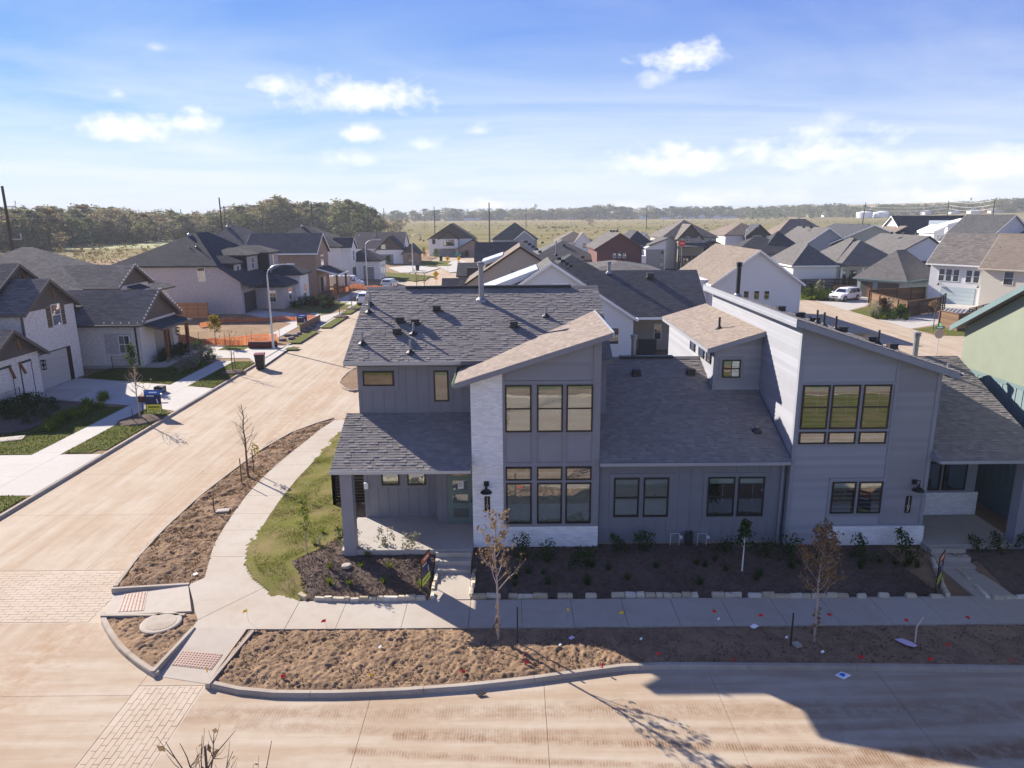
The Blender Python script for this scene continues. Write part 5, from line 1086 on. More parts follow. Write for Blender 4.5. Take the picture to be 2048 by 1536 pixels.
# dark low roofs to the left of it, along the street
HO = thing('house', 'low house with black roof standing by the street bend right of the van', 'house', (-7, 100, 0))
for (l, t, r_, b, Y, d, m) in ((912, 525, 990, 552, 104, 8, 'r_dark'), (914, 560, 962, 585, 88, 5, 'r_dark'), (882, 556, 938, 582, 92, 4, 'r_tan'), (948, 484, 1040, 522, 128, 9, 'r_dark')):
    p0, p1 = fp(l, b, Y), fp(r_, t, Y + d * .5); X0, X1 = p0.x, fp(r_, b, Y).x; mb = MB(); zt = fp((l + r_) / 2, t, Y + d * .5).z
    mb.prism([(X0, Y, p0.z), (X0, Y + d * .5, zt), (X0, Y + d, p0.z), (X0, Y + d, p0.z - .2), (X0, Y + d * .5, zt - .2), (X0, Y, p0.z - .2)], (X1 - X0, 0, 0)); mb.build('roof', M[m], HO)
    MB().prism([(X0 + .3, Y + .4, -.1), (X0 + .3, Y + d - .4, -.1), (X0 + .3, Y + d - .4, p0.z), (X0 + .3, Y + d * .5, zt - .25), (X0 + .3, Y + .4, p0.z)], (X1 - X0 - .6, 0, 0)).build('wall', M['b_brown'] if Y < 110 else M['b_white'], HO)
c = fp(956, 542, 104); MB().box(c.x - 1.6, c.x + 1.4, 103.6, 104.4, c.z - 1.2, c.z + .5).build('dormer', M['s_dark'], HO)
# broad grey roofs right of the farmhouse
HP = thing('house', 'long low house with plain grey roof and small vents left of the plum gable', 'house', (9, 110, 0))
p0, p1 = fp(1010, 548, 100), fp(1345, 548, 100)
for (l, r_, t, b, Y, d, m) in ((1165, 1330, 522, 545, 97, 16, 'r_grey'), (1090, 1205, 508, 548, 88, 10, 'r_dark'), (1060, 1200, 479, 520, 122, 18, 'r_grey')):
    X0, X1 = fp(l, b, Y).x, fp(r_, b, Y).x; zb, zt = fp(l, b, Y).z, fp((l + r_) / 2, t, Y + d / 2).z
    vol(HP, X0, X1, Y, Y + d, 0, zb, M['s_beige'], 'hip', zt - zb, M[m], .3)
for px, py, Y in ((1085, 487, 128), (1128, 492, 126), (1188, 497, 126), (1242, 508, 112), (1165, 517, 92)): roof_vent(HP, fp(px, py, Y), s=1.4)
# plum gabled house
HQ = thing('house', 'plum red lap sided gable house with grey roof and three small windows', 'house', (15, 118, 0))
ap = fp(1240, 468, 115); er = fp(1284, 496, 115); el = fp(1194, 497, 115); zE = er.z; 
vol(HQ, el.x, er.x, 115, 128, 0, zE, M['s_plum'], 'gy', ap.z - zE, M['r_grey'], .4, M['s_plum'])
for a, b in ((1226, 1232), (1236, 1242), (1246, 1252)): swin(HQ, 115, fp(a, 510, 115).x, fp(b, 510, 115).x, fp(a, 516, 115).z, fp(a, 507, 115).z, fr='white')
for i in range(3): roof_vent(HQ, fp(1222 + 6 * i, 464, 122), s=1.3)
# grey house with a steep shed wing and dark garage door
HR_ = thing('house', 'grey house with dark hip roof, slanted wing roof and grey garage door', 'house', (24, 150, 0))
X0, X1 = fp(1255, 490, 148).x, fp(1318, 480, 148).x; vol(HR_, X0, X1 - 1, 150, 164, 0, fp(1255, 488, 150).z, M['s_bgrey'], 'hip', fp(1277, 460, 157).z - fp(1255, 488, 150).z, M['r_dark'], .3)
a, b = fp(1308, 488, 146), fp(1332, 480, 146); zb = fp(1300, 490, 146).z
MB().prism([(fp(1291, 500, 146).x, 146, 0), (b.x, 146, 0), (b.x, 146, b.z), (fp(1291, 500, 146).x, 146, zb - .6)], (0, 8, 0)).build('wall', M['s_white'], HR_); mb = MB(); mb.prism([(a.x - 1, 145.6, a.z - .4), (b.x + .5, 145.6, b.z + .2), (b.x + .5, 145.6, b.z + .45), (a.x - 1, 145.6, a.z - .15)], (0, 8, 0)); mb.build('roof', M['r_grey'], HR_)
garage_door(HR_, S(145.95), fp(1292, 515, 146).x, fp(1328, 515, 146).x, .05, fp(1300, 499, 146).z, M['gdoor2'], lites=True); MB().box(fp(1281, 510, 146).x, fp(1291, 510, 146).x, 145, 150, 0, 3.6).build('wall', M['s_white'], HR_)
# brick house facing us right of the stop sign
HS = thing('house', 'two storey cream sided house with shutters right of the red stop sign', 'house', (38, 160, 0))
X0, X1 = fp(1330, 470, 156).x, fp(1448, 470, 156).x; zE = fp(1395, 472, 156).z
vol(HS, X0, X0 + (X1 - X0) * .92, 158, 172, 0, zE - .3, M['s_cream'], 'hip', fp(1390, 440, 166).z - zE + .4, M['r_brown'], .4)
gx0, gx1 = fp(1357, 470, 155).x, fp(1404, 470, 155).x; vol(HS, gx0, gx1, 155, 162, 0, zE - .4, M['s_beige'], 'gy', fp(1385, 450, 155).z - zE + .4, M['r_brown'], .35, M['brownwood'], gm=M['taupe'])
swin(HS, 155, fp(1372, 470, 155).x, fp(1379, 470, 155).x, fp(1372, 484, 155).z, fp(1372, 473, 155).z); swin(HS, 155, fp(1396, 470, 155).x, fp(1400, 470, 155).x, fp(1396, 481, 155).z, fp(1396, 473, 155).z)
shed_roof(HS, gx0, fp(1412, 490, 152).x, 151.5, 155, fp(1380, 495, 151.5).z, fp(1380, 487, 155).z, '+y', M['r_slate'], .2, .15); q = MB(); S(154.9).box(q, gx0, fp(1412, 490, 152).x, 0, 3, 0, .03); q.build('porch_back_wall', M['taupe'], HS); swin(HS, 154.86, fp(1367, 500, 155).x, fp(1377, 500, 155).x, .5, 2.4)
for x in (1361, 1385, 1408): c = fp(x, 500, 152).x; MB().box(c - .12, c + .12, 151.7, 151.95, 0, 3).build('porch_post', M['brownwood'], HS)
d0 = fp(1425, 480, 157); vol(HS, d0.x - 1.4, d0.x + 1.4, 156.5, 160, 3.5, 5.4, M['s_dark'], 'gy', .6, M['r_tan'], .3); swin(HS, 156.5, d0.x - .6, d0.x + .6, 3.9, 5.2)
HT_ = thing('house', 'white walled house with tan pyramid roof and dark upper gable beside a street lamp', 'house', (62, 175, 0))
X0, X1 = fp(1456, 470, 172).x, fp(1546, 470, 172).x; zE = fp(1480, 470, 172).z; vol(HT_, X0, X1, 174, 190, 0, zE, M['s_white'], 'hip', fp(1505, 445, 180).z - zE, M['r_tan'], .4); gx0 = fp(1493, 470, 172).x
vol(HT_, gx0, X1 - .4, 172, 178, 0, zE - .3, M['s_dark'], 'gy', 2.6, M['r_slate'], .3, M['brownwood']); swin(HT_, 172, fp(1506, 475, 172).x, fp(1522, 475, 172).x, fp(1506, 480, 172).z, fp(1506, 471, 172).z); swin(HT_, 172, fp(1533, 475, 172).x, fp(1539, 475, 172).x, fp(1533, 477, 172).z, fp(1533, 471, 172).z); q = MB(); S(171.95).box(q, gx0, X1 - .4, 0, fp(1500, 481, 172).z, 0, .04); q.build('lower_wall', M['s_white'], HT_)
# two roofs far back by the field
for (lb, px, hw, top, base, Y, m, wm) in (('black hip roofed house beyond the beige gable, before the field', 1030, 44, 445, 478, 235, 'r_dark', 's_bgrey'), ('small tan and grey roofed house left of the plum gable', 1150, 36, 462, 482, 215, 'r_tan', 's_white'), ('dark gabled house right behind the plum gable', 1275, 36, 461, 482, 205, 'r_dark', 's_cream')):
    H = thing('house', lb, 'house', (fp(px, base, Y).x, Y, 0)); X0, X1 = fp(px - hw, base, Y).x, fp(px + hw, base, Y).x; zE = fp(px, base, Y).z
    vol(H, X0, X1, Y, Y + 14, 0, zE, M[wm], 'hip', fp(px, top, Y + 7).z - zE, M[m], .4)
    vol(H, (X0 + X1) / 2, X1 - 1, Y - 1.5, Y + 5, 0, zE, M[wm], 'gy', 2.4, M[m], .3, M['white']); swin(H, Y - 1.5, (X0 + X1) / 2 + 2, (X0 + X1) / 2 + 3.4, zE - 2, zE - .5)
# big white gable right of the centre
HW = thing('house', 'white lap sided gable house with three narrow windows behind the middle roofs', 'house', (24, 80, 0))
ap = fp(1524, 503, 76); er = fp(1601, 566, 76); el = fp(1417, 580, 76); w = (er.x - ap.x); s = (ap.z - er.z) / w; zE = er.z
vol(HW, ap.x - w * 1.12, ap.x + w, 76, 92, 0, zE, M['s_white'], 'gy', ap.z - zE, M['r_tan'], .35, M['white'])
for a, b in ((1486, 1498), (1507, 1519), (1527, 1539)): swin(HW, 76, fp(a, 590, 76).x, fp(b, 590, 76).x, fp(a, 600, 76).z, fp(a, 581, 76).z, split=0)
q = MB(); c = fp(1605, 575, 76); q.box(er.x - .02, er.x + .1, 76, 76.12, 0, zE); q.build('downspout', M['white'], HW); c = fp(1460, 531, 82); vent_pipe(HW, c, .6, .06, M['dsteel'])
MB().box(ap.x - w * 1.12 - 4, ap.x - w * 1.12, 78, 86, 0, 5.0).build('wall', M['s_white'], HW)
# dark slat fence between the townhouses and the farmhouse
# ---------------------------------------------------------------- houses and fences on the right, along the alley
sheet('alley', [(22, 52.4), (60, 52.4), (60, 66), (42.4, 70.5), (42.3, 130), (34, 130), (33, 76), (24, 70)], -.012, M['road'])
sheet('lot', [(42.3, 70), (60, 62), (140, 62), (200, 250), (34, 250), (42.3, 130)], -.016, M['lot'])
sheet('driveway', [(42.3, 89.0), (46.2, 92.8), (50.2, 98.4), (53, 101.5), (50.6, 105), (42.4, 99.6)], -.004, M['conc_d'])
sheet('driveway', [(42.3, 81.4), (42.3, 74.6), (46.2, 77.0), (61.5, 92.4), (57.5, 97), (53.2, 88.0), (46.5, 82.8)], -.004, M['conc_d'])
def fence(label, pts, h, mat, n, gap, post=2.2, capm=None, group=None, cat='fence', pt=.05, out=1):
    b0 = Vector((pts[0][0], pts[0][1], 0)); t = thing('slat_fence', label, cat, b0, group=group)
    for a, b in zip(pts, pts[1:]):
        a, b = Vector((a[0], a[1], pts[0][2] if len(pts[0]) > 2 else 0)), Vector((b[0], b[1], pts[0][2] if len(pts[0]) > 2 else 0)); d = (b - a); L = d.length; u = d / L; nn = Vector((-u.y, u.x, 0)) * out; k = max(1, round(L / post)); F = Face(a, u, nn)
        for i in range(k + 1): mb = MB(); s = L * i / k; F.box(mb, s - pt, s + pt, a.z - .05, a.z + h, -.05, .05); mb.build('post', mat, t)
        sh = h / n
        for i in range(k):
            for j in range(n):
                mb = MB(); F.box(mb, L * i / k + .01, L * (i + 1) / k - .01, a.z + j * sh + .02, a.z + (j + 1) * sh - gap + .02, .052, .072); mb.build('slat', mat, t)
        mb = MB(); F.box(mb, 0, L, a.z + h + .02, a.z + h + .06, -.08, .1); mb.build('cap_rail', capm or mat, t)
    return t
fence('brown board fence with dark posts along the alley beside the white parked suv', [(47.0, 93.0), (46.6, 83.4), (53.0, 87.6)], 1.75, M['bfence'], 9, .004, 2.4)
fence('brown board fence stub near the street name sign', [(45.9, 75.8), (46.1, 72.8), (52, 76)], 1.75, M['bfence'], 9, .004, 2.4)
fence('dark open slat fence in front of the pale blue garage door', [(53.0, 87.6), (55.6, 91.0)], 1.8, M['dfence'], 8, .1, 2)
fence('dark open slat fence with a gate rail at the edge of the sage house', [(49.5, 76.5), (56, 82)], 1.8, M['dfence'], 8, .1, 2)
fence('brown board fence behind the teal garage yard', [(48.2, 96), (57.5, 99)], 1.8, M['bfence'], 9, .004, 2.4)
fence('long dark slat fence in front of the white low house', [(42.5, 109.0), (57.2, 111.2)], 2.0, M['dfence'], 9, .05, 2.6)
fence('short brown board fence behind the white parked suv', [(46.8, 103.5), (49.5, 102.5)], 1.6, M['bfence'], 8, .004, 1.6)
fence('black slat fence between the farmhouse and the grey townhouses', [(2.5, 47), (12.5, 47)], 1.75, M['dfence'], 9, .05, 2.4)
ra = rad(-54)
HT1 = thing('garage', 'pale teal garage with two open bays and a hip roof behind the white suv', 'garage', (50.5, 104.3, 0), ra)
vol(HT1, 0, 6.8, .0, 9.5, 0, 2.75, M['s_teal'], 'hip', 3.9, M['r_grey'], .45, M['teal_b'], world=False)
LF = S(0)
for a0, a1 in ((.5, 2.3), (3.0, 6.0)):
    q = MB(); LF.box(q, a0, a1, 0, 2.25, 0, .012); q.build('bay_shade_sheet', M['room_dark'], HT1, False)  # dark sheet on the closed wall, shade of the open bay painted in
q = MB(); LF.box(q, 1.5, 2.1, 0, 2.0, .012, .03); q.build('inner_door', M['wood'], HT1, False)
q = MB(); LF.box(q, 3.2, 5.2, .3, 1.0, .012, .05); q.build('work_bench', M['cfence'], HT1, False)
q = MB(); LF.box(q, 2.3, 3.0, 0, 2.4, 0, .03); q.build('pier', M['teal_b'], HT1, False)
HT2 = thing('house', 'two storey white and cream house with white windows above a pale blue garage door', 'house', (57.0, 97.6, 0), ra)
vol(HT2, 0, 6.6, 0, 9, 0, 5.35, M['s_white'], 'gx', 3.6, M['r_brown'], .45, M['white'], world=False)
vol(HT2, 6.75, 16, -.9, 9, 0, 5.1, M['s_cream'], 'gx', 3.9, M['r_tan'], .4, M['cream'], world=False)
for a0 in (1.15, 2.05, 2.95): window(HT2, LF, a0, a0 + .78, 2.9, 4.55, .5, frame=M['wframe'], glass=M['dglass'], world=False)
for a0 in (4.5, 5.4): window(HT2, LF, a0, a0 + .78, 2.9, 4.55, .5, frame=M['wframe'], glass=M['dglass'], world=False)
M['gblue'] = m_plain('pale blue garage door', (.42, .50, .52), .5)
garage_door(HT2, S(0), 1.7, 5.9, 0, 2.15, M['gblue'], False, M['teal']); window(HT2, S(-.9), 9.2, 10.3, 3.0, 4.7, .5, frame=M['wframe'], glass=M['dglass'], world=False)
for a in (1.35, 6.2): q = MB(); q.lathe((a, -.25, 2.35), [(.2, 0), (.18, .03), (.08, .16), (.03, .3)], 10); q.box(a - .03, a + .03, -.25, 0, 2.6, 2.66); q.build('wall_lamp', M['bronze'], HT2, False)
roof_vent(HT2, rootmat(HT2) @ Vector((7.2, 2.2, 7.2)), s=1.5)
HL1 = thing('house', 'low white house with three hipped grey roofs behind the long dark slat fence', 'house', (52, 116, 0))
vol(HL1, 44.2, 51, 112.5, 124, 0, 3.9, M['s_white'], 'hip', 3.1, M['r_grey'], .4, M['white']); vol(HL1, 51.6, 61.5, 114.5, 126, 0, 3.9, M['s_white'], 'hip', 3.9, M['r_grey'], .4, M['white'])
MB().box(51.6, 61.5, 112.8, 115, 3.55, 3.85).build('porch_beam', M['white'], HL1); hip_roof(HL1, 51.6, 61.5, 112.2, 123, 3.9, 3.6, M['r_grey'], .4)
for x in (51.9, 55.2, 58.5): MB().box(x - .15, x + .15, 112.6, 112.9, 0, 3.6).build('porch_post', M['white'], HL1)
for a in (52.4, 54.0): swin(HL1, 114.5, a, a + 1.1, .6, 2.9, fr='black', split=0)
ap = fp(1858, 474, 119); er = fp(1893, 497, 119)
HL2 = thing('house', 'pale blue gabled house with long grey roof behind the teal garage', 'house', (ap.x, 122, 0)); w = 9.5
vol(HL2, ap.x - w, ap.x + w * .45, 119, 134, 0, ap.z - 3.9, M['s_bgrey'], None); MB().prism([(ap.x - w, 119, ap.z - 5.2), (ap.x, 119, ap.z - .15), (ap.x + w * .5, 119, ap.z - 3.2), (ap.x + w * .5, 119, 0), (ap.x - w, 119, 0)], (0, .2, 0)).build('gable_wall', M['s_white'], HL2)
mb = MB(); mb.prism([(ap.x - w - .5, 118.7, ap.z - 5.5), (ap.x, 118.7, ap.z), (ap.x + w * .55, 118.7, ap.z - 3.5), (ap.x + w * .55, 118.7, ap.z - 3.3), (ap.x, 118.7, ap.z + .2), (ap.x - w - .5, 118.7, ap.z - 5.3)], (0, 16, 0)); mb.build('roof', M['r_grey'], HL2)
for px, py in ((1782, 468), (1808, 469), (1833, 470)): roof_vent(HL2, fp(px, py, 127), s=1.6)
ap = fp(1748, 450, 150); HL3 = thing('house', 'sage grey gabled house with a row of three roof vents', 'house', (ap.x, 152, 0)); w = 8.5
vol(HL3, ap.x - w, ap.x + w, 150, 168, 0, ap.z - 3.6, M['s_sagegrey'], 'gy', 3.5, M['r_slate'], .4, M['white']); vol(HL3, ap.x - w - 1, ap.x - 3, 152, 166, 0, 5.0, M['s_cream'], 'gy', 2.0, M['r_grey'], .3, M['white'])
for i in range(3): roof_vent(HL3, fp(1716 + 10 * i, 451, 158), s=1.6)
ap = fp(1658, 456, 150); HL4 = thing('house', 'blue gabled house with long black roof in front of the field', 'house', (ap.x, 152, 0))
vol(HL4, ap.x - 6, ap.x + 6, 150, 166, 0, ap.z - 4.2, M['s_bgrey'], 'gy', 4.1, M['r_grey'], .4, M['white']); vol(HL4, ap.x - 20, ap.x - 6, 148, 160, 0, ap.z - 5.0, M['s_bgrey'], 'hip', 3.2, M['r_dark'], .4); vol(HL4, ap.x - 13, ap.x - 5, 150, 158, 0, ap.z - 4.4, M['s_bgrey'], 'hip', 3.8, M['r_dark'], .4)
for i in range(3): roof_vent(HL4, fp(1607 + 14 * i, 456, 158), s=1.6)
ap = fp(1627, 437, 190); HL5 = thing('house', 'brown house with tan hip roof on the edge of the dry field', 'house', (ap.x, 192, 0))
vol(HL5, ap.x - 12, ap.x + 6, 186, 200, 0, ap.z - 5.5, M['b_brown'], 'hip', 5.4, M['r_tan'], .5); vol(HL5, ap.x + 4, ap.x + 14, 184, 192, 0, ap.z - 5.6, M['b_brown'], 'gy', 3.4, M['r_tan'], .4, M['brownwood'], gm=M['taupe'])
# right background
a = fp(1842, 433, 170); HK1 = thing('house', 'white gabled house with long dark roof beyond the blue batten house', 'house', (a.x, 172, 0))
vol(HK1, a.x - 5.5, a.x + 13, 166, 178, 0, a.z - 4.2, M['s_white'], 'gx', 4.2, M['r_dark'], .4, M['white']); shed_roof(HK1, a.x - 11, a.x - 5.5, 166, 178, a.z - 5.4, a.z - 2.2, '+x', M['r_tan'], .3); MB().box(a.x - 10.5, a.x - 5.5, 166.5, 177.5, 0, a.z - 5.2).build('wall', M['s_white'], HK1)
l, r_, t1, b1 = fp(1922, 470, 148), fp(2012, 470, 148), fp(1922, 442, 148), fp(1895, 487, 148)
HK2 = thing('house', 'blue grey batten house with slanted white roof edges beyond the two storey white house', 'house', (l.x, 150, 0)); M['bat_blue'] = m_batten('blue grey batten siding', (.21, .25, .31), .7)
MB().prism([(l.x, 148, 0), (r_.x, 148, 0), (r_.x, 148, t1.z), (l.x, 148, t1.z)], (0, 12, 0)).build('wall', M['bat_blue'], HK2)
c0 = fp(1896, 452, 147); MB().prism([(c0.x, 147, 0), (l.x, 147, 0), (l.x, 147, t1.z + .1), (c0.x, 147, c0.z)], (0, .9, 0)).build('front_wall', M['bat_white'], HK2); mb = MB(); mb.prism([(c0.x - .4, 146.6, c0.z), (l.x + .2, 146.6, t1.z + .15), (l.x + .2, 146.6, t1.z + .5), (c0.x - .4, 146.6, c0.z + .35)], (0, 3, 0)); mb.build('roof_edge', M['white'], HK2)
c1, c2 = fp(1868, 466, 144), fp(1890, 455, 144); MB().prism([(c1.x, 144, 0), (c2.x, 144, 0), (c2.x, 144, c2.z), (c1.x, 144, c1.z)], (0, 6, 0)).build('wall', M['bat_white'], HK2); mb = MB(); mb.prism([(c1.x - .3, 143.6, c1.z), (c2.x + .3, 143.6, c2.z + .1), (c2.x + .3, 143.6, c2.z + .45), (c1.x - .3, 143.6, c1.z + .35)], (0, 6, 0)); mb.build('roof_edge', M['white'], HK2)
for px in (1903, 1909, 1915): swin(HK2, 147, fp(px - 2.4, 475, 147).x, fp(px + 2.4, 475, 147).x, fp(px, 480, 147).z, fp(px, 471, 147).z, fr='white')
for px in (1876, 1882): swin(HK2, 144, fp(px - 2.4, 475, 144).x, fp(px + 2.4, 475, 144).x, fp(px, 480, 144).z, fp(px, 470, 144).z, fr='white')
a = fp(2026, 430, 125); HK3 = thing('house', 'white batten gable house with dark roof at the right edge of the view', 'house', (a.x, 128, 0))
vol(HK3, a.x - 4.2, a.x + 5, 125, 138, 0, a.z - 4.6, M['bat_white'], 'gy', 4.5, M['r_dark'], .4, M['white']); vol(HK3, a.x - .2, a.x + 6, 122, 128, 0, a.z - 4.4, M['bat_white'], 'gy', 1.9, M['r_dark'], .3, M['white'])
# ---------------------------------------------------------------- left side: walks, drives, lawns
def slabstrip(x0, x1, y0, y1, L, parent, z, mat, name):
    y = y0
    while y < y1 - .2: MB().box(x0, x1, y + .006, min(y + L, y1) - .006, z - .08, z).build(name, mat, parent); y += L
slabstrip(-25.5, -24.0, 20, 60.4, 1.8, walk, .004, M['conc_d'], 'walk_slab'); slabstrip(-25.5, -24.0, 72, 125, 2.4, walk, .004, M['conc_d'], 'walk_slab')
def pg(*q): return [(gp(a, b, 0).x, gp(a, b, 0).y) for a, b in q]
sheet('driveway', [(-40, 30.4), (-21.75, 30.2), (-21.75, 35.9), (-40, 35.6)], .0, M['conc_d'])
sheet('driveway', [(-34, 50), (-30.4, 48.6), (-30.4, 47.2), (-24, 45.4), (-21.75, 44.3), (-21.75, 50.4), (-24, 51.2), (-34, 54.2)], .0, M['conc_d'])
sheet('driveway', pg((352, 692), (420, 690), (500, 696), (588, 690), (562, 708), (523, 735), (498, 716), (440, 716), (365, 722)), .0, M['conc_d'])
sheet('driveway', pg((488, 628), (515, 619), (640, 632), (690, 622), (650, 655), (600, 650)), .0, M['conc_d'])
sheet('driveway', pg((700, 588), (760, 578), (800, 580), (760, 598), (720, 600)), .0, M['conc_d']); sheet('driveway', pg((660, 600), (735, 602), (715, 618), (655, 612)), .0, M['conc_d'])
sheet('driveway', pg((775, 535), (830, 530), (880, 536), (850, 545), (800, 545)), .0, M['conc_d']); sheet('driveway', pg((860, 525), (925, 520), (960, 540), (900, 545)), .0, M['conc_d'])
LAWNS = [[(-23.95, 20.6), (-22.3, 20.6), (-21.85, 22), (-21.85, 29.8), (-22.6, 30.2), (-23.95, 30.2)], [(-23.95, 36.1), (-22.8, 36.1), (-21.85, 37.2), (-21.85, 43.8), (-22.4, 44.4), (-23.95, 45.2)], [(-23.95, 51.3), (-21.85, 50.6), (-21.85, 59.2), (-22.5, 60), (-23.95, 60)],
         [(-25.55, 36.0), (-25.55, 45.2), (-28.4, 46.2), (-28.6, 40), (-33, 37.5), (-33, 35.9)], [(-25.55, 51.8), (-25.55, 59.8), (-29.5, 61.5), (-33.2, 57.6), (-33.6, 54.4)], [(-25.55, 20), (-25.55, 30.2), (-40, 30.2), (-40, 20)],
         pg((620, 595), (690, 606), (700, 612), (650, 628), (590, 618)), pg((690, 622), (722, 606), (712, 600), (735, 604), (720, 618), (690, 630)), pg((640, 655), (688, 632), (700, 635), (668, 655)), pg((590, 683), (620, 660), (640, 663), (605, 690)), pg((575, 695), (600, 692), (585, 704)), pg((770, 545), (830, 548), (870, 552), (840, 562), (780, 560)), pg((840, 522), (900, 522), (900, 532), (850, 532)), pg((420, 696), (500, 690), (480, 700), (440, 700))]
for i, l in enumerate(LAWNS): terrain('lawn', l, .5 if i < 6 else 1.2, lambda x, y: .012 + .02 * mnoise.noise((x, y, 0)), M['grass2'], smooth=True)
M['blade2'] = m_leaf('lawn blade', (.05, .075, .012), (.15, .17, .045))
for l in LAWNS[:5]: blades('grass', l, 160, .07, M['blade2'], lambda x, y: .015, .022)
MULA = [(-28.5, 46.0), (-28.7, 40.1), (-32.9, 37.8), (-33, 46.8), (-30.6, 47.1)]
terrain('mulch_bed', MULA, .2, lambda x, y: .03 + clods(x, y, .04), M['mulch']); terrain('mulch_bed', [(-26.2, 58.8), (-29.6, 61.4), (-33, 57.5), (-31.5, 56.6), (-28.8, 59)], .2, lambda x, y: .03 + clods(x, y, .04), M['mulch'])
for l in ([(-12.9, 78), (-9.8, 78), (-9.8, 112), (-12.9, 112)],): pass
sheet('lawn', [(42.4, 88.6), (46.7, 92.6), (46.5, 83.6), (44, 81.8), (42.35, 82.2)], .012, M['grass2']); sheet('lawn', [(42.35, 74.2), (46, 76.2), (47, 73), (60, 78), (60, 70), (43.4, 70.3)], .012, M['grass2'])
sheet('mulch_bed', [(43.6, 87.6), (46.6, 89.8), (46.3, 83.8), (44.2, 83.6)], .018, M['mulch']); sheet('lawn', [(39, 100), (42.2, 99.9), (49, 104.5), (46, 110), (39, 110)], .012, M['grass2']); sheet('lawn', pg((1325, 566), (1345, 560), (1400, 560), (1390, 578), (1340, 578)), .012, M['grass'])
kerb([(-70, 9.0), (-3, 9.0), (-2.2, 8.4), (-2, 7.5), (-2, .6), (80, .6)], side=-1); sheet('verge', [(-70, 8.85), (-3, 8.85), (-2.15, 7.6), (-2.15, .5), (80, .5), (80, -1.5), (-70, -1.5)], -.02, M['soil']); sheet('lawn', [(-70, -1.5), (80, -1.5), (80, -60), (-70, -60)], -.015, M['grass2']); sheet('lawn', [(15, 8.4), (80, 8.4), (80, .4), (15, .4)], -.02, M['grass'])
# ---------------------------------------------------------------- edging stones
M['stone'] = None
def _st():
    t = NT('cream limestone'); r = t.rnd('object'); n = t.noise(5, 5, .65); g = t.noise(30, 4, .7)
    c = t.ramp(r, [(0, (.42, .34, .23)), (.5, (.55, .48, .37)), (1, (.62, .58, .50))]); c = t.mix(t.ramp(n, [(.5, 0.0), (.75, .7)]), c, (.33, .24, .14)); return t.done(t.mix(t.math('MULTIPLY', g, .35), c, (.25, .2, .14)), .9, t.bump(g, .6, .01), .15)
M['stone'] = _st()
def edging(label, paths):
    t = thing('stone_edging', label, 'edging', (gp(*paths[0][0]).x, gp(*paths[0][0]).y, 0), group='limestone edging of the front beds')
    for path in paths:
        P = [gp(a, b, .05) for a, b in path]
        for a, b in zip(P, P[1:]):
            a, b = Vector((a.x, a.y, 0)), Vector((b.x, b.y, 0)); L = (b - a).length; u = (b - a) / L; n = Vector((-u.y, u.x, 0)); s = 0
            while s < L - .1:
                l = min(random.uniform(.2, .5), L - s); h = random.uniform(.10, .15); w = random.uniform(.11, .16); o = random.uniform(-.02, .02); j = lambda: Vector([random.uniform(-.014, .014) for _ in range(3)])
                if random.random() < .94:
                    c = a + u * s + n * o; v = [c + u * x + n * y + Z * z for z in (-.05, h * .6, h) for x, y in ((.008 + (.014 if z == h else 0), -w / 2 + (.016 if z == h else 0)), (l - .008 - (.014 if z == h else 0), -w / 2 + (.016 if z == h else 0)), (l - .008 - (.014 if z == h else 0), w / 2 - (.016 if z == h else 0)), (.008 + (.014 if z == h else 0), w / 2 - (.016 if z == h else 0)))]
                    mb = MB(); mb.add([p + j() + Z * (yardz(p.x, p.y) + .01) for p in v], [(3, 2, 1, 0), (8, 9, 10, 11)] + [(k + i, k + (i + 1) % 4, k + 4 + (i + 1) % 4, k + 4 + i) for k in (0, 4) for i in range(4)]); mb.build('stone', M['stone'], t)
                s += l
edging('curved cream stone edging round the bed left of the 1103 steps', [[(598, 1188), (612, 1196), (700, 1199), (856, 1196)], [(864, 1196), (874, 1140)]])
edging('straight cream stone edging along the long bed between the two entry walks', [[(942, 1192), (1195, 1191)], [(943, 1190), (948, 1138)], [(1200, 1190), (1484, 1190)], [(1496, 1191), (1885, 1192)], [(1896, 1192), (1862, 1128)]])
edging('cream stone edging right of the 1107 entry walk', [[(1986, 1194), (2120, 1195)], [(1978, 1194), (1916, 1136)]])
# ---------------------------------------------------------------- street furniture
M['galv'] = m_plain('pale galvanised steel', (.52, .53, .55), .45, .3); M['lens'] = m_plain('lamp lens', (.7, .7, .66), .3)
def street_lamp(label, x, y, h, arm):
    t = thing('street_lamp', label, 'street lamp', (x, y, 0), group='tall street lamps along the kerb')
    MB().lathe((x, y, 0), [(.2, 0), (.2, .08), (.12, .12), (.115, .3)], 12).build('base', M['galv'], t); MB().tube([(x, y, .1), (x, y, h * .5), (x, y, h)], .11, 10, .065).build('mast', M['galv'], t)
    pts = [(x + arm * (1 - math.cos(k / 6 * math.pi / 2)) * .62, y, h - .1 + 1.0 * math.sin(k / 6 * math.pi / 2)) for k in range(7)] + [(x + arm, y, h + .93)]
    MB().tube(pts, .045, 8).build('arm', M['galv'], t)
    mb = MB(); mb.add([(x + arm - .1, y - .13, h + .85), (x + arm + .62, y - .1, h + .9), (x + arm + .62, y + .1, h + .9), (x + arm - .1, y + .13, h + .85), (x + arm - .1, y - .1, h + .98), (x + arm + .6, y - .07, h + .97), (x + arm + .6, y + .07, h + .97), (x + arm - .1, y + .1, h + .98)], [(3, 2, 1, 0), (4, 5, 6, 7), (0, 1, 5, 4), (1, 2, 6, 5), (2, 3, 7, 6), (3, 0, 4, 7)]); hd = mb.build('lamp_head', M['galv'], t)
    q = MB(); q.box(x + arm + .1, x + arm + .5, y - .08, y + .08, h + .845, h + .872); q.build('lens', M['lens'], hd)
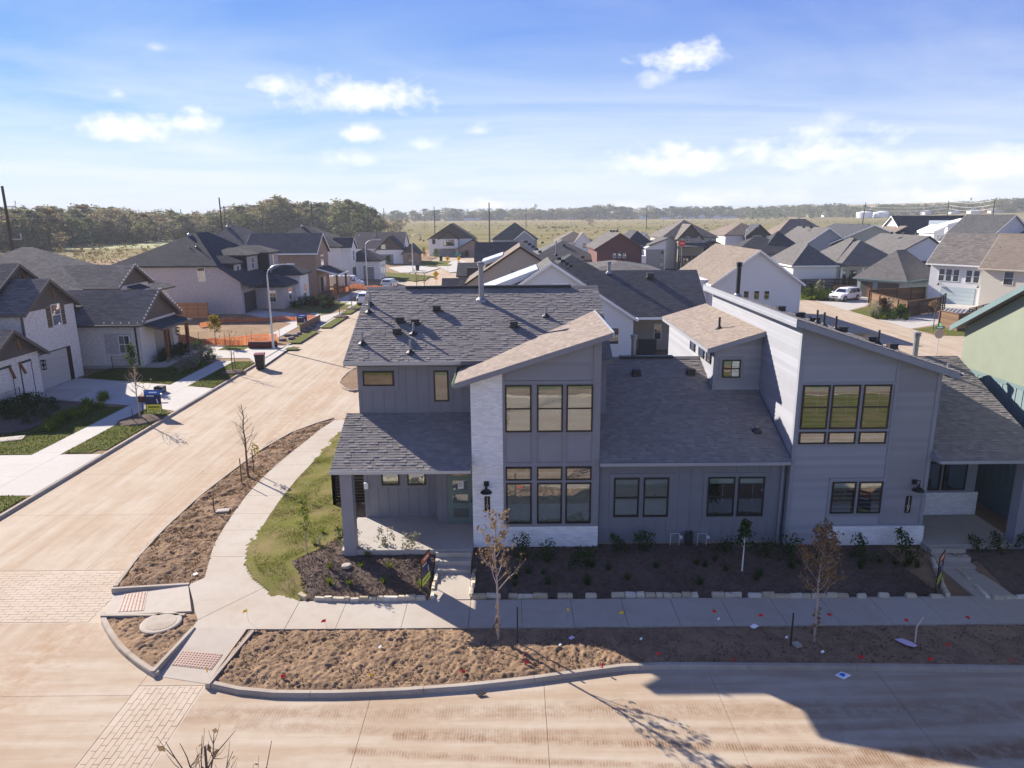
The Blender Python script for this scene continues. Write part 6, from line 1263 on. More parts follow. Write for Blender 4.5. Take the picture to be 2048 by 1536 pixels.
g0 = gp(547, 697); street_lamp('nearest tall grey street lamp, on the kerb by the red lidded bin', g0.x, g0.y, fp(533, 549, g0.y).z, 2.0)
g0 = gp(736, 592); street_lamp('grey street lamp in front of the parked white van', g0.x, g0.y, fp(729, 492, g0.y).z, 1.9); g0 = gp(826, 543); street_lamp('far grey street lamp by the bend before the tan roofed house', g0.x, g0.y, fp(821, 476, g0.y).z, 1.9)
g0 = fp(1491, 478, 160); street_lamp('small far street lamp before the white house with tan pyramid roof', g0.x, 160, fp(1491, 462, 160).z, 2.2)
def bin_(label, x, y, lid, s=1.0, rz=0.2):
    t = thing('wheelie_bin', label, 'bin', (x, y, RZ), rz); mb = MB(); w0, w1 = .24 * s, .3 * s; d0, d1 = .26 * s, .36 * s; h = 1.0 * s
    mb.add([(-w0, -d0, .06), (w0, -d0, .06), (w0, d0, .06), (-w0, d0, .06), (-w1, -d1, h), (w1, -d1, h), (w1, d1, h), (-w1, d1, h)], [(3, 2, 1, 0), (4, 5, 6, 7), (0, 1, 5, 4), (1, 2, 6, 5), (2, 3, 7, 6), (3, 0, 4, 7)]); mb.box(-w1 - .02, w1 + .02, -d1 - .02, d1 + .02, h - .07, h - .02); mb.build('body', M['black'], t, False)
    mb = MB(); mb.prism([(-w1 - .03, -d1 - .05, h + .005), (-w1 - .03, d1 + .03, h + .005), (-w1 - .03, d1 + .02, h + .07), (-w1 - .03, 0, h + .12), (-w1 - .03, -d1 - .02, h + .06)], (2 * w1 + .06, 0, 0)); mb.build('lid', lid, t, False)
    for sx in (-1, 1): q = MB(); q.tube([(sx * w1 * .8, d0, .12), (sx * (w1 * .8 + .06), d0, .12)], .12, 10); q.build('wheel', M['black'], t, False)
M['maroon'] = m_plain('maroon plastic lid', (.16, .012, .02), .45); M['gplas'] = m_plain('green plastic', (.02, .09, .05), .5)
bin_('black wheelie bin with maroon lid standing in the gutter of the street', -20.75, 57.5, M['maroon'], 1.25); g0 = gp(835, 541); bin_('small dark bin in the gutter near the far street lamp', g0.x, g0.y, M['black'], 1.4); g0 = gp(882, 521); bin_('green wheelie bin before the far grey garage door', g0.x, g0.y, M['gplas'], 1.4)
# ---- signs
M['yel'] = m_plain('yellow warning sign', (.85, .50, .01), .5); M['red'] = m_plain('red stop sign', (.55, .02, .025), .5); M['sgreen'] = m_plain('green street sign', (.01, .22, .12), .5); M['whitep'] = m_plain('white sign print', (.85, .85, .85), .5); M['backs'] = m_plain('bare tan sign back', (.40, .33, .26), .5, .3)
def octagon(r): return [(r * math.cos(math.pi / 8 + k * math.pi / 4), r * math.sin(math.pi / 8 + k * math.pi / 4)) for k in range(8)]
def sign_post(t, h, r=.03): return MB().tube([(0, 0, -.1), (0, 0, h)], r, 8).build('post', M['galv'], t, False)
def ped_sign(label, p, h, rz=0, s=.54):
    t = thing('warning_sign', label, 'road sign', (p.x, p.y, 0), rz, 'yellow pedestrian signs'); sign_post(t, h + .3)
    d = [(0, -s), (s, 0), (0, s), (-s, 0)]; F = S(-.04); o = MB().prism([F.p(a, h + b) for a, b in d], (0, .012, 0)).build('sign_panel', M['yel'], t, False)
    q = MB(); q.lathe((0, -.05, h + .19), [(.0, 0), (.06, .03), (.06, .09), (.0, .12)], 8)
    fig = [(-.05, .16), (.06, .16), (.08, -.02), (.05, -.05), (.13, -.3), (.06, -.3), (0, -.08), (-.12, -.3), (-.18, -.28), (-.05, -.02)]
    q2 = MB(); q2.prism([F.p(a, h + b, .004) for a, b in fig], (0, -.004, 0)); q2.lathe((0, -.046, h + .17), [(.055, 0), (.055, .09)], 8); q2.build('walking_figure', M['black'], o, False, kind='stuff')
    pl = MB(); F.box(pl, -.28, .28, h - s - .32, h - s - .06, 0, .012); pl.build('sub_plate', M['yel'], t, False)
g0 = gp(873, 584); ped_sign('nearest yellow diamond walking figure sign at the right kerb of the street', g0, fp(873, 548, g0.y).z); g0 = gp(896, 545); ped_sign('yellow diamond walking figure sign in the middle of three, by the bend', g0, fp(896, 517, g0.y).z); g0 = gp(918, 540); ped_sign('farthest yellow diamond walking figure sign beside the green street name sign', g0, fp(920, 517, g0.y).z, .5)
g0 = gp(1468, 525); ped_sign('yellow sign seen edge on left of the cream sided gabled house', g0, fp(1468, 508, g0.y).z, 1.3)
def stop_sign(label, p, h, face, rz=0, blades_=True, r=.41):
    t = thing('stop_sign', label, 'road sign', (p.x, p.y, 0), rz); sign_post(t, h + .62); F = S(-.035)
    o = MB().prism([F.p(a, h + b) for a, b in octagon(r)], (0, .01, 0)).build('sign_panel', M['red'] if face else M['backs'], t, False)
    if face:
        text_obj(t, 'STOP', rootmat(t) @ Vector((0, -.042, h)), .3, (rootmat(t).to_3x3() @ Vector((1, 0, 0)), Z), M['whitep'], 'lettering')
    if blades_:
        for k, (a, zz) in enumerate(((0, .5), (1.1, .72))):
            F2 = Face((0, 0, 0), (math.cos(a), math.sin(a), 0), (math.sin(a), -math.cos(a), 0)); q = MB(); F2.box(q, -.42, .42, h + zz - .11, h + zz + .11, -.006, .006); b = q.build('name_blade', M['sgreen'], t, False); q = MB(); F2.box(q, -.25, .25, h + zz - .04, h + zz + .04, .006, .012); q.build('name_print', M['whitep'], b, False)
y0 = 58.0; stop_sign('back of a tan octagonal stop sign under green street name blades by the alley', Vector((fp(1872, 715, y0).x, y0, 0)), fp(1876, 667, y0).z, False, .1, r=.44)
g0 = fp(1364, 487, 133); stop_sign('red octagonal stop sign facing the camera before the grey garage door', Vector((g0.x, 133, 0)), g0.z, True, 0, True, .62)
g0 = fp(915, 510, 175); t = thing('street_name_sign', 'green street name blade on a thin post at the far bend', 'road sign', (g0.x, 175, 0)); sign_post(t, g0.z); q = MB(); S(-.03).box(q, -.9, .9, g0.z - .02, g0.z + .36, 0, .02); q.build('name_blade', M['sgreen'], t, False)
# ---- realtor boards
M['navy'] = m_plain('navy board', (.012, .02, .075), .45); M['orange'] = m_plain('orange board strip', (.70, .17, .035), .45); M['lime'] = m_plain('lime board strip', (.50, .62, .035), .45); M['blue'] = m_plain('bright blue board strip', (.02, .14, .55), .45); M['yellowb'] = m_plain('yellow board strip', (.74, .64, .05), .45)
def yard_sign(label, p, rz, top, foot, w=.6, h=.9, z0=.32, slot=False, both=True):
    t = thing('yard_sign', label, 'sign', (p.x, p.y, p.z), rz, 'builder boards on the lawns'); F = S(0); fr = MB()
    for a in (-w / 2, w / 2): F.box(fr, a - .014, a + .014, -.1, z0 + h + .04, -.014, .014)
    F.box(fr, -w / 2, w / 2, z0 + h, z0 + h + .035, -.014, .014); fr.build('frame', M['black'], t, False, kind='stuff')
    hs = [(0, .25, foot), (.25 if not slot else .28, .78, M['navy']), (.78, 1, top)]
    for k, (a, b, m) in enumerate(hs):
        q = MB(); F.box(q, -w / 2 + .02, w / 2 - .02, z0 + h * a + .004, z0 + h * b, -.008, .008); o = q.build(('lower_panel', 'middle_panel', 'upper_panel')[k], m, t, False)
        for sd in (1, -1):
            F2 = Face((0, 0, 0), (sd, 0, 0), (0, -sd, 0)); q = MB()
            if k == 0: F2.box(q, -w * .36, w * .36, z0 + h * .09, z0 + h * .15, .0085, .011)
            elif k == 1: F2.box(q, -w * .38, w * .1, z0 + h * .68, z0 + h * .72, .0085, .011)
            else: F2.box(q, -w * .2, w * .3, z0 + h * .86, z0 + h * .92, .0085, .011)
            q.build('print', M['black'] if k == 0 else M['whitep'], o, False)
        if k == 1:      # small pale leaning mark at the lower right
            q = MB(); q.prism([F.p(w * .22, z0 + h * .54, .0085), F.p(w * .27, z0 + h * .55, .0085), F.p(w * .31, z0 + h * .42, .0085), F.p(w * .34, z0 + h * .32, .0085), F.p(w * .29, z0 + h * .3, .0085), F.p(w * .26, z0 + h * .4, .0085)], (0, -.003, 0)); q.build('emblem', M['whitep'], o, False)
g0 = gp(1875, 1178, .1); yard_sign('orange, navy and lime board turned half away by the 1107 walk', Vector((g0.x, g0.y, .06)), rad(48), M['orange'], M['lime'], .72, .98, .3)
g0 = gp(853, 1178, .1); yard_sign('orange, navy and lime board seen nearly edge on left of the 1103 steps', Vector((g0.x, g0.y, .06)), rad(74), M['orange'], M['lime'], .72, .98, .3)
g0 = gp(309, 826); yard_sign('blue board with yellow lower strip on the lit tip of the left verge', g0, 0, M['blue'], M['yellowb'], 1.0, 1.25, .25)
g0 = gp(605, 655); yard_sign('blue and green board beside the kerb of the bare lot', g0, 0, M['blue'], M['lime'], 1.1, 1.3, .2); g0 = gp(876, 588); yard_sign('small blue board at the right kerb under the nearest yellow sign', Vector((g0.x + .6, g0.y, 0)), 0, M['blue'], M['paper'], 1.1, 1.1, .2)
# ---- utility marker flags
M['fred'] = m_plain('red marker flag', (.68, .02, .02), .7); M['fyel'] = m_plain('yellow marker flag', (.85, .55, .01), .7)
def flag(px, py, col):
    p = gp(px, py + 5, 0); h = random.uniform(.18, .4) if py < 1260 else random.uniform(.03, .12); a = random.uniform(0, 6.28)
    t = thing('marker_flag', 'red plastic utility marker flag stuck in the soil verge' if col == 'fred' else 'yellow plastic utility marker flag stuck in the soil verge', 'flag', (p.x, p.y, -.03), a, 'red marker flags' if col == 'fred' else 'yellow marker flags')
    MB().tube([(0, 0, 0), (.01, 0, h + .1)], .004, 4).build('wire', M['steel'], t, False); q = MB(); n = 5
    for k in range(n): q.v += [(.01 + .13 * k / (n - 1), .02 * math.sin(k * 1.7), h - .005 * k), (.01 + .13 * k / (n - 1), .02 * math.sin(k * 1.7 + .5), h + .1 - .012 * k)]
    for k in range(n - 1): q.f.append((2 * k, 2 * k + 2, 2 * k + 3, 2 * k + 1))
    q.build('flag', M[col], t, False)
for p in ((497, 1238), (747, 1350), (1133, 1238), (1247, 1238), (413, 1337)): flag(*p, 'fyel')
for p in ((653, 1250), (572, 1350), (923, 1342), (1048, 1309), (1048, 1325), (1199, 1328), (1312, 1310), (1423, 1238), (1525, 1246), (1662, 1238), (1464, 1314), (1727, 1314), (1806, 1252), (1938, 1243), (1865, 1320), (2020, 1320), (1900, 1290)): flag(*p, 'fred')
# ---- covers, meters, litter
mh = thing('manhole', 'round concrete manhole cover on the soil of the corner island', 'manhole', (-10.95, 19.75, 0)); MB().lathe((-10.95, 19.75, -.05), [(.6, 0), (.6, .07), (.56, .085), (.47, .085)], 28).build('ring', M['conc'], mh); MB().lathe((-10.95, 19.75, .02), [(.455, 0), (.455, .02), (.43, .024)], 28).build('lid', M['kerb'], mh)
def lid(label, p, w, d, rz): t = thing('meter_box', label, 'utility box', (p.x, p.y, 0), rz); MB().box(-w, w, -d, d, -.03, .05).build('box_rim', M['conc'], t, False); MB().box(-w * .75, w * .75, -d * .75, d * .75, .05, .058).build('box_lid', M['slab'], t, False)
lid('pale square meter box lid on the dead sod by the left walk', gp(446, 1022), .26, .17, .2); lid('large white meter box with dark openings on the left lawn', gp(17, 879), .75, .45, .4); lid('small concrete valve box in the soil verge near the right sapling', gp(1594, 1290), .1, .1, .3)
lb = one('water_cover', MB().lathe((gp(693, 1133, .25).x, gp(693, 1133, .25).y, .24), [(.17, 0), (.17, .07), (.13, .09)], 18), M['conc'], 'round pale irrigation cover in the mulch bed left of the steps', 'cover')
gm = thing('gas_meters', 'pair of grey gas meters with white pipe loops against the blue batten wall', 'meter', (6.45, 24.1, .3))
for x in (5.95, 6.95):
    q = MB(); q.tube([(x - .16, 24.12, .1), (x - .16, 24.12, .78), (x + .16, 24.12, .78), (x + .16, 24.12, .1)], .018, 6); q.build('pipe', M['galv'], gm); q = MB(); q.lathe((x + .2, 24.05, .6), [(.05, 0), (.07, .05), (.05, .12)], 8); q.build('regulator', M['galv'], gm)
for x in (6.38, 6.55): q = MB(); q.box(x - .05, x + .05, 24.05, 24.2, .3, .85); q.build('meter_body', M['dsteel'], gm)
def flatlit(name, label, px, py, pts, mat, cat='litter', rz=0, z=RZ + .006):
    p = gp(px, py, z); mb = MB(); mb.prism([(p.x + a, p.y + b, z + c) for a, b, c in pts], (0, 0, .006)); return one(name, mb, mat, label, cat)
f_ = flatlit('paper_flyer', 'blue and white paper flyer lying in the gutter', 1684, 1351, [(-.2, 0, .01), (-.02, -.17, 0), (.24, -.03, .02), (.04, .13, .03)], M['paper']); q = MB(); p = gp(1684, 1351, RZ); q.prism([(p.x - .1, p.y + .0, .028 + RZ), (p.x + .0, p.y - .1, .028 + RZ), (p.x + .1, p.y, .034 + RZ), (p.x + .02, p.y + .07, .036 + RZ)], (0, 0, .006)); q.build('print', M['blue'], f_)
M['pinkbag'] = m_plain('pale lilac plastic', (.55, .45, .6), .4); flatlit('plastic_bag', 'pale lilac plastic bag flattened on the soil verge', 1815, 1288, [(-.28, .2, .03), (-.05, .2, .05), (.12, .05, .04), (.22, -.12, .03), (.1, -.2, .03), (-.1, -.14, .05), (-.2, .02, .04)], M['pinkbag'], z=0)
mb = MB(); p = gp(1830, 1285, 0); mb.tube([(p.x, p.y, 0), (p.x + .05, p.y + .1, .45), (p.x + .3, p.y + .25, .68)], .022, 6); one('bent_stake', mb, m_plain('pale pink wood', (.55, .40, .36), .8), 'bent pale pink stake beside the lilac plastic bag', 'stake')
for i, (px, py, m, w) in enumerate(((1143, 1278, 'pinkbag', .1), (1508, 1255, 'paper', .14), (391, 1150, 'pinkbag', .1), (1282, 1280, 'paper', .05), (1120, 1292, 'paper', .05), (1573, 1277, 'paper', .05), (1645, 1306, 'paper', .06), (962, 1390, 'black', .15), (1437, 1240, 'paper', .05), (760, 1296, 'paper', .06))):
    lb = ('crumpled lilac wrapper on the shaded soil verge', 'white plastic scrap at the sidewalk edge', 'crumpled lilac wrapper on the dead sod by the curved walk', 'white paper scrap in the middle of the shaded soil', 'small white scrap near two red flags', 'tiny white scrap left of the right sapling', 'white scrap pair below the right sapling', 'black flat scrap lying on the sunlit road', 'small pale scrap under a red flag', 'pale scrap on the sunlit clods')[i]
    flatlit('litter', lb, px, py, [(-w, 0, .03), (-.2 * w, -.7 * w, .02), (w, -.1 * w, .05), (.2 * w, .7 * w, .07)], M[m], 'litter', 0, RZ + .006 if py > 1380 else 0)
# ---- orange netting, silt sock and sandbags round the bare lot
M['net'] = m_leaf('orange safety net', (.58, .20, .09), (.70, .34, .18), trans=.4); M['sock'] = m_plain('dark red silt sock', (.10, .025, .02), .8)
def net(label, pts, h, n=26):
    t = thing('net_fence', label, 'netting', (pts[0][0], pts[0][1], 0), group='orange safety nets'); q = MB(); L = [0]; P = [Vector((p[0], p[1], 0)) for p in pts]
    for a, b in zip(P, P[1:]): L.append(L[-1] + (b - a).length)
    def at(s):
        for i in range(1, len(P)):
            if s <= L[i]: return P[i - 1].lerp(P[i], (s - L[i - 1]) / (L[i] - L[i - 1]))
        return P[-1]
    sag = lambda s: h * (.55 + .45 * mnoise.noise((s * .35, pts[0][0], 0)) + .1 * math.sin(s * 2))
    N = int(L[-1] / .16); rows = 7
    for i in range(N):
        a, b = at(i * .16), at((i + .45) * .16); ha = max(.12, sag(i * .16)); wv = .12 * mnoise.noise((i * .2, 3, 1)); o = Vector((0, wv, 0))
        q.poly([a + o, b + o, b + Z * ha - o, a + Z * ha - o])
    for r in range(rows):
        for i in range(0, N - 2, 2):
            a, b = at(i * .16), at((i + 2) * .16); ha, hb = max(.12, sag(i * .16)) * (r + .3) / rows, max(.12, sag((i + 2) * .16)) * (r + .3) / rows; q.poly([a + Z * ha, b + Z * hb, b + Z * (hb + h * .075), a + Z * (ha + h * .075)])
    q.build('net', M['net'], t, kind='stuff')
    k = max(2, int(L[-1] / 2.6))
    for i in range(k + 1): p = at(L[-1] * i / k); q = MB(); q.tube([p - Z * .1, p + Z * (h * 1.15)], .02, 5); q.build('post', M['dsteel'], t)
net('sagging orange safety net along the near side of the bare lot', pg((346, 690), (420, 690), (480, 691), (560, 684)), 1.15); net('orange safety net below the long brick wall of the bare lot', pg((400, 655), (450, 645), (560, 642), (640, 640)), .9); net('orange safety net behind the parked white van', pg((664, 592), (700, 580), (760, 580), (790, 577)), 1.3)
net('loose orange safety net lying across the bare lot', pg((440, 682), (500, 676), (545, 672)), .5)
o = one('silt_sock', MB().tube([tuple(gp(x, y, .28)) for x, y in ((499, 690), (515, 690), (535, 690), (553, 688))], .36, 10), M['sock'], 'dark red mesh silt sock lying at the corner of the bare lot', 'silt sock')
bag = MB(); bag.lathe((0, 0, 0), [(.2, 0), (.36, .06), (.38, .14), (.25, .24)], 8); bm_ = bag.mesh('sandbag', m_plain('grey sandbag cloth', (.16, .15, .145), .9), Matrix.Diagonal((1.3, .8, 1, 1)))
for i, (px, py) in enumerate(((575, 672), (583, 678), (590, 672), (598, 668), (608, 663), (565, 681), (618, 658), (628, 652), (636, 647))):
    p = gp(px, py); o = bpy.data.objects.new('sandbag', bm_); COL.objects.link(o); o.location = (p.x, p.y, -.02); o.rotation_euler = (0, 0, random.uniform(0, 3)); tag(o, 'grey sandbag lying along the kerb of the bare lot', 'sandbag', 'sandbags along the bare lot')
b0 = pg((600, 664), (640, 642)); mb = MB(); mb.prism([(*b0[0], 0), (*b0[1], 0), (*b0[1], .75), (*b0[0], .8)], (.06, .02, 0)); one('silt_fence', mb, m_plain('brown silt cloth', (.20, .13, .09), .9), 'brown silt cloth fence along the kerb of the bare lot', 'silt fence')
t = thing('construction_fence', 'new cedar board fence in front of the long brick wall', 'fence', (-43, 84.5, 0), group=None); P0, P1 = gp(332, 638), gp(418, 637); F = Face((P0.x, P0.y, 0), (P1 - P0), ((P1 - P0).y, -(P1 - P0).x, 0)); L = (P1 - P0).length
for j in range(9): q = MB(); F.box(q, 0, L, .05 + j * .21, .25 + j * .21, 0, .025); q.build('board', M['cfence'], t)
for i in range(5): q = MB(); F.box(q, L * i / 4 - .06, L * i / 4 + .06, 0, 2.0, .025, .09); q.build('post', M['cfence'], t)
fence('dark slat fence beside the porch post and mulch of house 1103', [(-7.6, 28.3, .3), (-5.95, 28.3, .3)], 1.55, M['dfence'], 11, .02, 1.65)
fence('dark slat side fence running back from house 1103', [(-7.6, 28.3, .3), (-7.6, 36.5, .2)], 1.55, M['dfence'], 11, .03, 2.0, M['cfence'], out=1)
# ---- scooters left on the drive: two handle sets joined by blue bars
sc = thing('ladder_trolley', 'blue framed hand trolley with dark ends lying on the shaded drive', 'trolley', tuple(gp(305, 785)))
a, b = gp(296, 795, .25), gp(320, 778, .25); off = Vector((.25, .2, 0))
for o_ in (off, -off): MB().tube([a + o_, b + o_], .045, 6).build('rail', M['blue'], sc)
MB().box(a.x - .5, a.x + .35, a.y - .35, a.y + .35, 0, .42).build('end_box', M['sock'], sc); MB().box(b.x - .3, b.x + .3, b.y - .3, b.y + .3, 0, .45).build('end_box', M['black'], sc); MB().box(a.x + .3, a.x + .9, a.y, a.y + .2, .42, .5).build('tray', M['whitep'], sc)
# ---- boulders and bare wheel rack by the alley
for i, (px, py, s) in enumerate(((1718, 676, .55), (1736, 680, .65), (1746, 683, .4))):
    p = gp(px, py, 0); mb = MB(); mb.lathe((p.x, p.y, -.1), [(s * .8, 0), (s, s * .35), (s * .8, s * .9), (s * .35, s * 1.2)], 8); mb.v = [(x + random.uniform(-.1, .1), y + random.uniform(-.1, .1), z) for x, y, z in mb.v]; one('boulder', mb, m_plain('ochre rock', (.38, .25, .11), .9), ('tall ochre boulder at the alley edge', 'widest ochre boulder at the alley edge, in the middle', 'smallest ochre boulder at the alley edge')[i], 'boulder')
# ---------------------------------------------------------------- vehicles
M['carw'] = m_plain('white car paint', (.74, .75, .77), .22, 0, .6); M['cars'] = m_plain('silver car paint', (.52, .54, .57), .25, .3, .6); M['carg'] = m_glass('tinted car glass', .16, (.015, .018, .022)); M['tyre'] = m_plain('tyre rubber', (.016, .016, .017), .9); M['rim'] = m_plain('alloy rim', (.42, .42, .44), .3, .6); M['hlight'] = m_plain('headlight lens', (.75, .77, .8), .15); M['tlight'] = m_plain('tail light lens', (.35, .01, .012), .2); M['bump'] = m_plain('dark bumper plastic', (.04, .04, .042), .6)
def car(name, label, cat, loc, rz, paint, L, Wd, st, wheels, wr, wins, wind, rear, pick=None):
    # st: stations along the car (x, floor, belt, top, half width at belt, half width at roof); nose at +x
    t = thing(name, label, cat, loc, rz); mb = MB(); n = 10
    for x, zf, zb, zt, hw, hr in st:
        mb.v += [(x, -hw * .88, zf), (x, -hw, zf + .22), (x, -hw, zb), (x, -hr, zt - .04), (x, -hr * .86, zt), (x, hr * .86, zt), (x, hr, zt - .04), (x, hw, zb), (x, hw, zf + .22), (x, hw * .88, zf)]
    for i in range(len(st) - 1):
        for k in range(n): k2 = (k + 1) % n; mb.f.append((i * n + k, i * n + k2, (i + 1) * n + k2, (i + 1) * n + k))
    mb.f.append(tuple(range(n))); mb.f.append(tuple((len(st) - 1) * n + k for k in range(n - 1, -1, -1)))
    body = mb.build('body', paint, t, False)
    bpy_b = body.modifiers.new('soft', 'BEVEL'); bpy_b.width = .035; bpy_b.segments = 2; bpy_b.limit_method = 'ANGLE'; bpy_b.angle_limit = rad(25)
    for x in wheels:
        for s in (-1, 1):
            y = s * (Wd / 2 - .1); a = MB(); a.tube([(x, y - s * .14, wr), (x, y + s * .115, wr)], wr * 1.14, 20); a.build('wheel_arch', M['bump'], t, False)
            a = MB(); a.tube([(x, y - s * .12, wr), (x, y + s * .135, wr)], wr, 20); w = a.build('wheel', M['tyre'], t, False); a = MB(); a.tube([(x, y + s * .12, wr), (x, y + s * .145, wr)], wr * .66, 16); rm = a.build('rim', M['rim'], w, False)
            a = MB()
            for q in range(5):
                an = q * 2 * math.pi / 5 + .3; c = Vector((x + math.cos(an) * wr * .4, y + s * .147, wr + math.sin(an) * wr * .4)); a.tube([c - Vector((0, .003, 0)), c + Vector((0, .003, 0))], wr * .15, 6)
            a.build('spoke_gap', M['tyre'], w, False, kind='stuff')
    def at(x):
        for p, q in zip(st, st[1:]):
            if min(p[0], q[0]) - 1e-6 <= x <= max(p[0], q[0]) + 1e-6: f = (x - p[0]) / (q[0] - p[0] + 1e-9); return [a + (b - a) * f for a, b in zip(p, q)]
        return st[-1]
    for x0, x1, e0, e1 in wins:
        for s in (-1, 1):
            A, B = at(x0), at(x1); g = MB(); P = []
            for (q, tz, xx) in ((A, .06, x0), (B, .06, x1), (B, .84 - e1, x1), (A, .84 - e0, x0)):
                z = q[2] + (q[3] - q[2]) * tz; hw = q[4] + (q[5] - q[4]) * tz; P.append((xx, s * (hw + .012), z))
            g.poly(P if s < 0 else P[::-1]); g.build('side_window', M['carg'], t, False)
    for nm, (xa, xb) in (('windscreen', wind), ('rear_window', rear)):
        if xa is None: continue
        A, B = at(xa), at(xb); d = 1 if nm == 'windscreen' else -1; g = MB(); za, zb = A[3] + .02, B[3] - .0; o = .03
        P = [(xa + d * o, -A[5] * .84, za + .015), (xa + d * o, A[5] * .84, za + .015), (xb + d * o, B[5] * .8, zb + .005), (xb + d * o, -B[5] * .8, zb + .005)]; g.poly(P if d > 0 else P[::-1]); g.build(nm, M['carg'], t, False)
    x0, x1 = st[-1][0], st[0][0]; zl = st[-1][2] - .08
    for s in (-1, 1):
        q = MB(); q.box(x0 - .12, x0 + .012, s * Wd * .36 - .17, s * Wd * .36 + .17, zl - .07, zl + .07); q.build('headlight', M['hlight'], t, False); zt = st[0][2]; q = MB(); q.box(x1 - .015, x1 + .1, s * Wd * .41 - .09, s * Wd * .41 + .09, zt - .3, zt + .08); q.build('tail_light', M['tlight'], t, False)
        q = MB(); xm = wind[0]; A = at(xm); q.box(xm - .1, xm + .06, s * (A[4] + .02) - (.2 if s < 0 else 0), s * (A[4] + .02) + (.2 if s > 0 else 0), A[2] + .03, A[2] + .2); q.build('mirror', paint, t, False)
    q = MB(); q.box(x0 - .03, x0 + .016, -Wd * .22, Wd * .22, zl - .12, zl + .06); q.build('grille', M['bump'], t, False); q = MB(); q.box(x0 - .1, x0 + .03, -Wd * .44, Wd * .44, .28, .48); q.build('bumper', M['bump'], t, False); q = MB(); q.box(x1 - .03, x1 + .1, -Wd * .44, Wd * .44, .28, .5); q.build('bumper', M['bump'], t, False)
    q = MB(); q.box(x1 - .022, x1, -.26, .26, st[0][2] - .32, st[0][2] - .18); q.build('plate', M['whitep'], t, False)
    for s in (-1, 1): q = MB(); hwm = max(p[4] for p in st); q.box(wheels[0] + wr * 1.2, wheels[1] - wr * 1.2, s * hwm * .93 - .03, s * hwm * .93 + .03, .2, .34); q.build('sill', M['bump'], t, False)
    return t
SUV = [(-2.48, .5, 1.02, 1.08, .9, .8), (-2.44, .32, 1.1, 1.3, .96, .76), (-2.2, .25, 1.12, 1.72, .98, .74), (-1.6, .22, 1.1, 1.76, .99, .74), (.2, .22, 1.06, 1.78, .99, .74), (.7, .22, 1.05, 1.70, .99, .72), (1.45, .22, 1.05, 1.12, .98, .84), (2.2, .25, .98, 1.03, .96, .84), (2.44, .34, .86, .92, .9, .78), (2.5, .45, .78, .82, .82, .7)]
sw = [(-2.05, -1.2, .0, .0), (-1.12, -.15, .0, .0), (-.06, .75, .0, .02)]
car('parked_car', 'white suv with black wheels parked at the alley before the teal garage', 'car', (46.7, 99.6, 0), math.atan2(-3.2, -4.7), M['carw'], 5, 1.98, SUV, (-1.5, 1.5), .39, sw, (1.35, .78), (-2.43, -2.22))
car('parked_car', 'silver suv seen from behind at the left kerb of the street', 'car', (-20.6, 121.3, RZ), rad(86), M['cars'], 5, 1.98, SUV, (-1.5, 1.5), .38, sw, (1.35, .78), (-2.43, -2.22))
VAN = [(-2.75, .5, 1.15, 2.0, 1.0, .88), (-2.7, .4, 1.2, 2.12, 1.01, .9), (-1.0, .38, 1.2, 2.14, 1.01, .9), (1.1, .38, 1.2, 2.12, 1.01, .88), (1.3, .38, 1.2, 2.05, 1.01, .86), (1.95, .38, 1.18, 1.28, 1.0, .86), (2.6, .4, 1.06, 1.12, .97, .84), (2.75, .45, .95, 1.0, .9, .78)]
v = car('parked_van', 'white cargo van with roof rack parked before the white brick house', 'van', (-27.9, 121.8, 0), 0, M['carw'], 5.5, 2.02, VAN, (-1.75, 1.75), .37, [(.75, 1.5, 0, .05)], (1.9, 1.34), (-2.76, -2.71))
for x in (-2, -.8, .4): q = MB(); q.box(x - .04, x + .04, -.8, .8, 2.13, 2.24); q.build('roof_rack', M['galv'], v, False)
car('parked_car', 'white pickup nose showing right of the plum gable house', 'car', (fp(1258, 521, 136).x, 136, 0), 0, M['carw'], 5.4, 2.0, SUV, (-1.5, 1.5), .4, sw, (1.35, .78), (-2.43, -2.22))
car('parked_car', 'dark car parked before the far white brick garage', 'car', (-14.5, 208, -.3), rad(90), M['black'], 4.8, 1.9, SUV, (-1.5, 1.5), .36, sw, (1.35, .78), (-2.43, -2.22))
car('parked_car', 'red and white car nose peeking out left of the charcoal roof edge', 'car', (-20.4, 100.5, RZ), rad(90), M['carw'], 5, 1.98, SUV, (-1.5, 1.5), .38, sw, (1.35, .78), (-2.43, -2.22))
# ---------------------------------------------------------------- vegetation
M['bark'] = m_plain('grey brown bark', (.13, .095, .075), .95); M['pbark'] = m_plain('pale grey bark', (.36, .30, .27), .95); M['dbark'] = m_plain('dark tree bark', (.06, .05, .042), .95)
M['lf_brown'] = m_leaf('dry brown leaf', (.15, .09, .05), (.36, .25, .14)); M['lf_green'] = m_leaf('dark green leaf', (.025, .05, .015), (.09, .125, .04)); M['lf_lime'] = m_leaf('lime leaf', (.10, .15, .02), (.24, .27, .05)); M['lf_yel'] = m_leaf('yellowing leaf', (.20, .16, .025), (.38, .29, .06)); M['lf_silver'] = m_leaf('silver green leaf', (.13, .15, .10), (.36, .33, .25)); M['lf_purple'] = m_leaf('reddish leaf', (.05, .02, .018), (.14, .07, .045)); M['lf_red'] = m_leaf('red leaf', (.18, .01, .012), (.32, .03, .02))
def leaf_quads(V, c, r, n, sz, rng, flat=0.0):
    for _ in range(n):
        d = rng.normal(0, 1, 3); d /= np.linalg.norm(d) + 1e-6; p = np.array(c) + d * r * rng.uniform(.25, 1) ** .6 * np.array((1, 1, 1 - flat)); a = rng.normal(0, 1, 3); a /= np.linalg.norm(a); b = np.cross(a, rng.normal(0, 1, 3)); b /= np.linalg.norm(b) + 1e-6; s = sz * rng.uniform(.6, 1.3)
        V += [p - a * s, p + b * s * .55, p + a * s, p - b * s * .55]
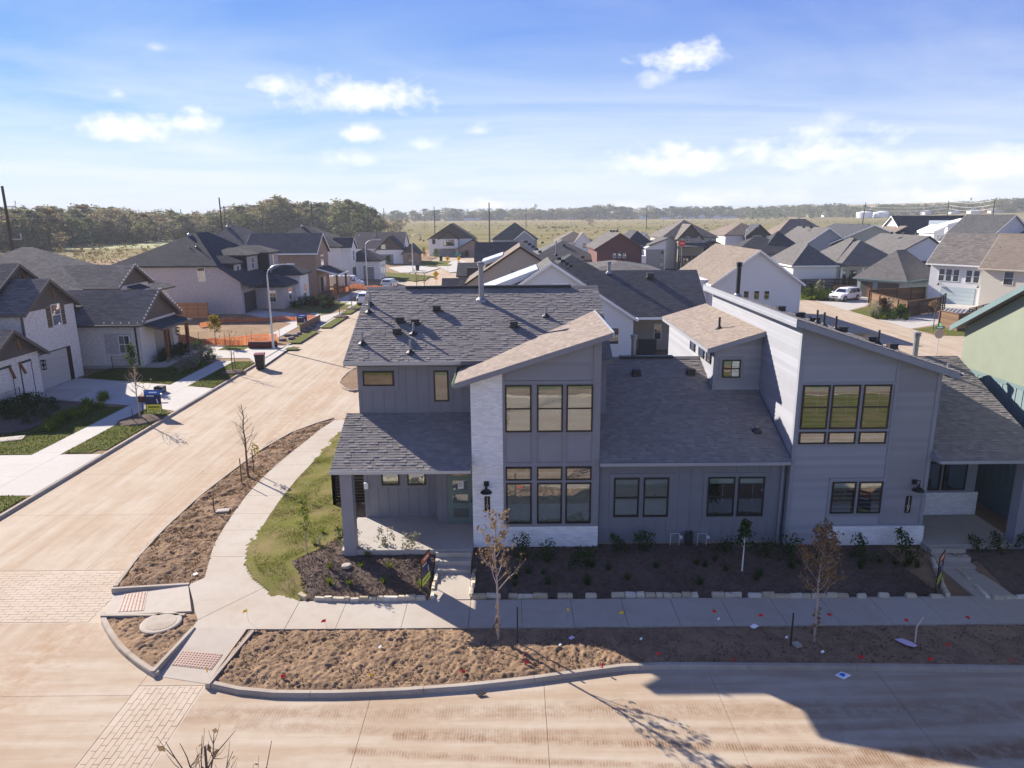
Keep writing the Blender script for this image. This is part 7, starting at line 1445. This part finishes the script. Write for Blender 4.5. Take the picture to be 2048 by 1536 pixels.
def leafmesh(name, V, mat): V = np.array(V); return np_mesh(name, V, np.arange(len(V)).reshape(-1, 4), mat)
def sapling(label, p, h, spread, bark, lmat, nleaf, crown0=.35, r=.035, nb=14, seed=1, lsz=.06, lclump=.1, group=None, top=True, cat='tree', name='sapling', low=0, leanleaf=None, up=.9):
    rng = np.random.default_rng(seed); t = thing(name, label, cat, p, 0, group); tr = MB(); tips = []
    pts = [(0, 0, 0)]
    for k in range(1, 7): pts.append((rng.normal(0, .012) * h * k / 6, rng.normal(0, .012) * h * k / 6, h * k / 6))
    tr.tube(pts, r, 7, r * .22); V = []
    def on(f): q = f * 6; i = min(5, int(q)); return Vector(pts[i]).lerp(Vector(pts[i + 1]), q - i)
    for b in range(nb):
        f = crown0 + (1 - crown0) * (b / nb) ** .9 * .93; o = on(f); a = b * 2.4 + rng.uniform(-.4, .4); ln = spread * (1 - .75 * (f - crown0) / (1 - crown0)) * rng.uniform(.7, 1.15); d = Vector((math.cos(a), math.sin(a), up + rng.uniform(-.2, .4))).normalized()
        q = [o]; cur = d.copy()
        for k in range(4): cur = (cur + Vector(rng.normal(0, .13, 3)) + Z * .07).normalized(); q.append(q[-1] + cur * ln / 4)
        rr = r * .38 * (1 - .5 * f); tr.tube(q, rr, 5, rr * .25); tips += [q[2], q[3], q[4]]
        for k in range(3):
            i = rng.integers(1, 4); e = (cur + Vector(rng.normal(0, .55, 3))).normalized(); q2 = [q[i], q[i] + e * ln * .2, q[i] + (e + Z * .2).normalized() * ln * .38]; tr.tube(q2, rr * .4, 4, rr * .12); tips += q2[1:]
    tips.append(Vector(pts[-1])); tr.build('trunk', bark, t, False)
    for k in range(nleaf):
        if leanleaf is not None: c = leanleaf[rng.integers(len(leanleaf))]; leaf_quads(V, c, lclump * 2, 1, lsz, rng)
        else: c = tips[rng.integers(len(tips))]; leaf_quads(V, tuple(c), lclump, 1, lsz, rng)
    for k in range(low): leaf_quads(V, (0, 0, h * rng.uniform(.03, .3)), lclump * .8, 1, lsz, rng)
    if V: o = link('crown', leafmesh('crown', V, lmat), t)
    return t
def gpt(px, py, z=0.0): p = gp(px, py, z); return (p.x, p.y, z)
sapling('pale twiggy sapling with dry leaves on the sunlit verge before the white pier', gpt(996, 1281, -.05), fp(990, 1025, gp(996, 1281).y).z, 1.25, M['pbark'], M['lf_brown'], 520, .40, .045, 19, 3, .05, .09, low=110)
sapling('brown leaved sapling on the shaded verge before the blue grey house', gpt(1628, 1284, -.05), fp(1632, 1055, gp(1628, 1284).y).z, 1.2, M['pbark'], M['lf_brown'], 1250, .38, .042, 18, 8, .055, .15, low=70)
sapling('bare sapling with a tuft of yellow leaves on the dead sod strip', gpt(497, 954, -.03), fp(486, 808, gp(497, 954).y).z, 1.1, M['bark'], M['lf_yel'], 60, .32, .06, 18, 5, .07, .1, leanleaf=[(.35, .2, 1.45), (.45, .2, 1.25), (.3, .2, 1.1)])
sapling('bare topped sapling in the mulch ring on the left verge', gpt(280, 839), fp(266, 740, gp(280, 839).y).z, 1.5, M['pbark'], M['lf_brown'], 40, .45, .06, 15, 11, .07, .1); sapling('narrow dark evergreen sapling standing before the brick window', gpt(272, 770), fp(270, 690, gp(272, 770).y).z, .7, M['bark'], M['lf_green'], 420, .4, .05, 16, 17, .09, .22)
sapling('slender leafy young tree with a white painted trunk in the dark bed', gpt(1484, 1142, .2), fp(1482, 1030, gp(1484, 1142).y).z - .2, .42, m_plain('white painted bark', (.72, .70, .66), .9), M['lf_green'], 900, .42, .028, 16, 23, .045, .13)
sapling('small lime leaved tree at the corner of the lawn and mulch', gpt(615, 1112, .15), fp(600, 985, gp(615, 1112).y).z - .15, .45, M['pbark'], M['lf_lime'], 520, .3, .022, 14, 29, .045, .11); sapling('yellow green tree with full crown beside the orange netting', gpt(432, 690), fp(428, 632, gp(432, 690).y).z, 1.0, M['pbark'], M['lf_yel'], 620, .38, .05, 15, 31, .1, .25)
sapling('bare sapling in mulch on the verge before the red lidded bin', gpt(466, 745), fp(460, 660, gp(466, 745).y).z, 1.2, M['bark'], M['lf_brown'], 20, .4, .05, 14, 37)
for i, (px, py, tp, lb) in enumerate(((680, 632, 590, 'bare sapling on the sunlit verge, left one of two'), (704, 618, 575, 'bare sapling on the sunlit verge, right one of two'), (834, 585, 540, 'thin sapling at the right kerb near the yellow sign'), (850, 590, 545, 'bare sapling just right of the silver suv'), (1866, 660, 596, 'bare sapling behind the street name blades'))):
    p = gp(px, py); sapling(lb, (p.x, p.y, 0), fp(px, tp, p.y).z, 1.3, M['bark'], M['lf_brown'], 60 if i in (2, 3) else 10, .35, .06, 13, 41 + i, .1, .12)
for px, py, hh, s, lm in ((1062, 520, 2.6, .8, 'lf_lime'),): pass
p0 = (fp(437, 1450, 8.1).x, 7.7, 0); sapling('bare twig top of a tree reaching into the bottom edge of the view', p0, fp(437, 1450, 8.1).z, 2.2, M['bark'], M['lf_brown'], 40, .45, .07, 22, 51, .06, .06, up=1.3)
# stakes
def stake(px, py, top, label, lean=0.0):
    p = gp(px, py); z = fp(px, top, p.y).z; mb = MB(); mb.box(p.x - .022, p.x + .022, p.y - .006, p.y + .006, -.1, z); mb.box(p.x - .006, p.x + .006, p.y - .03, p.y + .006, -.1, z)
    for k in range(int(z / .08)): mb.box(p.x - .012, p.x + .012, p.y - .042, p.y - .03, .06 + k * .08, .085 + k * .08)
    o = one('steel_stake', mb, M['dsteel'], label, 'stake', 'steel stakes beside the saplings'); o['kind'] = 'stuff' if False else 'thing'; o.rotation_euler = (0, lean, 0)
stake(1035, 1284, 1214, 'notched steel stake right of the pale twiggy sapling'); stake(1581, 1290, 1226, 'steel stake left of the brown leaved sapling'); stake(484, 966, 917, 'steel stake left of the bare sapling on the sod strip'); stake(508, 945, 900, 'steel stake right of the bare sapling on the sod strip'); stake(966, 1287, 1232, 'leaning steel stake left of the pale twiggy sapling', .45); stake(287, 830, 797, 'steel stake right of the sapling in the left mulch ring'); stake(267, 846, 818, 'steel stake left of the sapling in the left mulch ring'); stake(429, 1025, 995, 'lone steel stake on the sod by the meter box lid'); stake(471, 741, 705, 'steel stake beside the sapling near the bin')
# mulch rings under left saplings
for px, py, r, lb in ((280, 841, 1.3, 'dark mulch ring round the sapling on the left verge'), (466, 745, .9, 'dark mulch ring round the sapling near the bin'), (682, 634, 1.0, 'mulch ring under the left bare sapling far up the verge'), (705, 618, 1.0, 'mulch ring under the right bare sapling far up the verge')):
    p = gp(px, py); mb = MB(); mb.lathe((p.x, p.y, 0), [(r, .0), (r * .85, .1), (r * .3, .2)], 16); mb.v = [(x + random.uniform(-.06, .06), y + random.uniform(-.06, .06), z) for x, y, z in mb.v]; one('mulch_ring', mb, M['mulch'], lb, 'mulch')
# bedding plants: a few kinds, each copied
PROTO = {}
def plant_mesh(kind, seed):
    rng = np.random.default_rng(seed); V = []
    if kind == 'shrub':
        for _ in range(16): leaf_quads(V, (rng.normal(0, .15), rng.normal(0, .15), rng.uniform(.06, .5)), .14, 20, .04, rng)
        return V, 'lf_green'
    if kind == 'rose':
        for _ in range(14): leaf_quads(V, (rng.normal(0, .11), rng.normal(0, .11), rng.uniform(.1, .62)), .12, 16, .04, rng)
        return V, 'lf_silver'
    if kind == 'lime':
        for _ in range(40):
            a = rng.uniform(0, 6.28); e = rng.uniform(.5, 1.3); l = rng.uniform(.16, .3); d = np.array((math.cos(a) * math.cos(e), math.sin(a) * math.cos(e), math.sin(e))); s = np.array((-math.sin(a), math.cos(a), 0)) * .018; b = np.array((rng.normal(0, .03), rng.normal(0, .03), 0)); V += [b - s, b + s, b + d * l + s * .4, b + d * l - s * .4]
        return V, 'lf_lime'
    if kind == 'grassy':
        for _ in range(70):
            a = rng.uniform(0, 6.28); e = rng.uniform(.7, 1.4); l = rng.uniform(.2, .45); d = np.array((math.cos(a) * math.cos(e), math.sin(a) * math.cos(e), math.sin(e))); s = np.array((-math.sin(a), math.cos(a), 0)) * .01; b = np.array((rng.normal(0, .05), rng.normal(0, .05), 0)); V += [b - s, b + s, b + d * l + s * .3, b + d * l - s * .3]
        return V, 'lf_green'
    for _ in range(7): leaf_quads(V, (rng.normal(0, .15), rng.normal(0, .15), rng.uniform(.1, .35)), .15, 12, .06, rng)
    return V, 'lf_purple'
def plant(kind, px, py, z, s, label, group):
    k = (kind, len(PROTO) % 3 if (kind, 2) in PROTO else sum(1 for q in PROTO if q[0] == kind))
    if k not in PROTO: V, m = plant_mesh(kind, 100 + len(PROTO)); PROTO[k] = leafmesh('plant', V, M[m])
    p = gp(px, py, z); z = yardz(p.x, p.y) if p.x > -12 and p.x < 40 and p.y < 40 else .02
    o = bpy.data.objects.new({'shrub': 'shrub', 'rose': 'rose_bush', 'lime': 'lime_plant', 'grassy': 'grass_clump'}.get(kind, 'low_bush'), PROTO[k]); COL.objects.link(o); o.location = (p.x, p.y, z); o.scale = (s, s, s * random.uniform(.85, 1.15)); o.rotation_euler = (0, 0, random.uniform(0, 6.28)); tag(o, label, 'plant', group)
G1, G2 = 'bedding plants in the front beds', 'plants in the left garden beds'
for a in ((771, 1100, 1.35, 'pale leaved rose bush before the middle of the 1103 porch slab'), (822, 1110, 1.3, 'pale leaved rose bush near the 1103 steps'), (697, 1100, 1.35, 'pale leaved rose bush at the foot of the porch post'), (640, 1092, .7, 'small pale leaved bush left of the porch post')): plant('rose', a[0], a[1], .25, a[2], a[3], G1)
for px, py in ((660, 1140), (659, 1165), (698, 1165), (723, 1138), (766, 1162), (842, 1168), (645, 1072), (735, 1120), (780, 1140), (630, 1095), (688, 1075), (845, 1140)): plant('lime', px, py, .15, .9, 'small lime green tufted plant in the mulch left of the steps', 'lime tufts in the bed left of the steps')
for a in ((1040, 1115, 1.25, 'green shrub under the left end of the white plinth of 1103'), (1096, 1122, 1.2, 'green shrub before the middle of the white plinth of 1103'), (1168, 1130, 1.4, 'tall green shrub before the right end of the white plinth of 1103'), (1232, 1108, 1.15, 'green shrub at the corner of tower and middle wing'), (1290, 1105, 1.25, 'green shrub under the first pair of blind windows'), (1455, 1108, 1.1, 'green shrub left of the white trunked young tree'), (1530, 1110, 1.0, 'green shrub right of the white trunked young tree'), (1576, 1115, 1.3, 'dark shrub at the left corner of house 1107'), (1713, 1115, 1.35, 'dark shrub before the left half of the 1107 white plinth'), (1800, 1112, 1.5, 'dark shrub before the right half of the 1107 white plinth'), (1950, 1105, 1.0, 'dark shrub right of the 1107 steps'), (1985, 1102, 1.1, 'dark shrub before the 1107 porch slab'), (2035, 1100, 1.1, 'dark shrub at the right edge of the 1107 bed'), (680, 1090, 1.0, 'dark shrub just left of the porch post')): plant('shrub', a[0], a[1], .25, a[2], a[3], G1)
for i in range(34):
    px, py = random.uniform(1000, 1840), random.uniform(1125, 1175); plant('grassy', px, py, .12, random.uniform(.5, .9), 'low dark grass tuft in the shaded mulch bed', 'low tufts in the shaded long bed')
for i in range(26):
    f = i / 25; px, py = 92 + f * 125 + random.uniform(-12, 12), 858 - f * 62 + random.uniform(-9, 9); plant('lime', px, py, 0, 2.0, 'lime tuft in the dark left bed beside the lawn strip', 'lime tufts in the left bed')
for i in range(22): plant('shrub', random.uniform(0, 110), random.uniform(806, 850), 0, random.uniform(.8, 1.5), 'low dark shrub in the shaded left bed', 'low shrubs in the left bed')
for px, py, s in ((30, 822, 1.8), (55, 815, 1.7), (75, 808, 1.7), (12, 832, 1.8)): plant('shrub', px, py, 0, s, 'round green shrub along the slab of the nearest brick house', 'round shrubs along the slab')
for i in range(30): f = i / 29; plant('rose' if i % 3 else 'lime', 362 + f * 62 + random.uniform(-9, 9), 742 - f * 32 + random.uniform(-8, 8), 0, random.uniform(1.2, 1.9), 'pale flowering plant in the bed beside the left walk', 'pale plants along the left walk')
for i in range(16): f = i / 15; plant('shrub', 320 + f * 80 + random.uniform(-6, 6), 728 - f * 30, 0, random.uniform(1.2, 2.2), 'green shrub along the porch of the string light house', 'shrubs along the porch')
for px, py in ((322, 703), (312, 712)): plant('low', px, py, .6, 1.6, 'dark red potted bush on the porch of the string light house', 'red bushes on the porch')
for i in range(44): plant(random.choice(('shrub', 'lime', 'low')), random.uniform(575, 670), random.uniform(596, 618), 0, random.uniform(1.2, 2.2), 'bushy plant in the garden before the black roofed brick house', 'plants before the black roofed house')
for i in range(40): plant(random.choice(('lime', 'grassy', 'shrub', 'rose')), random.uniform(1745, 1812), random.uniform(628, 640), 0, random.uniform(1.6, 2.8), 'leafy plant in the bed before the brown alley fence', 'plants before the alley fence')
for i in range(44): plant(random.choice(('lime', 'grassy', 'lime', 'shrub')), random.uniform(1602, 1662), random.uniform(582, 602), 0, random.uniform(2, 3.2), 'yellowing ornamental plant left of the white suv', 'yellowing plants by the suv')
for px, py, tp, lb, lm in ((1688, 577, 555, 'small yellow tree behind the white suv', 'lf_yel'), (1638, 590, 562, 'feathery pale shrub left of the suv', 'lf_silver'), (1762, 632, 600, 'reddish bush climbing the brown alley fence', 'lf_purple'), (1800, 636, 612, 'dark bush by the corner of the brown alley fence', 'lf_green'), (1864, 632, 607, 'bare bush before the dark open fence', 'lf_brown'), (797, 523, 500, 'slim young tree before the far wooden gables', 'lf_lime'), (777, 530, 512, 'round young tree before the white garage', 'lf_green'), (872, 520, 497, 'slim yellow green tree left of the far garage', 'lf_lime'), (848, 516, 495, 'orange brown bush between the far houses', 'lf_yel'), (1393, 515, 492, 'yellow tree before the porch of the cream sided house', 'lf_yel')):
    p = gp(px, py); sapling(lb, (p.x, p.y, 0), fp(px, tp, p.y).z, 1.1, M['bark'], M[lm], 420, .12, .05, 14, int(px), .14, .3, name='small_tree')
# ---------------------------------------------------------------- woods, field, far houses, poles
FC = [((.13, .145, .06), (.26, .265, .12)), ((.16, .15, .065), (.31, .28, .14)), ((.17, .14, .08), (.33, .26, .16)), ((.09, .115, .055), (.19, .215, .10)), ((.18, .155, .09), (.35, .29, .19)), ((.115, .135, .065), (.27, .28, .14))]
def wood_tree(seed, h, w, mat, clumps=34, per=26, sz=.42, low=.18):
    rng = np.random.default_rng(seed); V = []; tr = MB(); lean = rng.normal(0, .04, 2) * h; tr.tube([(0, 0, -.3), (lean[0] * .4, lean[1] * .4, h * .35), (lean[0], lean[1], h * .7)], [h * .022, h * .016, h * .006], 6)
    for k in range(clumps):
        a = rng.uniform(0, 6.28); f = rng.uniform(low, 1); prof = math.sin(min(1, (f - low) / (1 - low) * .93 + .1) * math.pi) ** .6; rr = w * .5 * prof * rng.uniform(.25, 1.0) ** .5
        c = (math.cos(a) * rr + lean[0] * f, math.sin(a) * rr + lean[1] * f, h * f * .95); leaf_quads(V, c, w * rng.uniform(.11, .21), per, sz * rng.uniform(.7, 1.2), rng, .25)
        if k % 4 == 0: tr.tube([(lean[0] * .5, lean[1] * .5, h * min(.6, f * .6)), (c[0] * .6, c[1] * .6, c[2] * .85), c], [h * .007, h * .005, h * .002], 4)
    return tr.mesh('trunk', M['dbark']), leafmesh('crown', V, mat)
KINDS = []
for i in range(6): m = m_leaf(f'woodland leaf {i}', *FC[i], trans=.42); KINDS.append(wood_tree(200 + i, 1.0, (.62, .75, .55, .68, .8, .6)[i], m, 46, 30, .034, (.05, .08, .03, .06, .1, .02)[i]))
BARE = wood_tree(300, 1.0, .6, m_leaf('sparse russet leaf', (.10, .06, .035), (.2, .13, .08)), 26, 5, .022, .3)
def put_tree(kind, x, y, z, h, wd, label, group, cat='tree'):
    t = bpy.data.objects.new('tree', None); COL.objects.link(t); t.location = (x, y, z); t.rotation_euler = (0, 0, random.uniform(0, 6.28)); t.scale = (h * wd, h * wd, h); tag(t, label, cat, group)
    for n, me in zip(('trunk', 'crown'), kind): o = bpy.data.objects.new(n, me); COL.objects.link(o); o.parent = t
    return t
def lerp_tab(tab, x):
    for (a, b), (c, d) in zip(tab, tab[1:]):
        if a <= x <= c: return b + (d - b) * (x - a) / (c - a)
    return tab[0][1] if x < tab[0][0] else tab[-1][1]
TOPS = [(-200, 412), (0, 411), (60, 412), (130, 409), (200, 408), (240, 416), (300, 416), (360, 420), (430, 416), (480, 408), (530, 394), (560, 390), (600, 398), (640, 402), (690, 398), (740, 410), (770, 424), (790, 430)]
GW = 'trees of the autumn wood on the left'; n = 0
for row, (dY, cnt) in enumerate(((0, 60), (28, 46), (60, 40))):
    for i in range(cnt):
        px = -160 + (930 if row == 0 else 900) * (i + random.uniform(.1, .9)) / cnt; Y = lerp_tab([(-160, 250), (100, 290), (300, 360), (500, 400), (700, 420), (790, 430)], px) + dY + random.uniform(-10, 14)
        p = fp(px, 450, Y); ht = fp(px, lerp_tab(TOPS, px) + random.uniform(-2, 9) + (0 if row else random.uniform(4, 26)), Y).z
        if ht > 4: put_tree(random.choice(KINDS), p.x, Y, -.3, ht, random.uniform(1.1, 1.9), 'olive and russet tree in the hazy wood beyond the street', GW); n += 1
put_tree(KINDS[1], fp(555, 450, 405).x, 405, -.3, fp(555, 389, 405).z, .9, 'tallest thin topped tree rising above the wood', GW); put_tree(KINDS[0], fp(700, 450, 395).x, 395, -.3, fp(695, 396, 395).z, 1.7, 'broad round dome tree at the right end of the wood', GW); put_tree(KINDS[3], fp(735, 450, 398).x, 398, -.3, fp(735, 410, 398).z, 1.4, 'dark drooping tree at the right edge of the wood, open below', GW)
put_tree(KINDS[3], fp(798, 450, 560).x, 560, -.3, 8, 1.3, 'lone dark round tree in the dry field', None); put_tree(BARE, fp(850, 450, 560).x, 560, -.3, 8, 1.0, 'lone leafless tree in the dry field', None); put_tree(KINDS[4], fp(1180, 450, 760).x, 760, -.3, 7, 1.4, 'lone grey green bush tree in the field left of the pole', None); put_tree(KINDS[0], fp(1782, 450, 640).x, 640, -.3, 8, 1.3, 'lone tree in the field right of the storage tanks', None)
# scrub between the houses and the wood
V = []; rng = np.random.default_rng(5)
for k in range(330):
    px = rng.uniform(-150, 760); Y = rng.uniform(185, 300) if px < 430 else rng.uniform(300, 390); p = fp(px, 460, Y); s = rng.uniform(.6, 2.0)
    leaf_quads(V, (p.x, Y, s * .5), s, 22, .35, rng, .3)
o = link('scrub', leafmesh('scrub', V, m_leaf('scrub leaf', (.13, .11, .045), (.26, .19, .095))), None, 'stuff')
V = []
for k in range(700):
    px = rng.uniform(780, 2100); Y = rng.uniform(300, 1150) ; p = fp(px, 450, Y); s = rng.uniform(.3, 1.1); leaf_quads(V, (p.x, Y, s * .3), s * 1.5, 8, .5, rng, .6)
p = fp(1105, 454, 560)
for k in range(26): leaf_quads(V, (p.x + rng.uniform(-14, 14), 560 + rng.uniform(-3, 3), 1.0), 1.6, 12, .5, rng, .4)
link('scrub', leafmesh('scrub', V, m_leaf('field weed leaf', (.075, .075, .035), (.17, .145, .07))), None, 'stuff')
sheet('dirt_road', [(-400, 238), (-60, 232), (-60, 236.5), (-400, 243)], -.28, M['lot']); sheet('meadow', [(-330, 250), (-70, 300), (-70, 420), (-330, 330)], -.29, m_plain('bright meadow grass', (.20, .21, .075), 1.0))
# far line of trees across the whole view
def hillz(x, y): return 26 * sstep(330, 900, x) * sstep(760, 1050, y)
hb_ = MB(); NX, NY = 24, 8
for i in range(NX + 1):
    for j in range(NY + 1): x, y = 250 + 2400 * i / NX, 740 + 1600 * j / NY; hb_.v.append((x, y, hillz(x, y) - .35))
for i in range(NX):
    for j in range(NY): a = i * (NY + 1) + j; hb_.f.append((a, a + NY + 1, a + NY + 2, a + 1))
structure('hill', hb_, M['field'], True)
GF = 'trees of the far tree line across the field'; TOPF = [(760, 424), (850, 416), (900, 416), (950, 419), (1000, 415), (1060, 416), (1110, 416), (1160, 414), (1210, 407), (1250, 412), (1290, 412), (1350, 412), (1400, 413), (1450, 411), (1500, 413), (1560, 411), (1660, 406), (1700, 411), (1780, 408), (1840, 409), (1900, 406), (1960, 404), (2010, 394), (2048, 398), (2300, 396)]
for i in range(118):
    px = 765 + 1500 * (i + random.uniform(.05, .95)) / 118; Y = (1225 if px < 1500 else lerp_tab([(1500, 1225), (1700, 1000), (2300, 860)], px)) + random.uniform(-15, 25); p = fp(px, 450, Y); zb = hillz(p.x, Y) - .4; ht = fp(px, lerp_tab(TOPF, px) + random.uniform(-1, 5), Y).z - zb
    if ht > 5: put_tree(random.choice(KINDS), p.x, Y, zb, ht, random.uniform(1.7, 2.8), 'hazy blue green tree in the far line beyond the dry field', GF)
V = []      # the mass of woods behind the first trees
for i in range(900):
    px = rng.uniform(-400, 2450); Y = rng.uniform(1280, 1500) if px < 1500 else rng.uniform(930, 1300); p = fp(px, 450, Y); zb = hillz(p.x, Y); top_ = fp(px, lerp_tab(TOPF, px) + rng.uniform(0, 8), Y).z
    for k in range(5): leaf_quads(V, (p.x + rng.normal(0, 4), Y + rng.normal(0, 3), zb + (top_ - zb) * rng.uniform(.15, .95)), 4.2, 9, 1.7, rng, .2)
link('woods', leafmesh('woods', V, KINDS[3][1].materials[0]), None, 'stuff')
V = []
for i in range(260):
    px = rng.uniform(-500, 800); Y = rng.uniform(420, 560); p = fp(px, 450, Y); top_ = fp(px, lerp_tab(TOPS, px) + rng.uniform(6, 18), Y).z
    for k in range(6): leaf_quads(V, (p.x + rng.normal(0, 3), Y + rng.normal(0, 3), max(1, top_ * rng.uniform(.1, .95))), 2.6, 12, .9, rng, .2)
link('woods', leafmesh('woods', V, KINDS[2][1].materials[0]), None, 'stuff')
# tiny houses under the far trees
for i, px in enumerate((905, 938, 960, 975, 995, 1140, 1212, 1282, 1290, 1330, 1357, 1382, 1404, 1432, 1447, 1463, 1625, 1650, 1850, 1905, 1945, 1990)):
    Y = (1215 if px < 1500 else lerp_tab([(1500, 1215), (1700, 985), (2300, 840)], px)); p = fp(px, 436, Y); w = random.uniform(4, 9); t = thing('far_house', 'tiny white house under the far tree line', 'house', (p.x, Y, hillz(p.x, Y) - .3), random.uniform(-.4, .4), 'tiny houses under the far tree line')
    vol(t, -w, w, -4, 4, 0, random.uniform(3, 4.5), M['s_white'], random.choice(('gx', 'gy')), random.uniform(2, 4), M['r_grey'] if i % 3 else M['r_tan'], .4, None, False)
for lb, px, w in (('left round white storage tank before the far trees', 1728, 13), ('right round white storage tank before the far trees', 1762, 13)):
    Y = 940; p = fp(px, 430, Y); z = hillz(p.x, Y) - .3; t = thing('storage_tank', lb, 'tank', (p.x, Y, z)); zt = fp(px, 424.5, Y).z - z; MB().lathe((0, 0, 0), [(w * .72, 0), (w * .72, zt)], 24).build('shell', M['white'], t, False); MB().lathe((0, 0, zt), [(w * .72, 0), (w * .1, 1.3)], 24).build('tank_roof', M['whitep'], t, False)
Y = 2600; p = fp(1070, 412, Y); t = thing('water_tower', 'bulb shaped pale water tower above the far trees', 'water tower', (p.x, Y, 0)); MB().tube([(0, 0, 0), (0, 0, p.z - 4)], 2.2, 10, 1.8).build('stem', M['galv'], t, False); MB().lathe((0, 0, p.z - 8), [(1.8, 0), (8, 6), (9, 9), (7, 13), (2, 15)], 16).build('bulb', M['galv'], t, False)
Y = 1400; p = fp(1942, 395, Y); t = thing('radio_mast', 'thin radio mast with antenna head above the right hill', 'mast', (p.x, Y, 20)); MB().tube([(0, 0, 0), (0, 0, p.z - 20)], .5, 6, .3).build('mast', M['galv'], t, False); MB().box(-2, 2, -1, 1, p.z - 25, p.z - 20.5).build('antenna_head', M['galv'], t, False)
# utility poles
PH = 16.2; M['pole'] = m_plain('weathered utility pole', (.07, .055, .045), .95); poles = []
for i, (px, py, dh, lb) in enumerate(((4, 372, None, 'big leaning looking utility pole at the left edge behind the brick roofs'), (230, 416, 0, 'utility pole before the wood, left of the black hip roof'), (361, 418, 0, 'utility pole behind the peak of the black hip roof'), (438, 395, 0, 'tall near utility pole of a close pair before the wood'), (447, 412, 0, 'shorter far utility pole of a close pair before the wood'), (622, 405, 0, 'utility pole over the black roof peak right of the brown brick house'), (651, 413, 0, 'utility pole left of the broad dome tree'), (767, 416, 0, 'utility pole at the right end of the wood'), (868, 413, 0, 'utility pole left of the far white brick gable'), (978, 405, 0, 'utility pole right of the far white brick gable'), (1052, 415, 0, 'utility pole behind the far black hip roof'), (1294, 411, 0, 'utility pole right of the plum gable house'), (1732, 405, 0, 'leaning utility pole before the storage tanks'), (1898, 402, 0, 'utility pole above the far white dark roofed house'), (1990, 400, 0, 'utility pole above the blue batten house'))):
    d = _ray(px, py); s = d.z / d.y; Y = (PH - CAMH) / s
    if i == 0: Y = 92
    p = fp(px, py, Y); t = thing('utility_pole', lb, 'utility pole', (p.x, Y, -.3), 0, 'wooden utility poles along the field'); r = .19 if Y < 200 else .27
    ln = .9 if i == 12 else 0
    MB().tube([(-ln * 1.3, 0, 0), (0, 0, p.z + .3)], r * 1.15, 8, r * .8).build('shaft', M['pole'], t, False)
    for z in (p.z - 2.2, p.z - 6.2): q = MB(); q.tube([(0, 0, z), (1.3, 0, z), (1.3, 0, z + .7)], .06, 5); q.build('insulator_arm', M['galv'], t, False)
    poles.append((p.x, Y, p.z))
def wires(label, pts):
    mb = MB(); t = thing('power_line', label, 'cable', pts[0]); t.location = (pts[0][0], pts[0][1], 0)
    for dz in (0, -2.0, -3.6):
        q = []
        for a, b in zip(pts, pts[1:]):
            for k in range(8): f = k / 8; q.append((a[0] + (b[0] - a[0]) * f, a[1] + (b[1] - a[1]) * f, a[2] + dz + (b[2] - a[2]) * f - 1.2 * 4 * f * (1 - f)))
        MB().tube(q, .05, 4).build('wire', M['galv'], t)
R_ = poles[14]; wires('three pale power lines sagging between the poles on the right', [poles[11], poles[12], poles[13], poles[14], (R_[0] + 130, R_[1] - 20, R_[2])]); wires('three power lines in front of the left wood', [(poles[0][0] - 90, 200, 16), poles[1], poles[2], poles[4]])
# ---------------------------------------------------------------- haze over the plain
hz = MB(); hz.box(-3300, 3300, -200, 3300, -1.4, 62); ho = hz.build('haze', None); ho['kind'] = 'stuff'
hm = bpy.data.materials.new('pale haze'); hm.use_nodes = True; ht_ = hm.node_tree; ht_.nodes.clear(); ou = ht_.nodes.new('ShaderNodeOutputMaterial'); pv = ht_.nodes.new('ShaderNodeVolumePrincipled'); pv.inputs['Color'].default_value = (.86, .92, 1, 1); pv.inputs['Density'].default_value = .00025; pv.inputs['Anisotropy'].default_value = .0; ht_.links.new(pv.outputs[0], ou.inputs['Volume']); ho.data.materials.append(hm)
